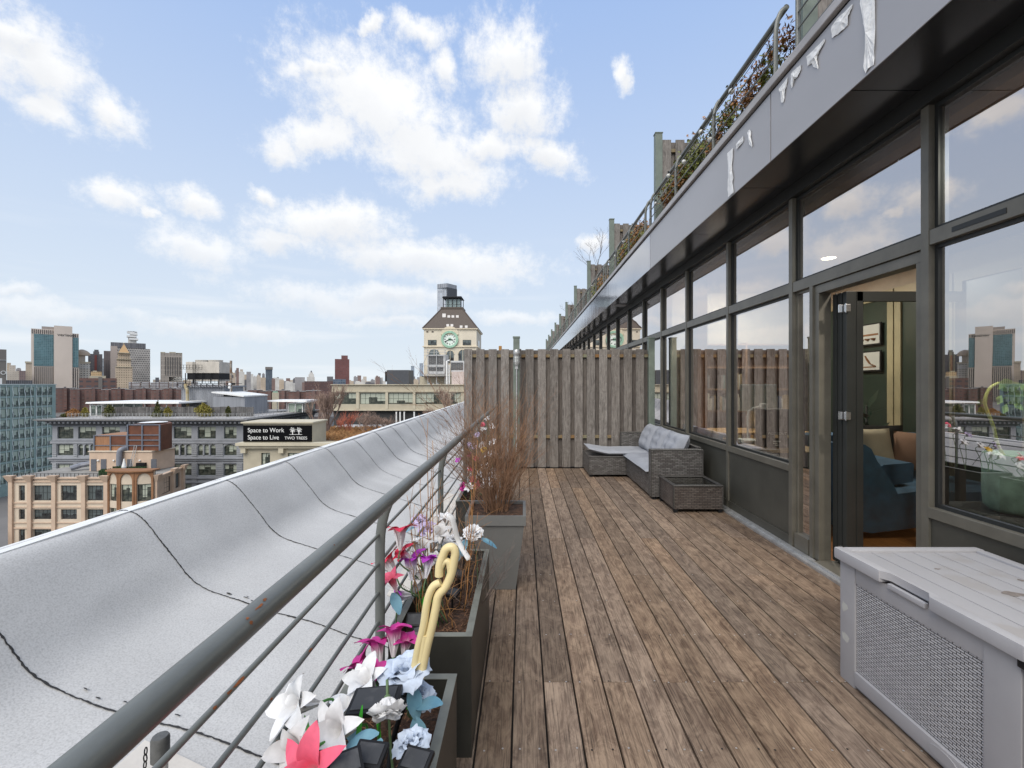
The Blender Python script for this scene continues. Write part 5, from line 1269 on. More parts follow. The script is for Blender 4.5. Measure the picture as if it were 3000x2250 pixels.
for i, (a, c) in enumerate(cols):
    if i == 0: continue
    b = MB(); nl = 3 if i < 7 else 1
    wl = (gx(c) - gx(a)) / nl; ztop = gz(1302)
    for q in range(nl):
        xa = gx(a) + wl * q; r_ = wl / 2 if nl == 3 else wl * .5; rz2 = r_ if nl == 3 else r_ * .55
        for sgn in (-1, 1):
            cx = xa + wl / 2
            pts = [(cx + sgn * r_, 94.97, ztop), (cx + sgn * r_, 94.97, ztop - rz2)] + [(cx + sgn * r_ * math.cos(t * PI / 12), 94.97, ztop - rz2 + rz2 * math.sin(t * PI / 12)) for t in range(1, 6)] + [(cx, 94.97, ztop)]
            b.prism(pts if sgn > 0 else pts[::-1], (0, .3, 0))
        if q: b.box(xa - .13, xa + .13, 94.9, 95.25, gz(1334), ztop - rz2 * .4)
    b.build('arch_head', bpy.data.materials['grey_stone_light'], gb)
# roof of the grey building
zr = zc0 + 1.43
rf = MB(); rf.box(X0, X1, 95, 127.5, zr - .02, zr + .05); rf.build('roof_deck', M['roof_grey'], gb)
rl = thing('roof_railing', 'thin metal railing along the roof edge of the grey cornice building', 'railing', (gx(430), 95, zr))
b = MB()
for z in (.45, .8, 1.1): b.box(X0 + 3, X1 + .6, 95.3, 95.34, zr + z, zr + z + .04); b.box(X1 + .3, X1 + .34, 95.4, 127, zr + z, zr + z + .04)
for i in range(50): x = X0 + 3 + (X1 - X0 - 3) * i / 49; b.box(x - .03, x + .03, 95.25, 95.295, zr, zr + 1.13)
for i in range(22): y_ = 95.5 + 31 * i / 21; b.box(X1 + .345, X1 + .40, y_, y_ + .05, zr, zr + 1.13)
b.build('bars', M['alu'], rl)
def canopy(label, x0, x1, y0, y1, z, posts, glass=None):
    t = thing('roof_canopy', label, 'canopy', ((x0 + x1) / 2, (y0 + y1) / 2, zr))
    MB().frustum((x0, x1, y0, y1), (x0 + .1, x1 - .1, y0 + .1, y1 - .1), z, z + .35).build('roof_slab', M['white'], t)
    for i in range(posts):
        x = x0 + .8 + (x1 - x0 - 1.6) * i / (posts - 1); MB().box(x - .07, x + .07, y0 + .5, y0 + .64, zr, z).build('post', M['alu'], t)
    if glass:
        a, c = glass; MB().box(a, c, y0 + 1.2, y1 - 1, zr, z - .3).build('glass_wall', M['pane_teal'], t)
        b = MB()
        for x in (a, (a + c) / 2, c): b.box(x - .12, x + .12, y0 + 1.0, y0 + 1.19, zr, z - .3)
        b.box(a, c, y0 + 1.0, y0 + 1.19, z - .5, z - .301); b.build('glass_frame', M['white'], t)
def ax(x, Y): return (x - VX) * Y / F
def az_(y, Y): return H - (y - VY) * Y / F
canopy('long white roof canopy on slim posts at the left of the grey building roof', ax(262, 104), ax(534, 104), 103, 116, az_(1182, 104), 9, (ax(264, 104), ax(300, 104)))
canopy('white roof canopy at the right end of the grey building roof', ax(779, 116), ax(905, 116), 115, 124, az_(1177, 116), 5, (ax(844, 116), ax(886, 116)))
fn = thing('roof_fence', 'dark grey timber screen across the grey building roof', 'fence', (gx(430), 100, zr)); b = MB()
for i in range(86):
    x = ax(300, 101) + i * .42
    if x < X1 - 1.5: b.box(x, x + .36, 101, 101.06, zr, az_(1192, 101) + .06 * math.sin(i * 7))
b.build('boards', mat('grey_screen', (.11, .105, .10), rough=.9, var=.3, scale=1, island=.3), fn)
for (xa, xb, yt, m_, lab, sd) in ((198, 237, 1198, 'hedge_brown', 'rust brown round shrub at the left end of the grey roof', 1), (238, 260, 1196, 'hedge_y', 'yellow green small shrub beside the rust brown shrub', 2), (303, 336, 1186, 'conifer', 'dark green bushy conifer beside the roof glass box', 3),
        (440, 482, 1180, 'conifer', 'pointed dark green conifer in the middle of the grey roof', 4), (480, 503, 1194, 'hedge_y', 'olive shrub just right of the pointed conifer', 5), (570, 626, 1182, 'hedge_y', 'wide yellow green bamboo clump before the plant room', 6), (661, 676, 1192, 'conifer', 'small dark conifer at the right of the plant room', 7), (180, 216, 1212, 'conifer', 'low dark bush right on the left cornice corner', 8)):
    if m_ not in M: M[m_] = mat(m_ + '_foliage', (.17, .16, .02) if m_ == 'hedge_y' else (.04, .055, .012), c2=(.22, .17, .03) if m_ == 'hedge_y' else (.10, .09, .02), rough=.8, scale=1.5)
    Yb = 98.5 + sd * .15; cx = ax((xa + xb) / 2, Yb); zt = az_(yt, Yb); t = thing('roof_shrub', lab, 'shrub', (cx, Yb, zr)); b = MB(); rx = (ax(xb, Yb) - ax(xa, Yb)) / 2
    rr = random.Random(sd); hh = max(.8, zt - zr)
    for i in range(1300):
        u = rr.random() ** .8; a = rr.uniform(0, 2 * PI); prof_ = (math.sin(PI * min(1, u * .9 + .1)) ** .6 if m_ != 'conifer' or sd not in (4,) else (1 - u) * .95 + .05)
        lump = .75 + .5 * mnoise.noise(Vector((math.cos(a) * 1.5, math.sin(a) * 1.5 + sd, u * 4))); rad = rx * prof_ * lump * rr.uniform(.3, 1.15)
        p = Vector((cx + rad * math.cos(a), Yb + rad * math.sin(a) * .8, zr + hh * u * (.9 + .3 * mnoise.noise(Vector((a, u, sd)))))); d = Vector((rr.gauss(0, 1), rr.gauss(0, 1), rr.gauss(.5, 1))).normalized() * rr.uniform(.15, .34); e = d.orthogonal() * .35
        b.add([p, p + d * .5 + e, p + d, p + d * .5 - e], [(0, 1, 2, 3)])
    b.build('foliage', M[m_], t); MB().cyl(cx, Yb, zr, zr + .7, .06, 6).build('stem', M['grey_twig'], t)
# plant room, cooling tower, stack, metal shed
M['clad'] = mat('metal_cladding', (.24, .25, .27), rough=.6, var=.12, scale=1.2, stretch=(1, 1, .1))
pr = thing('plant_room', 'ribbed grey metal plant room carrying the rooftop cooling tower', 'building', (ax(597, 112), 113, zr)); b = MB()
xa, xb = ax(533, 112), ax(655, 112); b.box(xa, xb, 112, 120, zr, az_(1134, 112))
for i in range(22): x = xa + (xb - xa) * i / 21; b.box(x - .06, x + .06, 111.9, 111.995, zr, az_(1134, 112) - .05)
b.box(xa - .5, xb + .5, 111.3, 120.5, az_(1134, 112) + .01, az_(1130, 112)); b.build('wall', M['clad'], pr)
b = MB(); Yc = 112; px0, px1 = ax(527, Yc), ax(665, Yc); zp = az_(1123, Yc)
ct = thing('cooling_tower', 'beige boxy cooling tower with ladders on a black steel platform', 'cooling tower', ((px0 + px1) / 2, 114, zp))
b.box(px0, px1, 111, 118, zp - .12, zp)
for i in range(9): x = px0 + (px1 - px0) * i / 8; b.box(x - .06, x + .06, 111, 111.1, zp - .9, zp - .121); b.tube([(x, 111.2, zp - .2), (x + .9, 111.2, zp - .95)], .05, 5)
b.build('platform', M['rubber'], ct)
b = MB(); tx0, tx1 = ax(544, Yc), ax(642, Yc); ztop = az_(1060, Yc); zmid = az_(1093, Yc)
b.box(tx0, tx1, 112, 117, zmid, ztop, bev=.1); b.box(tx0 + .1, tx1 - .1, 112.2, 116.8, zp + .55, az_(1112, Yc) + .01)
b.build('casing', mat('tower_casing', (.50, .46, .40), rough=.7, var=.12, scale=.8, stretch=(1, 1, .3)), ct)
MB().box(tx0 + .15, tx1 - .15, 112.3, 116.7, az_(1112, Yc) + .011, zmid - .01).build('louvre', M['rubber'], ct)
MB().lathe([(1.5, 0), (1.6, .5), (1.55, .55), (.001, .56)], (ax(573, Yc), 114.5, ztop), 20).lathe([(1.5, 0), (1.6, .5), (1.55, .55), (.001, .56)], (ax(612, Yc), 114.5, ztop), 20).build('fan_cowl', mat('fan_cowl', (.42, .40, .36), rough=.7), ct)
b = MB()
for q in range(5): b.box(tx0 + (tx1 - tx0) * q / 4 - .07, tx0 + (tx1 - tx0) * q / 4 + .07, 111.85, 111.99, zp, zmid)
for zz in (az_(1077, Yc), az_(1070, Yc), az_(1082, Yc)): b.box(tx0 - .8, tx0 + 4.6, 111.3, 111.36, zz, zz + .06)
for q in range(8): b.box(tx0 - .8 + q * .75, tx0 - .74 + q * .75, 111.3, 111.36, az_(1082, Yc), az_(1069, Yc))
for zz in (.4, .8, 1.15): b.box(px0, px1, 110.95, 110.99, zp + zz, zp + zz + .05)
for q in range(16): x = px0 + (px1 - px0) * q / 15; b.box(x, x + .05, 110.95, 110.99, zp, zp + 1.2)
for q in range(2): b.box(tx0 + 2.2 + q * .5, tx0 + 2.28 + q * .5, 111.4, 111.46, zp, ztop)
for q in range(20): b.box(tx0 + 2.2, tx0 + 2.78, 111.41, 111.45, zp + .2 + q * .26, zp + .25 + q * .26)
b.build('ladder_and_rails', M['rubber'], ct)
t = thing('chimney_stack', 'tall rusty steel flue pipe right of the cooling tower', 'chimney', (ax(669, 112), 113, zr)); MB().cyl(ax(669, 112), 113, zr, az_(1056, 112), .27, 14).build('flue', mat('flue', (.30, .27, .23), c2=(.16, .09, .05), rough=.8, scale=.9, stretch=(.3, .3, 1)), t, smooth=50)
MB().box(ax(664, 112), ax(676, 112), 112.3, 113.7, az_(1128, 112), az_(1122, 112)).build('collar', M['rubber'], t)
t = thing('roof_pipe', 'thick yellowish brown pipe bending down in front of the plant room', 'pipe', (ax(553, 111), 110.5, zr)); MB().tube(catmull([(ax(545, 111), 110.8, az_(1126, 111)), (ax(549, 111), 110.6, az_(1138, 111)), (ax(553, 111), 110.5, az_(1146, 111)), (ax(554, 111), 110.5, zr)], 4), .34, 12).build('pipe', mat('yellow_pipe', (.30, .22, .09), c2=(.34, .30, .20), rough=.7, scale=1.2), t, smooth=True)
t = thing('metal_shed', 'grey clad rooftop shed with a white sloping roof', 'building', (ax(700, 110), 112, zr))
MB().prism([(ax(624, 108), 108, zr), (ax(717, 106), 106, zr), (ax(777, 112), 113, zr), (ax(700, 118), 118, zr)], (0, 0, az_(1163, 106) - zr)).build('wall', M['clad'], t)
b = MB(); z1_ = az_(1163, 106) + .01; b.prism([(ax(622, 108), 107.7, z1_ + .9), (ax(717, 106), 105.6, z1_), (ax(779, 112), 112.9, z1_ + .1), (ax(700, 118), 118.4, z1_ + .9)], (0, 0, .3)); b.build('roof', M['white'], t)
t = thing('spherical_vent', 'two small white dish antennas by the flue pipe', 'antenna', (ax(673, 111), 111, zr)); b = MB(); b.ball((ax(673, 111), 111, az_(1126, 111)), .33, 10); b.ball((ax(672, 111), 111, az_(1135, 111)), .3, 10); b.cyl(ax(673, 111), 111.2, zr, az_(1126, 111), .05, 6); b.build('dish', M['white'], t, smooth=True)

# ------------------------------------------------------------------ peach building
M['peach'] = mat('peach_stucco', (.52, .39, .29), rough=.9, var=.08, scale=.7)
M['peach_light'] = mat('cream_stucco', (.58, .49, .385), rough=.9, var=.06, scale=.7)
M['peach_dark'] = mat('brown_pier', (.26, .13, .065), rough=.85, var=.15, scale=.5)
YP = 75.0; KP = YP / F
def px(x): return (x - VX) * KP
def pz(y): return H - (y - VY) * KP
pb_ = thing('peach_building', 'peach stucco building with flared piers and a bowed brown arcade bay', 'building', (px(250), 80, -40))
Tp = TF(px(30), YP)
wc = [(55, 73), (97, 158), (178, 225), (254, 315)]
U = lambda x: px(x) - px(30)
facade(pb_, Tp, 0, U(320), -40, pz(1398), [(U(a), U(c)) for a, c in wc], [(pz(1467), pz(1422)), (pz(1522), pz(1492)), (pz(1590), pz(1551)), (pz(1650), pz(1610))], 'peach_light', fm='wframe_dark', pm='pane_dark', nx=lambda i: (2, 5, 4, 5)[i], nz=lambda j: 2 if j != 2 else 3, rec=.25)
b = MB()
for x in (36, 91, 162, 249, 314):
    b.box(px(x) - .32, px(x) + .32, YP - .35, YP - .003, -40, pz(1412)); b.frustum((px(x) - .32, px(x) + .32, YP - .35, YP - .003), (px(x) - .75, px(x) + .75, YP - .8, YP - .003), pz(1412) + .003, pz(1392))
for (ya, yb2, p) in ((1398, 1402, .3), (1408, 1413, .15), (1471, 1475, .12), (1484, 1488, .12), (1530, 1533, .12), (1545, 1549, .12), (1596, 1600, .12)): b.box(px(30), px(320), YP - p, YP - .003, pz(yb2), pz(ya))
b.build('pier', M['peach'], pb_)
MB().prism([(px(30) + .5, YP + .8, -40), (px(446), YP + .8, -40), (px(446) - 2.2, YP + 9, -40), (px(30) + .5, YP + 9, -40)], (0, 0, pz(1399) + 40)).build('core', M['peach'], pb_)
MB().prism([(px(30), YP + .401, pz(1399) + .003), (px(449), YP + .401, pz(1399) + .003), (px(449) - 2.3, YP + 9, pz(1399) + .003), (px(30), YP + 9, pz(1399) + .003)], (0, 0, .05)).build('roof_deck', mat('gravel_roof', (.25, .24, .22), rough=.95, var=.2, scale=.5), pb_)
b = MB()
for i in range(26): x = px(36) + (px(314) - px(36)) * i / 25; b.box(x - .025, x + .025, YP + .25, YP + .3, pz(1398), pz(1388))
for z in (1388.5, 1393): b.box(px(36), px(314), YP + .25, YP + .3, pz(z), pz(z) + .05)
b.build('parapet_rail', M['rubber'], pb_)
# bowed bay
b = MB(); bb = MB(); cxb = px(386); rb_ = 3.65
def bay(t): a = R(-26 + 52 * t); return (cxb + 3.72 * math.sin(a) / math.sin(R(26)), YP - .9 * (math.cos(a) - math.cos(R(26))) / (1 - math.cos(R(26))) - .1, a)
for i in range(3):
    x0, y0, a0 = bay(i / 3); x1, y1, a1 = bay((i + 1) / 3); L = math.hypot(x1 - x0, y1 - y0); ang = math.atan2(y1 - y0, x1 - x0); T = TF(x0, y0, ang)
    facade(pb_, T, .0, L, -40, pz(1380), [(.32, L - .32)], [(pz(1466), pz(1416)), (pz(1530), pz(1486))], 'peach_light', fm='wframe_dark', pm='pane', nx=2, nz=3, name='bay_wall', rec=.2)
    q = MB(); r_ = (L - .64) / 2; zc_ = pz(1403); n = 10
    for sgn in (-1, 1):
        cx = L / 2
        pts = [(cx + sgn * r_, -.2, zc_)] + [(cx + sgn * r_ * math.cos(t * PI / 2 / n), -.2, zc_ + r_ * 1.1 * math.sin(t * PI / 2 / n)) for t in range(1, n + 1)] + [(cx, -.2, pz(1380)), (cx + sgn * (r_ + .31), -.2, pz(1380)), (cx + sgn * (r_ + .31), -.2, zc_)]
        q.prism(pts if sgn > 0 else pts[::-1], (0, .195, 0))
    q.box(0.02, .30, -.2, -.005, -40, zc_ - .003); q.box(L - .30, L - .02, -.2, -.005, -40, zc_ - .003)
    tb_(q, T).build('bay_arch', M['peach_dark'], pb_)
    x0e, y0e, _ = bay(i / 3); 
b = MB(); pts = [bay(t / 12) for t in range(13)]; b.prism([(p[0] * 1.0 + .35 * math.sin(p[2]), p[1] - .55 * math.cos(p[2]), pz(1379)) for p in pts] + [(cxb + 3.9, YP + 1, pz(1379)), (cxb - 3.9, YP + 1, pz(1379))], (0, 0, .22)); b.build('bay_canopy', M['peach_dark'], pb_)
# right wing turned away
ax0, ay0, ax1, ay1 = px(452), YP + .2, px(452) - 2.4, YP + 9.6
ang = math.atan2(ay1 - ay0, ax1 - ax0); L = math.hypot(ax1 - ax0, ay1 - ay0); T = TF(ax0, ay0, ang)
facade(pb_, T, 0, L, -40, pz(1398), [(.5, 5.2), (6.6, 8.4)], [(pz(1460), pz(1412)), (pz(1530), pz(1486))], 'peach', fm='wframe_dark', pm='pane_dark', nx=lambda i: 5 if i == 0 else 2, nz=3, name='side_wall', rec=.2)
q = MB()
for u in (.1, 5.7, L - .3): q.box(u - .3, u + .3, -.35, -.003, -40, pz(1412)); q.frustum((u - .3, u + .3, -.35, -.003), (u - .7, u + .7, -.75, -.003), pz(1412) + .003, pz(1391))
q.box(0, L, -.25, -.004, pz(1402), pz(1398)); tb_(q, T).build('pier', M['peach'], pb_)
# penthouse blocks
b = MB(); YQ = YP + 5; KQ = YQ / F
def qx(x): return (x - VX) * KQ
def qz(y): return H - (y - VY) * KQ
ph = thing('rooftop_penthouse', 'peach rooftop block with a brown panelled upper storey and grey doors', 'building', (qx(385), YQ + 2, pz(1399)))
MB().prism([(qx(262), YQ, pz(1398) + .06), (qx(446), YQ, pz(1398) + .06), (ax(512, YQ + 4.5), YQ + 4.5, pz(1398) + .06), (ax(505, YQ + 9), YQ + 9, pz(1398) + .06), (qx(262), YQ + 9, pz(1398) + .06)], (0, 0, qz(1326) - pz(1398))).build('lower_block', M['peach'], ph)
zq = qz(1326) + .12
MB().prism([(qx(262) - .15, YQ - .15, zq), (qx(446), YQ - .15, zq), (ax(512, YQ + 4.4) + .2, YQ + 4.4, zq), (ax(505, YQ + 9.1), YQ + 9.1, zq), (qx(262) - .15, YQ + 9.1, zq)], (0, 0, .18)).build('coping', M['peach_light'], ph)
M['brownpanel'] = mat('rust_brown_panel', (.125, .045, .022), rough=.6, var=.2, scale=.8); M['tanpanel'] = mat('tan_wood_panel', (.30, .15, .075), rough=.7, var=.2, scale=1, stretch=(6, 6, .5))
zq += .185
MB().box(qx(270), qx(368), YQ + .5, YQ + 6, zq, qz(1276)).build('upper_storey', M['tanpanel'], ph)
MB().prism([(qx(369), YQ + .4, zq), (qx(465), YQ + .4, zq), (ax(504, YQ + 4), YQ + 4, zq), (ax(498, YQ + 7), YQ + 7, zq), (qx(369), YQ + 7, zq)], (0, 0, qz(1245) - zq)).build('upper_storey', M['brownpanel'], ph)
b = MB()
for x in (270, 318, 366): b.box(qx(x) - .1, qx(x) + .1, YQ + .3, YQ + .39, zq, qz(1276))
for x in (370, 413, 464): b.box(qx(x) - .1, qx(x) + .1, YQ + .2, YQ + .39, zq, qz(1244))
for y in (1245, 1275, 1290, 1306): b.box(qx(370), qx(464), YQ + .25, YQ + .392, qz(y) - .08, qz(y) + .08)
for y in (1277, 1306): b.box(qx(270), qx(366), YQ + .35, YQ + .492, qz(y) - .07, qz(y) + .07)
b.build('panel_frame', mat('blue_grey_metal', (.14, .155, .19), rough=.5), ph)
MB().box(qx(320), qx(365), YQ + .41, YQ + .495, qz(1303), qz(1279)).build('dark_panel', M['brownpanel'], ph)
for (x0, x1) in ((267, 283), (296, 312), (373, 387), (443, 459)): MB().box(qx(x0), qx(x1), YQ - .06, YQ - .004, pz(1398) + .1, qz(1345)).build('door', mat('grey_door', (.11, .115, .13), rough=.5) if x0 == 267 else bpy.data.materials['grey_door'], ph)
for x in (289, 335, 411): MB().ball((qx(x), YQ - .12, qz(1349)), .17, 10).build('wall_light', M['white'], ph, smooth=True)
MB().box(qx(405), qx(430), YQ - .5, YQ - .004, pz(1396), qz(1355)).build('dark_box', M['rubber'], ph)
MB().tube(catmull([(qx(357), YQ - .5, pz(1397)), (qx(357), YQ - .5, qz(1330)), (qx(360), YQ - .3, qz(1316)), (qx(364), YQ + .6, qz(1314))], 4), .42, 10).build('duct', mat('duct_metal', (.2, .21, .24), rough=.4), ph, smooth=True)
b = MB()
for q in (0, .45): b.tube([(qx(390) + q, YQ - .9, pz(1394)), (qx(395) + q, YQ - .1, qz(1305))], .04, 5)
for q in range(16): s_ = q / 15; c = Vector((qx(390), YQ - .9, pz(1394))).lerp(Vector((qx(395), YQ - .1, qz(1305))), s_); b.box(c.x, c.x + .45, c.y - .02, c.y + .02, c.z, c.z + .04)
b.build('ladder', M['alu'], ph)
MB().lathe([(1.9, 0), (2.1, .1), (.3, .25), (.001, .25)], (qx(410), YQ + 3, qz(1244) + .1), 18).build('roof_disc', M['white'], ph)
for (x0, x1, yy, w_, lab) in ((274, 312, 3.5, .7, 'clipped dark green hedge before the penthouse doors on the left'), (329, 372, 3.2, .7, 'clipped dark green hedge beside the folded parasol'), (275, 312, .8, .9, 'dark green hedge box behind the front parapet rail')):
    t = thing('roof_hedge', lab, 'hedge', (px((x0 + x1) / 2), YP + yy, pz(1398))); b = MB(); rr = random.Random(x0)
    z0 = pz(1398) + .06
    b.box(px(x0), px(x1), YP + yy, YP + yy + w_, z0, z0 + .9)
    for i in range(700):
        p = Vector((rr.uniform(px(x0), px(x1)), YP + yy + rr.uniform(-.05, w_), z0 + rr.uniform(.1, 1.0))); d = Vector((rr.gauss(0, 1), rr.gauss(-.6, 1), rr.gauss(.4, 1))).normalized() * .16; e = d.orthogonal() * .4; b.add([p, p + d * .5 + e, p + d, p + d * .5 - e], [(0, 1, 2, 3)])
    b.build('foliage', mat('clipped_hedge', (.015, .04, .012), c2=(.03, .07, .02), rough=.9, scale=4) if x0 == 274 else bpy.data.materials['clipped_hedge'], t)
t = thing('folded_parasol', 'folded white parasol standing on the peach building roof', 'parasol', (px(323), YP + 2.6, pz(1398)))
MB().lathe([(.001, 2.6), (.10, 2.35), (.35, 1.1), (.28, .9), (.03, .9)], (px(323), YP + 2.6, pz(1398) + .1), 10).build('cloth', M['white'], t); MB().cyl(px(323), YP + 2.6, pz(1398) + .05, pz(1398) + 1.2, .05, 8).build('pole', M['white'], t)
t = thing('roof_duct', 'long low metal duct lying on the left of the peach building roof', 'duct', (px(180), YP + 6, pz(1398))); MB().tube([(px(118), YP + 5, pz(1398) + .5), (px(135), YP + 6, pz(1398) + .9), (px(190), YP + 7.5, pz(1398) + 1.5), (px(258), YP + 7.8, pz(1398) + 1.6)], .45, 8).build('duct', bpy.data.materials['duct_metal'], t)
t = thing('low_brick_building', 'low rusty brown roofs in the bottom left street beside the peach building', 'building', (px(-10), 70, -40))
MB().box(px(-120), px(10), 66, 74, -40, pz(1530)).box(px(-100), px(22), 64, 65.9, -40, pz(1590)).build('wall', mat('rusty_roofs', (.22, .13, .08), rough=.9, var=.4, scale=.3), t)

# ------------------------------------------------------------------ glass office building
M['teal_spandrel'] = mat('teal_spandrel', (.25, .34, .32), rough=.25, var=.15, scale=.3)
go = thing('glass_office', 'green glass office block with wavy white vertical fins at the left edge', 'building', (-194, 165, -40))
XGO = -189.0; T = TF(XGO, 140, R(90))
cols_ = [(16.2 + 2.05 * i + .06, 16.2 + 2.05 * i + (1.99 if i % 4 != 1 else 1.35)) for i in range(13)]
rws = [(.35 - 4 * j - 3.75, .35 - 4 * j - .45) for j in range(9)]
facade(go, T, 0, 44.2, -40, .72, cols_, rws, 'teal_spandrel', fm='wframe_green', pm='pane_teal', nx=1, nz=1, th=.25, rec=.08)
MB().box(XGO - 20, XGO - .6, 140.5, 183.5, -40, .6).build('core', M['teal_spandrel'], go)
MB().box(XGO - 20, XGO + .2, 139.8, 184.4, .725, 1.0).build('parapet', mat('pale_trim', (.45, .52, .5), rough=.5), go)
for i in range(13):
    b = MB(); u = 140 + cols_[i][0] - .07; p = []
    for q in range(60):
        z = .5 - q * .62; ph_ = z / 4 * 2 * PI; p.append((XGO + .28 + .16 * math.sin(ph_ + i * .9), u + .05 * math.sin(ph_), z))
    b.tube(p, .075, 5, flat=.6); b.build('fin', mat('fin_metal', (.62, .68, .68), rough=.3) if i == 0 else bpy.data.materials['fin_metal'], go)

# ------------------------------------------------------------------ building with the black sign
M['sand'] = mat('sand_masonry', (.43, .385, .29), rough=.9, var=.08, scale=.6)
M['sand_light'] = mat('sand_trim', (.50, .45, .34), rough=.9, var=.08, scale=.6)
YT = 60.0; KT = YT / F
def tx(x, Y=60.0): return (x - VX) * Y / F
def tz(y, Y=60.0): return H - (y - VY) * Y / F
tt = thing('sand_building', 'sand coloured building with a black billboard on its rooftop block', 'building', (tx(850), 63, -40))
MB().box(tx(713), tx(915), 60, 64.2, tz(1308) + .01, tz(1240)).build('upper_block', M['sand'], tt)
MB().box(tx(709), tx(919), 59.7, 64.4, tz(1240) + .005, tz(1236)).build('upper_coping', M['sand_light'], tt)
T = TF(tx(713), 60.0)
facade(tt, T, 0, 32, -40, tz(1309), [(tx(765) - tx(713), tx(791) - tx(713)), (tx(843) - tx(713), tx(901) - tx(713)), (tx(960) - tx(713), tx(1010) - tx(713))], [(tz(1370), tz(1327)), (tz(1440), tz(1397))], 'sand', fm='wframe_green', pm='pane', nx=lambda i: (2, 4, 4)[i], nz=2, rec=.2)
MB().box(tx(713) + .3, tx(713) + 31.8, 60.7, 92, -40, tz(1309) - .02).build('core', M['sand'], tt)
b = MB(); b.box(tx(700), tx(713) + 32, 59.2, 60.6, tz(1304), tz(1296)); b.box(tx(706), tx(713) + 32, 59.5, 59.995, tz(1312), tz(1304) - .004)
for x in (718, 828, 938): b.box(tx(x) - .32, tx(x) + .32, 59.5, 59.99, tz(1326), tz(1312) - .01)
b.build('ledge', M['sand_light'], tt)
bs_ = thing('billboard', 'black billboard with white lettering and an emblem of two white trees', 'billboard', (tx(814), 59.9, tz(1293)))
MB().box(tx(714.5), tx(914.5), 59.85, 59.99, tz(1293.5), tz(1246)).build('board', mat('black_board', (.005, .005, .006), rough=.9, spec=.1), bs_)
M['signwhite'] = mat('sign_white', (.72, .72, .70), rough=.7, var=.03)
text_mesh('Space to Work', .83, M['signwhite'], bs_, (tx(727.5), 59.84, tz(1266)), (1, 0, 0), (0, 0, 1), ext=.005, sx=.93)
text_mesh('Space to Live', .83, M['signwhite'], bs_, (tx(727.5), 59.84, tz(1287)), (1, 0, 0), (0, 0, 1), ext=.005, sx=.93)
text_mesh('TWO TREES', .54, M['signwhite'], bs_, (tx(835.5), 59.84, tz(1287)), (1, 0, 0), (0, 0, 1), ext=.005, sx=1.02)
b = MB(); rr = random.Random(4)
for cx in (859, 877.5):
    c = Vector((tx(cx), 59.83, tz(1259.5)))
    b.box(c.x - .05, c.x + .05, 59.82, 59.84, tz(1272), c.z)
    for i in range(90):
        a = rr.uniform(0, 2 * PI); r_ = math.sqrt(rr.random()) * .36 * (1 + .2 * math.sin(a * 7)); p = c + Vector((r_ * math.cos(a), rr.uniform(-.02, 0), r_ * .95 * math.sin(a))); s_ = .022
        b.add([p + Vector((-s_, 0, -s_)), p + Vector((s_, 0, -s_)), p + Vector((s_, 0, s_)), p + Vector((-s_, 0, s_))], [(0, 1, 2, 3)])
    for i in range(9):
        a = R(20 + 140 * i / 8); b.tube([c + Vector((0, 0, -.25)), c + Vector((.33 * math.cos(a), 0, .28 * math.sin(a)))], .014, 4)
b.box(tx(850), tx(887), 59.82, 59.84, tz(1273), tz(1272)); b.build('tree_emblem', M['signwhite'], bs_)

# ------------------------------------------------------------------ roof garden
zg = tz(1309) + .0
gr = thing('roof_garden_wall', 'low concrete ledges round the planted roof behind the billboard', 'wall', (-22, 75, zg))
MB().box(tx(935, 63), tx(1290, 63), 63, 63.3, zg, zg + .35).build('ledge', M['sand_light'], gr)
MB().box(-36, -10, 64.5, 92, zg - .3, zg + .02).build('roof_deck', M['roof_grey'], label='flat grey roof slab under the planted terrace', cat='roof')
b = MB(); rr = random.Random(14)
for i in range(7500):
    Y = rr.uniform(64.8, 82); x = rr.uniform(945, 1175); X = ax(x, Y); 
    if mnoise.noise(Vector((X * .5, Y * .5, 2))) < -.22: continue
    hgt = rr.uniform(.35, 1.0) * (1 + .5 * mnoise.noise(Vector((X, Y, 0)))); a = rr.uniform(0, 2 * PI); d = Vector((math.cos(a) * .45, math.sin(a) * .45, 1)).normalized() * hgt; p = Vector((X, Y, zg)); w = Vector((math.sin(a), -math.cos(a), 0)) * .035
    b.add([p - w, p + w, p + d * .6 + w * .8, p + d + Vector((math.cos(a), math.sin(a), -.3)) * .25 * hgt, p + d * .6 - w * .8], [(0, 1, 2, 3, 4)])
b.build('ornamental_grass', mat('orange_grass', (.36, .17, .065), c2=(.46, .28, .13), rough=.9, scale=.7), label='orange dry ornamental grass covering the planted roof', cat='grass', kind='stuff')
def bare_tree(name, label, x, Y, ybase, ytop, wpx, seed, m_, lv=5, r0=.12, n0=3, fuzz=0, zbase=None):
    base = P(x, ybase, Y); top = P(x, ytop, Y); 
    if zbase is not None: base.z = zbase
    hgt = top.z - base.z; wid = wpx * Y / F / 2
    t = thing(name, label, 'tree' if hgt > 3.2 else 'shrub', base); b = MB(); rr = random.Random(seed)
    def g(p, d, L, r, l):
        q = p + d * L; mid = p.lerp(q, .5) + Vector((rr.uniform(-1, 1), rr.uniform(-1, 1), rr.uniform(-.3, .3))) * L * .08
        b.tube([p, mid, q], [r, r * .82, r * .66], 4 if l > 2 else 3, cap=False)
        if l:
            for _ in range(3 if l > 1 else 4):
                s_ = rr.uniform(.45, 1); nd = (d + Vector((rr.gauss(0, 1) * wid / hgt * .95, rr.gauss(0, 1) * wid / hgt * .95, rr.uniform(0, .4)))).normalized(); g(p.lerp(q, s_), nd, L * rr.uniform(.55, .8), r * .58, l - 1)
    for i in range(n0): g(base, (Vector((rr.gauss(0, .35) * wid / hgt * 2, rr.gauss(0, .3), 1))).normalized(), hgt * rr.uniform(.34, .44), r0, lv)
    b.build('branches', m_, t); return t
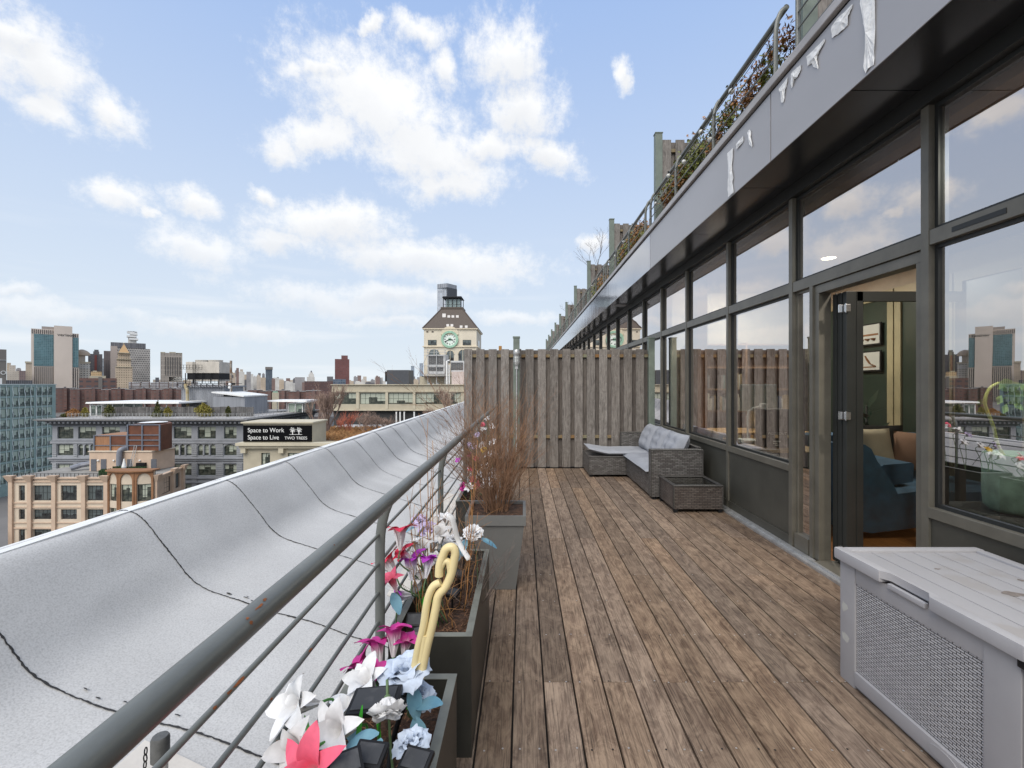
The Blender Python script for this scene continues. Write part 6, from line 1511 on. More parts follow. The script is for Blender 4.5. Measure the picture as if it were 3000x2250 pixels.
M['bark_far'] = mat('winter_bark', (.27, .19, .15), rough=.9, var=.3, scale=.6); M['bark_red'] = mat('red_twigs', (.48, .16, .10), rough=.9, var=.3, scale=.6)
bare_tree('bare_tree', 'big bare multi-stemmed tree rising behind the billboard block', 957, 74, 1262, 1122, 105, 1, M['bark_far'], 5, .17, 6, zbase=zg)
bare_tree('bare_tree', 'bare bushy tree left behind the big one at the billboard corner', 925, 80, 1250, 1165, 70, 2, M['bark_far'], 4, .11, 5, zbase=zg)
bare_tree('red_shrub', 'bright reddish bare shrub on the planted roof', 1022, 75, 1260, 1202, 62, 3, M['bark_red'], 4, .06, 8, zbase=zg)
bare_tree('bare_shrub', 'bare vase shaped shrub right of the red shrub', 1066, 74, 1258, 1205, 56, 4, M['bark_far'], 4, .06, 6, zbase=zg)
bare_tree('bare_shrub', 'bare shrub between two others at the middle of the planted roof', 1103, 75, 1256, 1205, 50, 5, M['bark_far'], 4, .06, 6, zbase=zg)
bare_tree('bare_shrub', 'bare shrub at the right end of the planted roof', 1138, 76, 1250, 1206, 56, 6, M['bark_far'], 4, .06, 6, zbase=zg)
bare_tree('red_shrub', 'brownish red shrub between the big bare tree and the bright red shrub', 1000, 79, 1250, 1212, 45, 7, M['bark_red'], 3, .06, 7, zbase=zg)
bare_tree('bare_tree', 'bare tree before the long sand building under the clock tower', 1305, 88, 1230, 1120, 75, 8, M['bark_far'], 5, .13, 4, zbase=zg)
bare_tree('bare_shrub', 'low bare shrub under the long window band', 1075, 90, 1230, 1192, 90, 9, M['bark_far'], 4, .06, 6, zbase=zg)
bare_tree('bare_shrub', 'bare shrub near the white roof edge right of the window bands', 1265, 88, 1225, 1180, 60, 10, M['bark_far'], 4, .06, 6, zbase=zg)

# ------------------------------------------------------------------ long sand building and clock tower
YL = 105.0
def lx_(x, Y=105.0): return (x - VX) * Y / F
def lz_(y, Y=105.0): return H - (y - VY) * Y / F
lb = thing('long_building', 'long low sand building with four ribbon window bands below the clock tower', 'building', (lx_(1170), 112, -40))
T = TF(lx_(972), YL); u_ = lambda x: lx_(x) - lx_(972)
bands = [(976, 1043), (1054, 1130), (1137, 1210), (1217, 1296), (1322, 1350)]
facade(lb, T, 0, u_(1500), lz_(1203), lz_(1128), [(u_(a), u_(c)) for a, c in bands], [(lz_(1184), lz_(1151))], 'sand', fm='wframe_green', pm='pane', nx=lambda i: 5 if i < 4 else 2, nz=2, rec=.3)
b = MB(); b.box(lx_(970), lx_(1502), YL - .35, YL - .01, lz_(1128), lz_(1126)); b.box(lx_(972), lx_(1500), YL - .2, YL - .01, lz_(1148), lz_(1146)); b.box(lx_(972), lx_(1500), YL - .3, YL - .01, lz_(1203), lz_(1199))
for x in (1048.5, 1133.5, 1213.5, 1308): b.box(lx_(x) - .3, lx_(x) + .3, YL - .18, YL - .011, lz_(1198), lz_(1149))
b.build('string_course', M['sand_light'], lb)
MB().box(lx_(974), lx_(1498), YL + .72, YL + 30, -40, lz_(1128) - .05).build('core', M['int_dark'], lb)
MB().box(lx_(973), lx_(1499), YL + .41, YL + 30, lz_(1128) - .049, lz_(1128) + .02).build('roof_deck', M['roof_grey'], lb)
for x in (1360, 1400): MB().box(lx_(x) - .35, lx_(x) + .35, YL - .1, YL + .5, -40, lz_(1203) - .01).build('column', M['sand'], lb)
for x in (1163, 1174, 1186, 1215): MB().box(lx_(x) - .14, lx_(x) + .14, YL - .6, YL - .3, -8, lz_(1206)).build('white_post', M['white'], lb)
# the clock tower
YK_ = 115.0; XA, XB = ax(1242, YK_), ax(1396, YK_); W_ = XB - XA; ZE = az_(965, YK_)
M['tower'] = mat('tower_masonry', (.62, .56, .45), rough=.9, var=.07, scale=.3); M['tower_trim'] = mat('tower_trim', (.60, .53, .40), rough=.9)
M['tileroof'] = mat('brown_tile_roof', (.095, .076, .062), rough=.8, var=.25, scale=3, stretch=(4, 4, .3)); M['verdigris'] = mat('verdigris', (.28, .46, .34), rough=.7, var=.15, scale=1.5)
ck = thing('clock_tower', 'cream clock tower with a green ringed clock, brown hipped roof and glass lantern', 'tower', ((XA + XB) / 2, YK_ + 6, -40))
MB().box(XA, XB, YK_, YK_ + 13, -40, ZE).build('shaft', M['tower'], ck)
cxk = (XA + XB) / 2; clx = ax(1318, YK_); clz = az_(994.5, YK_)
b = MB(); b.box(XA - .3, XB + .3, YK_ - .3, YK_ + 13.3, az_(1017, YK_), az_(1014, YK_)); b.box(XA - .35, XB + .35, YK_ - .35, YK_ + 13.35, ZE + .005, ZE + .25)
b.prism([(clx + 2.25 * math.cos(t), YK_ - .25, clz + 2.45 + .0 + (math.sin(t) - 1) * 2.1 + .85) for t in [PI * i / 16 for i in range(17)]], (0, 2.5, 0)); b.build('cornice', M['tower_trim'], ck)
rx0, rx1 = ax(1293, YK_ + 4.2), ax(1355, YK_ + 4.2); zrt = az_(905, YK_ + 4.2)
b = MB(); b.frustum((XA - .3, XB + .3, YK_ - .25, YK_ + 13.3), (rx0, rx1, YK_ + 4.2, YK_ + 9), ZE + .26, zrt); b.build('roof', M['tileroof'], ck)
b = MB()
for (A, B_e) in (((XA - .3, YK_ - .25, ZE + .3), (rx0, YK_ + 4.2, zrt)), ((XB + .3, YK_ - .25, ZE + .3), (rx1, YK_ + 4.2, zrt)), ((XB + .3, YK_ + 13.3, ZE + .3), (rx1, YK_ + 9, zrt))): b.tube([A, B_e], .16, 6)
b.build('roof_ridge', mat('ridge_dark', (.07, .05, .04)), ck)
b = MB(); b.box(rx0 - .15, rx1 + .15, YK_ + 4, YK_ + 9.2, zrt + .005, zrt + .45); b.build('lantern_base', M['tileroof'], ck)
lz0 = zrt + .46; lz1 = az_(873, YK_ + 5); lw0, lw1 = ax(1300, YK_ + 5), ax(1352, YK_ + 5)
b = MB()
for (x, y_) in ((lw0, YK_ + 4.4), (lw1, YK_ + 4.4), (lw0, YK_ + 8.6), (lw1, YK_ + 8.6), ((lw0 + lw1) / 2, YK_ + 4.4), (lw0 + 1.2, YK_ + 4.4), (lw1 - 1.2, YK_ + 4.4)): b.box(x - .09, x + .09, y_ - .09, y_ + .09, lz0, lz1)
b.box(lw0, lw1, YK_ + 4.35, YK_ + 4.39, lz0 + .7, lz0 + .78)
b.build('lantern_posts', M['rubber'], ck)
MB().box(lw0 + .6, lw1 - .4, YK_ + 5, YK_ + 8.2, lz0, lz1 - .3).build('lantern_glass', mat('lantern_glass', (.30, .38, .38), rough=.1), ck)
b = MB(); b.frustum((lw0 - .3, lw1 + .3, YK_ + 4, YK_ + 9), (lw0 - .05, lw1 + .05, YK_ + 4.3, YK_ + 8.7), lz1, lz1 + .35); b.build('lantern_roof', M['rubber'], ck)
# skylights on the near roof slope
def slope_pt(x, y):
    # intersect sight line with the near slope
    p0 = Vector((0, 0, H)); d = Vector(((x - VX) / F, 1, (VY - y) / F)); a = Vector((XA, YK_ - .25, ZE + .26)); nrm = Vector((1, 0, 0)).cross(Vector((0, 4.45, zrt - ZE - .26))).normalized()
    t = (a - p0).dot(nrm) / d.dot(nrm); return p0 + d * t
for (x0, x1, y0, y1) in ((1296, 1306, 919, 930), (1311, 1319, 924, 931), (1323, 1331, 924, 931), (1336, 1344, 924, 931), (1308, 1316, 950, 957), (1320, 1328, 950, 957), (1347, 1355, 954, 961), (1362, 1370, 954, 961)):
    q = [slope_pt(x0, y1), slope_pt(x1, y1), slope_pt(x1, y0), slope_pt(x0, y0)]; MB().prism([p + Vector((0, -.08, .03)) for p in q], (0, .1, -.05)).build('skylight', mat('skylight_glass', (.55, .52, .48), rough=.2) if x0 == 1296 else bpy.data.materials['skylight_glass'], ck)
# clock
def disc(r, y0, y1, cx=None, cz=None, n=40, rin=0):
    b = MB(); cx = clx if cx is None else cx; cz = clz if cz is None else cz
    if rin:
        vs = []; fs = []
        for i in range(n):
            a = 2 * PI * i / n; vs += [(cx + r * math.cos(a), y0, cz + r * math.sin(a)), (cx + rin * math.cos(a), y0, cz + rin * math.sin(a)), (cx + r * math.cos(a), y1, cz + r * math.sin(a)), (cx + rin * math.cos(a), y1, cz + rin * math.sin(a))]
            j = (i + 1) % n; fs += [(4 * i, 4 * i + 1, 4 * j + 1, 4 * j), (4 * i, 4 * j, 4 * j + 2, 4 * i + 2), (4 * i + 1, 4 * i + 3, 4 * j + 3, 4 * j + 1)]
        b.add(vs, fs)
    else: b.prism([(cx + r * math.cos(2 * PI * i / n), y0, cz + r * math.sin(2 * PI * i / n)) for i in range(n)], (0, y1 - y0, 0))
    return b
ring_ = disc(2.15, YK_ - .5, YK_ - .01, rin=1.62).build('clock_ring', M['verdigris'], ck)
face = disc(1.61, YK_ - .2, YK_ - .02).build('clock_face', mat('clock_face', (.70, .76, .70), rough=.4), ck)
b = MB()
nums = {12: 'XII', 1: 'I', 2: 'II', 3: 'III', 4: 'IIII', 5: 'V', 6: 'VI', 7: 'VII', 8: 'VIII', 9: 'IX', 10: 'X', 11: 'XI'}
for hnum, s in nums.items():
    a = R(90 - 30 * hnum); c = Vector((clx + 1.22 * math.cos(a), YK_ - .23, clz + 1.22 * math.sin(a))); rd = Vector((math.cos(a), 0, math.sin(a))); tg = Vector((math.sin(a), 0, -math.cos(a)))
    wds = {'I': .12, 'V': .2, 'X': .2}; tot = sum(wds[q] for q in s); off = -tot / 2
    for q in s:
        w = wds[q]; m0 = off + w / 2
        def bar(a0, a1, th=.03):
            p = c + tg * a0 - rd * .21; r_ = c + tg * a1 + rd * .21; b.add([p - tg * th, p + tg * th, r_ + tg * th, r_ - tg * th], [(0, 1, 2, 3)])
        if q == 'I': bar(m0, m0)
        elif q == 'V': bar(m0, m0 - .08); bar(m0, m0 + .08)
        else: bar(m0 - .08, m0 + .08); bar(m0 + .08, m0 - .08)
        off += w
b.build('numeral', M['rubber'], ck)
def hand(ang, L, w):
    a = R(ang); d = Vector((math.cos(a), 0, math.sin(a))); s_ = Vector((-math.sin(a), 0, math.cos(a))) * w; c = Vector((clx, YK_ - .30, clz))
    MB().prism([c - d * .3 - s_, c + d * L * .8 - s_ * 1.4, c + d * L, c + d * L * .8 + s_ * 1.4, c - d * .3 + s_], (0, .04, 0)).build('clock_hand', M['rubber'], ck)
hand(-12, .95, .09); hand(204, 1.45, .06)
disc(.42, YK_ - .26, YK_ - .22).build('clock_boss', M['verdigris'], ck)
T = TF(XA, YK_)
for (x0, x1) in ((1254, 1279), (1356, 1380)):
    put_window(ck, TF(0, YK_ - .1), ax(x0, YK_), az_(1011, YK_), ax(x1, YK_) - ax(x0, YK_), az_(996, YK_) - az_(1011, YK_), 3, 2, 'wframe_green', 'pane_dark', 0)
for (xc, r_) in ((1272, 1.3), (1319, .9), (1356, 1.1)):
    b = MB(); cx = ax(xc, YK_); zc = az_(1038, YK_); b.prism([(cx - r_, YK_ - .08, zc - 2.2), (cx + r_, YK_ - .08, zc - 2.2)] + [(cx + r_ * math.cos(PI * i / 10), YK_ - .08, zc + r_ * math.sin(PI * i / 10)) for i in range(11)], (0, .06, 0)); w = b.build('arched_window', M['pane_dark'], ck)
    b = MB(); vs = []
    for i in range(11):
        a = PI * i / 10; b.add([], [])
    b.tube([(cx + (r_ + .12) * math.cos(PI * i / 10), YK_ - .08, zc + (r_ + .12) * math.sin(PI * i / 10)) for i in range(11)], .12, 5); b.box(cx - .05, cx + .05, YK_ - .12, YK_ - .085, zc - 2.2, zc + r_); b.build('arch_trim', M['tower_trim'], w)
for (x, y) in ((1252, 972), (1267.5, 972)): MB().box(ax(x - 3, YK_), ax(x + 3, YK_), YK_ - .05, YK_ - .005, az_(y + 2, YK_), az_(y - 2, YK_)).build('vent', M['tileroof'], ck)
b = MB(); sxx = XB
for zz in (az_(1004, YK_),): MB().box(XB + .01, XB + .06, YK_ + 4, YK_ + 7, zz - 1, zz + 1).build('window', M['pane_dark'], ck)
# cooling units and plant before the tower
cu_ = thing('cooling_unit', 'large galvanized cooling unit with louvres before the clock tower base', 'cooling tower', (ax(1280, 110), 108, lz_(1128)))
Yc = 108.0; x0, x1 = ax(1255, Yc), ax(1306, Yc)
MB().box(x0, x1, Yc, Yc + 4, az_(1096, Yc), az_(1039, Yc), bev=.05).build('casing', mat('galvanized', (.5, .5, .5), rough=.5, var=.15, scale=1), cu_)
M['louvre'] = weave_mat('louvre_dark', (.05, .05, .05), (.08, .08, .08), (.25, .25, .25), 1.05, .28, rough=.5, mortar=.05, bump=.3)
MB().box(x0 + .15, x1 - .6, Yc - .06, Yc - .01, az_(1068, Yc), az_(1043, Yc)).box(x0 + .15, x1 - .6, Yc - .06, Yc - .01, az_(1087, Yc), az_(1076, Yc)).build('louvre', M['louvre'], cu_)
b = MB()
for x in (x0 - .15, x0 + 1.9, x1 - .2): b.box(x, x + .16, Yc - .3, Yc - .12, az_(1127, Yc), az_(1025, Yc))
for y in (1025, 1032, 1041, 1072, 1098, 1101): b.box(x0 - 1.0, x1 + .5, Yc - .45, Yc - .31, az_(y, Yc) - .06, az_(y, Yc) + .06)
for q in range(9): b.box(x0 - 1 + q * .7, x0 - .95 + q * .7, Yc - .45, Yc - .4, az_(1101, Yc), az_(1090, Yc))
b.tube([(x0 - .2, Yc - .2, az_(1040, Yc)), (x0 - 2.6, Yc - .2, az_(1100, Yc))], .06, 5); b.build('steel_frame', M['alu'], cu_)
cu2 = thing('fan_unit', 'smaller grey fan unit over a pale pink plant box beside the board fence top', 'air conditioner', (ax(1338, 107), 107, lz_(1128)))
Yc = 107.0; MB().box(ax(1320, Yc), ax(1375, Yc), Yc, Yc + 3, az_(1089, Yc), az_(1057, Yc), bev=.05).build('casing', bpy.data.materials['galvanized'], cu2)
MB().box(ax(1321, Yc), ax(1357, Yc), Yc - .05, Yc - .01, az_(1084, Yc), az_(1062, Yc)).build('louvre', M['louvre'], cu2)
MB().box(ax(1324, Yc), ax(1380, Yc), Yc - .4, Yc + 3.4, lz_(1128), az_(1089, Yc) - .01, bev=.05).build('plant_box', mat('pink_box', (.55, .46, .42), rough=.8, var=.06), cu2)
b = MB(); b.tube([(ax(1310, Yc), Yc - .3, lz_(1128)), (ax(1310, Yc), Yc - .3, az_(1058, Yc)), (ax(1318, Yc), Yc - .3, az_(1056, Yc))], .22, 8); b.tube([(ax(1317, Yc), Yc - .5, lz_(1128)), (ax(1317, Yc), Yc - .5, az_(1070, Yc))], .16, 8); b.build('white_pipe', M['white'], cu2, smooth=50)
hb = thing('penthouse_hut', 'beige plant hut under the steel deck of the cooling unit', 'building', (ax(1280, 108), 109, lz_(1128)))
MB().box(ax(1228, 109), ax(1312, 109), 109.5, 113, lz_(1128), az_(1102, 109)).build('wall', M['sand'], hb)
for x in (1257, 1269, 1283): MB().box(ax(x, 109.4) - .2, ax(x, 109.4) + .2, 109.35, 109.49, az_(1126, 109), az_(1122, 109)).build('vent', M['white'], hb)
MB().box(ax(1238, 108), ax(1316, 108), 107.2, 112, az_(1101, 108) - .25, az_(1101, 108) - .1).build('deck_plate', M['rubber'], hb)
dk_ = thing('dark_plant_box', 'dark ribbed metal plant box on the long sand building roof', 'plant room', (ax(1165, 110), 112, lz_(1128))); b = MB(); xa, xb = ax(1134, 110), ax(1197, 110)
b.box(xa, xb, 110, 115, lz_(1128), az_(1084, 110))
for i in range(34): x = xa + (xb - xa) * i / 33; b.box(x - .035, x + .035, 109.94, 109.995, lz_(1128), az_(1085, 110))
b.build('cladding', mat('dark_ribbed', (.085, .09, .10), rough=.5, var=.1), dk_); MB().box(ax(1126, 110), xa - .01, 110.5, 112, az_(1118, 110), az_(1088, 110)).build('side_unit', M['rubber'], dk_)

# ------------------------------------------------------------------ skyline
# far blocks are turned square to the river bank, so each keeps its own street angle
FRM = {}
def frame(t, x0, x1, Y):
    M_ = Vector((ax((x0 + x1) / 2, Y), Y, 0)); n = M_.normalized(); FRM[t.name] = (M_, n, Vector((n.y, -n.x, 0))); return FRM[t.name]
def along(fr, x, dy=0):
    M_, n, s = fr; r_ = Vector(((x - VX) / F, 1, 0)); k = (M_ + n * dy).dot(n) / r_.dot(n); return r_ * k
def turned(b, fr, x0, x1, z0, z1, dy=0, dep=20, mi=0):
    A = along(fr, x0, dy); B_ = along(fr, x1, dy); n = fr[1]
    b.prism([(A.x, A.y, z0), (B_.x, B_.y, z0), (B_.x + n.x * dep, B_.y + n.y * dep, z0), (A.x + n.x * dep, A.y + n.y * dep, z0)], (0, 0, z1 - z0), mi); return b
def far(name, label, x0, x1, yt, Y, m_, dep=30, cat='building', group=None, yb=None, extra=None):
    X0, X1 = ax(x0, Y), ax(x1, Y); t = thing(name, label, cat, ((X0 + X1) / 2, Y + dep / 2, -40), group); fr = frame(t, x0, x1, Y)
    turned(MB(), fr, x0, x1, -40 if yb is None else az_(yb, Y), az_(yt, Y), 0, dep).build('block', m_, t)
    return t
def addbox(t, nm, x0, x1, y0, y1, Y, m_, dy=0, dep=20):
    fr = FRM[t.name]
    if dy < 0: dy -= .3
    return turned(MB(), fr, x0, x1, az_(y1, Y), az_(y0, Y), dy + (Y - fr[0].y if abs(Y - fr[0].y) > 1.5 else 0) * 0, dep).build(nm, m_, t)
G = grid_mat
m_slab = mat('pale_concrete', (.60, .52, .45), rough=.85, var=.05, scale=.02)
Yv = 1000.0
vz = thing('telephone_tower', 'broad beige office tower with blue green glass and black lettering near its top', 'tower', (ax(160, Yv), Yv + 20, -40))
fv = frame(vz, 91, 231, Yv)
b = MB(); turned(b, fv, 91, 158, -40, az_(966, Yv), 0, 40); turned(b, fv, 158.05, 212, -40, az_(954, Yv), -3, 43); turned(b, fv, 212.05, 231, -40, az_(974, Yv), 0, 40); b.build('slab', m_slab, vz)
turned(MB(), fv, 122, 158, az_(966, Yv), az_(957, Yv), 10, 20).build('mechanical_floor', mat('mech_grey', (.28, .25, .23)), vz)
gm_ = G('blue_glass', (.16, .25, .27), (.055, .12, .135), 4.4, 3.6, .35, rough=.25, win2=(.09, .18, .20))
turned(MB(), fv, 99, 157, az_(1073, Yv), az_(981, Yv), -1.2, 1.1).build('glass_field', gm_, vz)
turned(MB(), fv, 212.6, 230, az_(1075, Yv), az_(986, Yv), -1.2, 1.1).build('glass_field', gm_, vz)
for x in [101 + 5.9 * i for i in range(10)]: turned(MB(), fv, x, x + 1.9, -40, az_(1076, Yv), -.8, .7).build('window_slot', M['rubber'], vz)
for x in (214, 220, 226): turned(MB(), fv, x, x + 1.9, -40, az_(1078, Yv), -.8, .7).build('window_slot', M['rubber'], vz)
for x in [93 + 6.1 * i for i in range(11)]: turned(MB(), fv, x, x + 1.8, az_(980, Yv), az_(968, Yv), -.8, .7).build('window_slot', M['rubber'], vz)
for x in (214, 220, 226): turned(MB(), fv, x, x + 1.8, az_(985, Yv), az_(976, Yv), -.8, .7).build('window_slot', M['rubber'], vz)
_o = along(fv, 168, -3.4); _o.z = az_(983.5, Yv)
text_mesh('verizon', 8.2, M['rubber'], vz, _o, fv[2], (0, 0, 1), ext=.1, sx=1.15)
ge = mat('dark_grey_slab', (.17, .155, .14), rough=.8); 
e = far('grey_block', 'plain grey block with a large white O at the far left edge', -140, 19, 1021, 420, ge, 60)
addbox(e, 'band', -139, 19, 1052.5, 1054, 420, M['alu'], -.2, .3)
fe = FRM[e.name]; _o = along(fe, .5, -.6); _o.z = az_(1096.5, 420); text_mesh('O', 5.2, M['white'], e, _o, fe[2], (0, 0, 1), name='letter_o', ext=.1, sx=.9)
e = far('white_house', 'small white hut at the foot of the grey block with the O', -12, 6, 1108, 410, M['white'], 5); 
far('low_dark_block', 'low dark ribbed block behind the glass office roof', 18, 95, 1114, 300, G('ribbed', (.05, .05, .055), (.10, .10, .11), 1.2, 40, .4), 20)
w1 = G('beige_win', (.48, .42, .35), (.19, .17, .15), 5, 4, 1.7); w2 = G('tan_win', (.46, .38, .29), (.18, .15, .12), 5, 4.2, 1.8); w3 = G('grey_win', (.30, .29, .29), (.14, .14, .15), 4, 3.4, 1.1)  # skyline windows paled towards the wall tone, distance haze mixed into the colour
w4 = G('brown_win', (.22, .145, .125), (.12, .11, .11), 4.2, 3.2, 1.2); w5 = G('darkgrey_win', (.14, .13, .135), (.08, .09, .10), 5, 3.3, .9); w6 = G('white_win', (.58, .56, .52), (.25, .25, .25), 5, 3.6, 1.5)
hw = G('white_gap', (.55, .52, .46), (.05, .05, .05), 7, 5.2, 1.8)
e = far('stepped_building', 'stepped beige apartment building left of the broad beige tower', 20, 56, 1087, 900, w1); addbox(e, 'step', 26, 46, 1070, 1087, 900, w1, 2); addbox(e, 'step', 20, 32, 1063, 1087, 900, w2, 6)
far('pink_brick_building', 'grey pink brick building between the stepped one and the tan tower', 47, 75, 1086, 950, G('pinkgrey', (.25, .19, .18), (.10, .09, .10), 4, 3.4, 1), 20)
addbox(far('grey_pink_tower', 'grey topped building behind the stepped apartments', 47, 62, 1080, 980, w3, 20), 'top', 50, 60, 1078, 1080, 980, w3)
e = far('tan_tower', 'narrow tan tower touching the left side of the broad beige tower', 75, 94, 1059, 930, w2, 20); addbox(e, 'cap', 73, 94, 1059, 1064, 930, M['sand'], -1, 10)
e = far('ornate_building', 'cream colonnaded civic building with a domed lantern', 231, 264, 1062, 1050, hw, 40); addbox(e, 'drum', 231, 250, 1042, 1062, 1050, w1, 5, 20)
_c = along(FRM[e.name], 240.5, 14)
MB().lathe([(14, 0), (13.5, 6), (9, 11), (3, 14), (.01, 14.5)], (_c.x, _c.y, az_(1042, 1060)), 16).build('dome', mat('dome_tan', (.42, .33, .24)), e, smooth=40)
for i in range(9): addbox(e, 'column', 233 + 3.4 * i, 234.4 + 3.4 * i, 1068, 1080, 1050, M['white'], -1.5, 1)
addbox(e, 'cornice', 230, 266, 1060, 1063, 1050, M['sand_light'], -2, 10)
e = far('dark_apartment_tower', 'dark grey and red striped apartment tower right of the domed building', 258, 300, 1037, 1100, w5, 30); addbox(e, 'roof_box', 273, 291, 1029, 1037, 1100, w5, 5); addbox(e, 'roof_box', 276, 289, 1024, 1029, 1100, M['greystone_dark'], 5); addbox(e, 'red_stripe', 277, 284, 1040, 1110, 1100, mat('red_stripe', (.2, .06, .05)), -1, .8)
far('pale_block', 'slim pale grey building behind the dark apartment tower', 297, 306, 1050, 1200, G('palegl', (.3, .32, .33), (.18, .2, .22), 4, 3.5, .6), 20)
e = far('ochre_building', 'low ochre building with a satellite dish below the dark apartment tower', 266, 298, 1089, 900, G('ochre', (.48, .34, .19), (.12, .09, .06), 4, 4, 1.2), 15); addbox(e, 'step', 272, 284, 1086, 1089, 900, M['sand']); addbox(e, 'wing', 262, 310, 1101, 1112, 900, M['sand'], -6, 5)
e = far('brown_tower', 'grey brown slab tower beside the patterned court tower', 304, 324, 1028, 1150, G('taupe', (.20, .16, .145), (.08, .07, .07), 3, 60, .5), 40)
pt = G('patterned_facade', (.40, .38, .35), (.06, .055, .06), 4.6, 5.2, 1.0, offset=.5)
e = far('patterned_tower', 'wide grey tower with a woven window pattern and a dark louvred top', 344, 440, 1021, 1120, pt, 40); turned(MB(), FRM[e.name], 323.5, 343.9, -40, az_(1016, 1120), 1, 30).build('stone_end', mat('end_wall', (.40, .34, .30)), e)
turned(MB(), FRM[e.name], 324, 427, az_(1020, 1120), az_(1005, 1120), 2, 30).build('louvred_top', G('louvre_top', (.07, .07, .075), (.13, .13, .14), 2.5, 40, .6), e)
e = far('stacked_tower', 'white stacked box tower peeking over the patterned tower', 375, 400, 985, 1500, w6, 30)
for (a, c, y0, y1) in ((372, 395, 971, 976), (380, 403, 976, 981), (371, 398, 983, 988), (378, 405, 991, 996), (374, 402, 971, 973)): addbox(e, 'jutting_box', a, c, y0, y1, 1500, M['white'], -6, 30)
e = thing('court_tower', 'tan court tower with a pyramid roof in front of the patterned tower', 'tower', (ax(363, 1050), 1060, -40))
frame(e, 338, 388, 1050); fe = FRM[e.name]; b = MB(); turned(b, fe, 338, 388, -40, az_(1075, 1050), 0, 35); turned(b, fe, 342, 384, az_(1075, 1050), az_(1050, 1050), 2, 31); turned(b, fe, 345, 381, az_(1050, 1050), az_(1033, 1050), 4, 27); b.build('shaft', G('court', (.50, .40, .29), (.10, .08, .06), 5.8, 5.6, 1.9), e)
A_1 = [along(fe, 347, 5), along(fe, 379, 5)]; A_1 += [A_1[1] + fe[1] * 24, A_1[0] + fe[1] * 24]; ap = along(fe, 363, 17); ap.z = az_(1006, 1050)
b = MB(); b.add([(q.x, q.y, az_(1033, 1050)) for q in A_1] + [tuple(ap)], [(0, 1, 4), (1, 2, 4), (2, 3, 4), (3, 0, 4), (3, 2, 1, 0)]); b.build('pyramid_roof', mat('pyramid', (.42, .27, .13), rough=.6), e)
b = MB(); b.ball((ap.x, ap.y, ap.z + 1.4), 1.6, 8); b.build('finial', M['sand'], e)
for (a, c, y) in ((337, 389, 1075), (341, 385, 1052), (344, 382, 1034)): addbox(e, 'ledge', a, c, y - 1, y + 1, 1050, M['sand'], -1.5, 30)
e = far('detention_tower', 'grey concrete tower with narrow slit windows standing alone', 470, 534, 1034, 900, G('slit', (.33, .29, .25), (.11, .10, .09), 3.2, 9, 1.1), 40)
for (a, c, y0) in ((470, 484, 1032), (496, 515, 1031), (516, 534, 1033)): addbox(e, 'roof_fin', a, c, y0, y0 + 3, 900, M['sand'], 0, 30)
for i in range(7): addbox(e, 'slit', 484 + 7 * i, 485.5 + 7 * i, 1046, 1100, 900, M['int_dark'], -.6, .5)
addbox(e, 'base_columns', 495, 532, 1104, 1117, 880, hw, 0, 10)
e = far('red_school_building', 'low red brown brick building before the patterned tower', 232, 342, 1108, 760, G('redbrown', (.15, .085, .07), (.06, .055, .06), 14, 8, 2.6), 30)
addbox(e, 'stair_block', 288, 300, 1104, 1136, 759, ge, -1, 5)
bands_ = G('banded_flats', (.14, .10, .09), (.36, .37, .38), 14, 3.2, .9)
for i, (a, c, y) in enumerate(((377, 392, 1119), (392, 412, 1121), (416, 440, 1118), (441, 456, 1120), (458, 482, 1119), (483, 505, 1120), (508, 540, 1119))):
    far('banded_flats', 'white banded brown flats, %s from the left below the patterned tower' % ordw[i].replace('nearest', 'first'), a, c, y, 700 - i, bands_, 12, group='white banded flats on the far bank')
brick = G('project_brick', (.185, .105, .088), (.075, .06, .06), 6.2, 4.4, 1.6, win2=(.2, .17, .15), var=.25)  # brick lightened and greyed, a touch of distance haze in its colour
brick2 = G('project_brick_dark', (.16, .095, .082), (.065, .055, .06), 6.2, 4.4, 1.6, win2=(.16, .14, .13), var=.25)
xs_ = [(160, 222, 1137), (205, 252, 1140), (248, 300, 1138), (296, 330, 1142), (326, 372, 1139), (366, 402, 1141), (398, 446, 1138), (442, 482, 1141), (478, 522, 1138), (516, 560, 1140), (640, 690, 1142), (686, 730, 1146), (726, 770, 1143), (766, 812, 1146), (808, 850, 1144), (846, 900, 1147), (896, 940, 1145), (560, 640, 1141)]
for i, (a, c, y) in enumerate(sorted(xs_)):
    Yb = 640 - (i % 2) * 8; t = far('brick_housing_block', 'red brown brick housing block, number %d from the left along the far river bank' % (i + 1), a, c, y, Yb, brick if i % 3 else brick2, 18, group='brick housing blocks on the far river bank')
    mid = (a + c) / 2; addbox(t, 'wing', mid - 5, mid + 5, y - 1 + (i % 2), 1200, Yb, brick2 if i % 3 else brick, -2.5, 2); addbox(t, 'roof_hut', mid - 4, mid + 3, y - 4, y - .5, Yb, M['greystone_dark'], 2, 6)
    addbox(t, 'roof_coping', a, c, y - .8, y + .1, Yb, M['roof_grey'], -.3, 18.5)
e = far('red_brick_tower', 'tall dark red brick tower alone on the skyline', 981, 1023.5, 1052, 1000, G('redtower', (.15, .055, .05), (.075, .05, .055), 4.2, 3.1, 1.0), 30); addbox(e, 'roof_block', 1000, 1019, 1041, 1052, 1000, bpy.data.materials['redtower'], 3, 20)
far('blue_glass_lowrise', 'blue grey glass lowrise at the foot of the red brick tower', 976, 1013, 1111, 800, G('blueglass', (.12, .15, .19), (.05, .07, .10), 5, 4, .6), 12)
far('brown_wall_block', 'long dark brown brick block left of the red brick tower', 892, 976, 1117, 700, G('dkbrick', (.10, .055, .05), (.07, .05, .05), 5, 4, 1.3), 12)
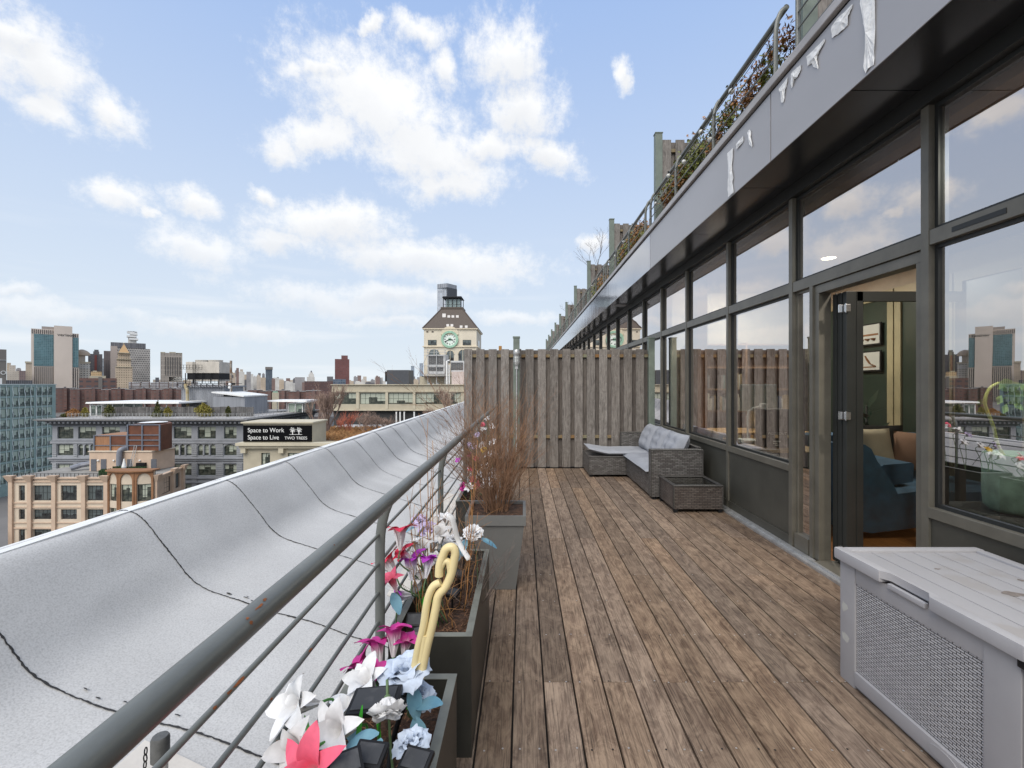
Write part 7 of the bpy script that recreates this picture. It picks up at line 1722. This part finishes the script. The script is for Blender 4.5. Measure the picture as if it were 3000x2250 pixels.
e = far('green_roof_hall', 'pale hall with a green roof among the brick housing', 797, 817, 1150, 600, M['sand'], 8); addbox(e, 'roof', 800, 814, 1147, 1150, 600, M['verdigris'], 0, 8)
e = far('glass_tower', 'dark blue glass tower with a notched top on the middle skyline', 778, 798, 1078, 1600, G('glasstower', (.10, .12, .15), (.05, .07, .09), 6, 5, .8), 20); addbox(e, 'crown', 777, 799, 1075, 1083, 1600, ge, -2, 20)
e = far('stepped_white_tower', 'stepped pale tower with a small dark tank on top', 899, 922, 1104, 1500, w6, 20); addbox(e, 'step', 904, 920, 1096, 1104, 1500, w6); addbox(e, 'step', 907, 917, 1091, 1096, 1500, w6); addbox(e, 'tank', 910, 914, 1086, 1091, 1500, M['greystone_dark'])
e = thing('needle_tower', 'tall glass skyscraper rising behind the clock tower', 'skyscraper', (ax(1308, 1200), 1220, -40))
MB().prism([(ax(1281, 1200), 1200, -40), (ax(1313, 1200), 1190, -40), (ax(1336, 1200), 1215, -40), (ax(1305, 1200), 1230, -40)], (0, 0, az_(839, 1200) + 40)).build('tower', G('needle_light', (.40, .42, .45), (.26, .29, .33), 4, 7, .8, rough=.3), e)
MB().prism([(ax(1314, 1200), 1185, az_(886, 1200)), (ax(1337, 1200), 1210, az_(886, 1200)), (ax(1337, 1200), 1214, az_(886, 1200)), (ax(1310, 1200), 1190, az_(886, 1200))], (0, 0, az_(845, 1200) - az_(886, 1200))).build('dark_face', mat('dark_face', (.04, .045, .055), rough=.3), e)
MB().prism([(ax(1281, 1200), 1199, az_(845, 1200)), (ax(1313, 1200), 1186, az_(845, 1200)), (ax(1336, 1200), 1214, az_(845, 1200)), (ax(1305, 1200), 1230, az_(845, 1200))], (0, 0, az_(833, 1200) - az_(845, 1200))).build('crown', G('crown', (.32, .34, .37), (.14, .15, .17), 3, 40, .8), e)
far('slim_tower', 'slim blue grey skyscraper left of the clock tower', 1204, 1214, 1072, 2200, G('slim', (.27, .30, .34), (.17, .21, .26), 9, 7, 1.4), 20)
far('slim_tower', 'pale blue skyscraper just touching the clock tower edge', 1229, 1240, 1064, 2400, bpy.data.materials['slim'], 20)
e = far('orange_roof_tower', 'white banded tower with an orange pyramid top behind the cooling tower', 638, 661, 1079, 1250, G('wband', (.55, .53, .5), (.15, .15, .16), 60, 5, 2), 20)
fe = FRM[e.name]; A_1 = [along(fe, 638, 0), along(fe, 661, 0)]; A_1 += [A_1[1] + fe[1] * 18, A_1[0] + fe[1] * 18]; ap = along(fe, 641, 9); ap.z = az_(1062, 1250)
b = MB(); b.add([(q.x, q.y, az_(1079, 1250)) for q in A_1] + [tuple(ap)], [(0, 1, 4), (1, 2, 4), (2, 3, 4), (3, 0, 4)]); b.build('pyramid_roof', mat('orange_roof', (.55, .27, .06), rough=.6), e)
# low city between the landmarks
rr = random.Random(5)
sky_spec = [(664, 676, 1082), (674, 690, 1092), (688, 698, 1086), (692, 700, 1078), (700, 716, 1090), (703, 712, 1082), (716, 724, 1097), (722, 735, 1089), (730, 742, 1096), (742, 752, 1103), (752, 764, 1100), (764, 778, 1106), (768, 776, 1095), (796, 806, 1110), (804, 820, 1117), (818, 832, 1113),
            (830, 846, 1116), (838, 850, 1108), (846, 862, 1113), (858, 872, 1110), (864, 880, 1119), (878, 896, 1115), (885, 898, 1120), (958, 976, 1103), (1036, 1048, 1104), (1047, 1058, 1100), (1058, 1070, 1113), (1064, 1074, 1103), (1074, 1090, 1117), (1086, 1100, 1113), (1098, 1122, 1106), (1100, 1113, 1103),
            (1196, 1206, 1108), (1199, 1216, 1103), (1212, 1226, 1112), (1222, 1234, 1105), (560, 580, 1118), (640, 664, 1105), (655, 668, 1096), (448, 470, 1112), (455, 466, 1106), (535, 560, 1116), (1015, 1040, 1116), (930, 960, 1118), (900, 935, 1120), (780, 800, 1120), (1240, 1262, 1118), (95, 110, 1112), (668, 690, 1108), (690, 712, 1104), (712, 735, 1112), (740, 770, 1114), (800, 830, 1109), (836, 858, 1119), (864, 893, 1105), (840, 870, 1122), (1040, 1066, 1119), (1070, 1100, 1121), (1110, 1130, 1116), (672, 684, 1099), (756, 764, 1093), (811, 817, 1105)]
far_m = [(w1, 'beige'), (w3, 'grey'), (w6, 'whitish'), (w2, 'tan'), (w4, 'brown'), (w5, 'dark grey'), (w6, 'pale')]
marks = [(0, 'left of the court tower'), (440, 'beside the slit windowed tower'), (560, 'behind the cooling tower'), (665, 'right of the rusty flue'), (775, 'right of the dark glass tower'), (900, 'left of the red brick tower'), (1025, 'between red brick tower and dark plant box'), (1195, 'beside the clock tower')]
cnt = {}
for i, (a, c, y) in enumerate(sorted(sky_spec)):
    m_, cn = far_m[(i * 5 + 2) % 7]; place = [q[1] for q in marks if q[0] <= (a + c) / 2][-1]
    key = (cn, place); cnt[key] = cnt.get(key, 0) + 1; sh = 'narrow' if c - a < 12 else ('wide' if c - a > 17 else 'small')
    lab = '%s%s %s far building %s' % (('', 'second ', 'third ', 'fourth ', 'fifth ')[min(4, cnt[key] - 1)], sh, cn, place)
    t = far('skyline_building', lab, a, c, y, 1300 + rr.uniform(-200, 500), m_, 20, group='low buildings on the far skyline')
    if rr.random() < .5: 
        Yq = t.location.y - 10; addbox(t, 'roof_hut', a + 2, (a + c) / 2 + 1, y - 2.5, y, Yq, m_, 3, 10)

# ------------------------------------------------------------------ sky, sun, camera
w = bpy.data.worlds.new('World'); scene.world = w; w.use_nodes = True; nt = w.node_tree; nt.nodes.clear()
SUN_AZ, SUN_EL = R(-163), R(50)      # measured from +Y towards +X
out = N(nt, 'ShaderNodeOutputWorld'); bg = N(nt, 'ShaderNodeBackground'); bg.inputs[1].default_value = .15
sk = N(nt, 'ShaderNodeTexSky'); sk.sky_type = 'NISHITA'; sk.sun_disc = False; sk.sun_elevation = SUN_EL; sk.sun_rotation = SUN_AZ
sk.altitude = 0; sk.air_density = 1.0; sk.dust_density = 1.6; sk.ozone_density = 1.2
tc = N(nt, 'ShaderNodeTexCoord'); sp2 = N(nt, 'ShaderNodeSeparateXYZ'); nt.links.new(tc.outputs['Generated'], sp2.inputs[0])
at = N(nt, 'ShaderNodeMath', operation='ARCTAN2'); nt.links.new(sp2.outputs[0], at.inputs[0]); nt.links.new(sp2.outputs[1], at.inputs[1])
asn = N(nt, 'ShaderNodeMath', operation='ARCSINE'); nt.links.new(sp2.outputs[2], asn.inputs[0])
ae = N(nt, 'ShaderNodeCombineXYZ'); nt.links.new(at.outputs[0], ae.inputs[0]); nt.links.new(asn.outputs[0], ae.inputs[1])
def mth(op, a, b_=None, clamp=False):
    n = N(nt, 'ShaderNodeMath', operation=op, use_clamp=clamp)
    for i, v in enumerate((a, b_)):
        if v is None: continue
        if isinstance(v, (int, float)): n.inputs[i].default_value = v
        else: nt.links.new(v, n.inputs[i])
    return n.outputs[0]
def azel(x, y):
    u = (x - VX) / F; v = (VY - y) / F; return math.atan(u), math.atan(v / math.sqrt(1 + u * u))
Z_ = .7685
blobs = [(120, 220, 250, 165, 0), (30, 120, 130, 70, 0), (170, 400, 130, 95, 20), (440, 440, 105, 80, 25), 
         (1440, 390, 320, 195, 10), (1230, 500, 200, 75, -15), (1090, 560, 85, 60, 0), (1220, 285, 130, 45, -10), (1640, 560, 280, 105, 15), (1930, 210, 145, 150, 0), (1990, 420, 140, 135, 0), (2080, 590, 140, 75, 15), (1620, 130, 120, 62, 0), (1690, 250, 55, 85, 0), (1740, 690, 210, 68, -5), (1410, 95, 85, 28, -15),
         (450, 745, 125, 68, 0), (740, 760, 88, 62, 0), (1020, 740, 58, 36, 10), (560, 810, 40, 22, 0),
         (1260, 850, 280, 80, -6), (1060, 910, 140, 50, 0), (760, 950, 180, 78, 6), (1620, 980, 440, 72, 3), (1800, 1040, 230, 60, 0), (1300, 1150, 330, 55, 3), (1500, 1130, 250, 50, 0), (120, 1190, 330, 42, 2), (850, 1250, 340, 40, 2), (1960, 1215, 170, 30, 0), (1500, 1230, 200, 24, 0), (60, 1120, 110, 30, 0),
         (2382, 270, 36, 66, -25), (2259, 909, 52, 36, 0), (1850, 560, 150, 70, 0), (1560, 600, 200, 90, 10)]
# distorted coordinates give the ragged cloud outlines
nz1 = N(nt, 'ShaderNodeTexNoise', i_Scale=9, i_Detail=9, i_Roughness=.62); nt.links.new(ae.outputs[0], nz1.inputs['Vector'])
nz2 = N(nt, 'ShaderNodeTexNoise', i_Scale=3.2, i_Detail=4, i_Roughness=.55); nt.links.new(ae.outputs[0], nz2.inputs['Vector'])
sb3 = N(nt, 'ShaderNodeVectorMath', operation='SUBTRACT'); nt.links.new(nz1.outputs['Color'], sb3.inputs[0]); sb3.inputs[1].default_value = (.5, .5, .5)
sc3 = N(nt, 'ShaderNodeVectorMath', operation='MULTIPLY_ADD'); nt.links.new(sb3.outputs[0], sc3.inputs[0]); sc3.inputs[1].default_value = (.10, .085, 0); nt.links.new(ae.outputs[0], sc3.inputs[2])
field = None; low = None
for (zx, zy, rx, ry, rot) in blobs:
    x, y = zx * Z_, zy * Z_; a, e_ = azel(x, y); a2, _ = azel(x + rx * Z_, y); a3, _ = azel(x - rx * Z_, y); _, e2 = azel(x, y - ry * Z_); _, e3 = azel(x, y + ry * Z_)
    mp = N(nt, 'ShaderNodeMapping', vector_type='TEXTURE'); mp.inputs['Location'].default_value = (a, e_, 0); mp.inputs['Rotation'].default_value = (0, 0, R(-rot)); mp.inputs['Scale'].default_value = (abs(a2 - a3) / 2 * 1.45, abs(e2 - e3) / 2 * 1.45, 1)
    nt.links.new(sc3.outputs[0], mp.inputs[0]); ln = N(nt, 'ShaderNodeVectorMath', operation='LENGTH'); nt.links.new(mp.outputs[0], ln.inputs[0])
    f_ = mth('SUBTRACT', 1.0, ln.outputs['Value'])
    field = f_ if field is None else mth('MAXIMUM', field, f_)
    if True:   # underside tone, low clouds only
        sy_ = N(nt, 'ShaderNodeSeparateXYZ'); nt.links.new(mp.outputs[0], sy_.inputs[0]); g_ = mth('MULTIPLY', mth('MAXIMUM', f_, 0.0), mth('SUBTRACT', .15, sy_.outputs[1])); low = g_ if low is None else mth('MAXIMUM', low, g_)
nz3 = N(nt, 'ShaderNodeTexNoise', i_Scale=26, i_Detail=9, i_Roughness=.7); nt.links.new(ae.outputs[0], nz3.inputs['Vector'])
fine = mth('MULTIPLY', mth('SUBTRACT', nz3.outputs['Fac'], .5), 1.5)
fld = mth('ADD', field, fine)
# clouds added overhead and to the sides, out of view, to whiten the ambient light
nz4 = N(nt, 'ShaderNodeTexNoise', i_Scale=2.6, i_Detail=9, i_Roughness=.6); nt.links.new(tc.outputs['Generated'], nz4.inputs['Vector'])
side = mth('MAXIMUM', mth('SUBTRACT', mth('ABSOLUTE', at.outputs[0]), .98), mth('SUBTRACT', asn.outputs[0], .78))
gen = mth('ADD', mth('MULTIPLY', mth('SUBTRACT', nz4.outputs['Fac'], .40), 2.2), mth('MINIMUM', mth('MULTIPLY', side, 9.0), 0.0))
fld = mth('MAXIMUM', fld, gen)
ss = N(nt, 'ShaderNodeMapRange', interpolation_type='SMOOTHSTEP'); ss.inputs['From Min'].default_value = -.02; ss.inputs['From Max'].default_value = .80; nt.links.new(fld, ss.inputs['Value'])
# thin streaks near the horizon
mp5 = N(nt, 'ShaderNodeMapping'); mp5.inputs['Scale'].default_value = (1.6, 16, 1); nt.links.new(ae.outputs[0], mp5.inputs[0]); nz5 = N(nt, 'ShaderNodeTexNoise', i_Scale=1.6, i_Detail=6); nt.links.new(mp5.outputs[0], nz5.inputs['Vector'])
stk = N(nt, 'ShaderNodeMapRange', interpolation_type='SMOOTHSTEP'); stk.inputs['From Min'].default_value = .5; stk.inputs['From Max'].default_value = .75; nt.links.new(nz5.outputs['Fac'], stk.inputs['Value'])
lowm = N(nt, 'ShaderNodeMapRange', interpolation_type='SMOOTHSTEP'); lowm.inputs['From Min'].default_value = .34; lowm.inputs['From Max'].default_value = .05; nt.links.new(asn.outputs[0], lowm.inputs['Value'])
streak = mth('MULTIPLY', mth('MULTIPLY', stk.outputs[0], lowm.outputs[0]), .5)
lowk = N(nt, 'ShaderNodeMapRange', interpolation_type='SMOOTHSTEP'); lowk.inputs['From Min'].default_value = .02; lowk.inputs['From Max'].default_value = .36; lowk.inputs['To Min'].default_value = .45; lowk.inputs['To Max'].default_value = .97; nt.links.new(asn.outputs[0], lowk.inputs['Value'])
mask = mth('MAXIMUM', mth('MULTIPLY', ss.outputs[0], lowk.outputs[0]), streak)
SKY_GAIN, CL, = 1.0, 6.2
hz = N(nt, 'ShaderNodeMapRange', interpolation_type='LINEAR'); hz.inputs['From Min'].default_value = .72; hz.inputs['From Max'].default_value = .0; nt.links.new(asn.outputs[0], hz.inputs['Value'])
hzp = mth('POWER', hz.outputs[0], 1.15)
mxh = N(nt, 'ShaderNodeMix', data_type='RGBA'); nt.links.new(mth('MULTIPLY', hzp, .93), mxh.inputs['Factor'])
gain = N(nt, 'ShaderNodeMix', data_type='RGBA', blend_type='MULTIPLY'); gain.inputs['Factor'].default_value = 1; nt.links.new(sk.outputs[0], gain.inputs['A']); gain.inputs['B'].default_value = (1.1, 1.1, 1.1, 1)
zen = N(nt, 'ShaderNodeMix', data_type='RGBA'); zen.inputs['Factor'].default_value = .86; nt.links.new(gain.outputs['Result'], zen.inputs['A']); zen.inputs['B'].default_value = (2.7, 3.85, 6.2, 1)
nt.links.new(zen.outputs['Result'], mxh.inputs['A']); mxh.inputs['B'].default_value = (5.35, 5.85, 6.15, 1)
cs = N(nt, 'ShaderNodeMix', data_type='RGBA'); lowc = mth('MULTIPLY', mth('MAXIMUM', low, 0.0), 1.5, True)
shade = mth('ADD', mth('MULTIPLY', lowc, .9), mth('MULTIPLY', mth('SUBTRACT', nz2.outputs['Fac'], .5), .8), True)
nt.links.new(shade, cs.inputs['Factor']); cs.inputs['A'].default_value = (6.85, 6.9, 6.95, 1); cs.inputs['B'].default_value = (4.9, 5.05, 5.35, 1)
mxc = N(nt, 'ShaderNodeMix', data_type='RGBA'); nt.links.new(mask, mxc.inputs['Factor']); nt.links.new(mxh.outputs['Result'], mxc.inputs['A']); nt.links.new(cs.outputs['Result'], mxc.inputs['B'])
nt.links.new(mxc.outputs['Result'], bg.inputs[0]); nt.links.new(bg.outputs[0], out.inputs[0])
try: w.cycles.sampling_method = 'MANUAL'; w.cycles.sample_map_resolution = 512
except Exception: pass
sl_ = bpy.data.lights.new('sun', 'SUN'); sl_.energy = 3.3; sl_.angle = R(48); sl_.color = (1, .94, .85)
so_ = bpy.data.objects.new('sun', sl_); COL.objects.link(so_)
dirv = Vector((math.sin(SUN_AZ) * math.cos(SUN_EL), math.cos(SUN_AZ) * math.cos(SUN_EL), math.sin(SUN_EL)))
so_.rotation_euler = dirv.to_track_quat('Z', 'Y').to_euler(); so_.location = (0, 0, 30)
for (lx, ly, lw) in ((3.8, 5.65, 5), (3.6, 6.5, 60), (3.2, 6.9, 40), (3.0, 2.3, 45)):  # first lamp sits at the lit ceiling light; other three added to brighten rooms
    pl_ = bpy.data.lights.new('downlight_and_fill', 'AREA'); pl_.shape = 'DISK'; pl_.size = .15; pl_.energy = lw; pl_.color = (1, .92, .82)
    po_ = bpy.data.objects.new('downlight_and_fill', pl_); COL.objects.link(po_); po_.location = (lx, ly, 2.985)
cam = bpy.data.cameras.new('camera'); cam.sensor_width = 36; cam.lens = F / 3000 * 36; cam.shift_x = -31 / 3000; cam.shift_y = -3 / 3000; cam.clip_end = 20000; cam.clip_start = .02
co = bpy.data.objects.new('camera', cam); COL.objects.link(co); co.location = (0, 0, H); co.rotation_euler = (R(90), 0, 0); scene.camera = co
vs_ = scene.view_settings; vs_.view_transform = 'Standard'; vs_.look = 'None'; vs_.exposure = 0.0; vs_.gamma = 1
scene.cycles.max_bounces = 8; scene.cycles.transparent_max_bounces = 12; scene.cycles.use_denoising = True
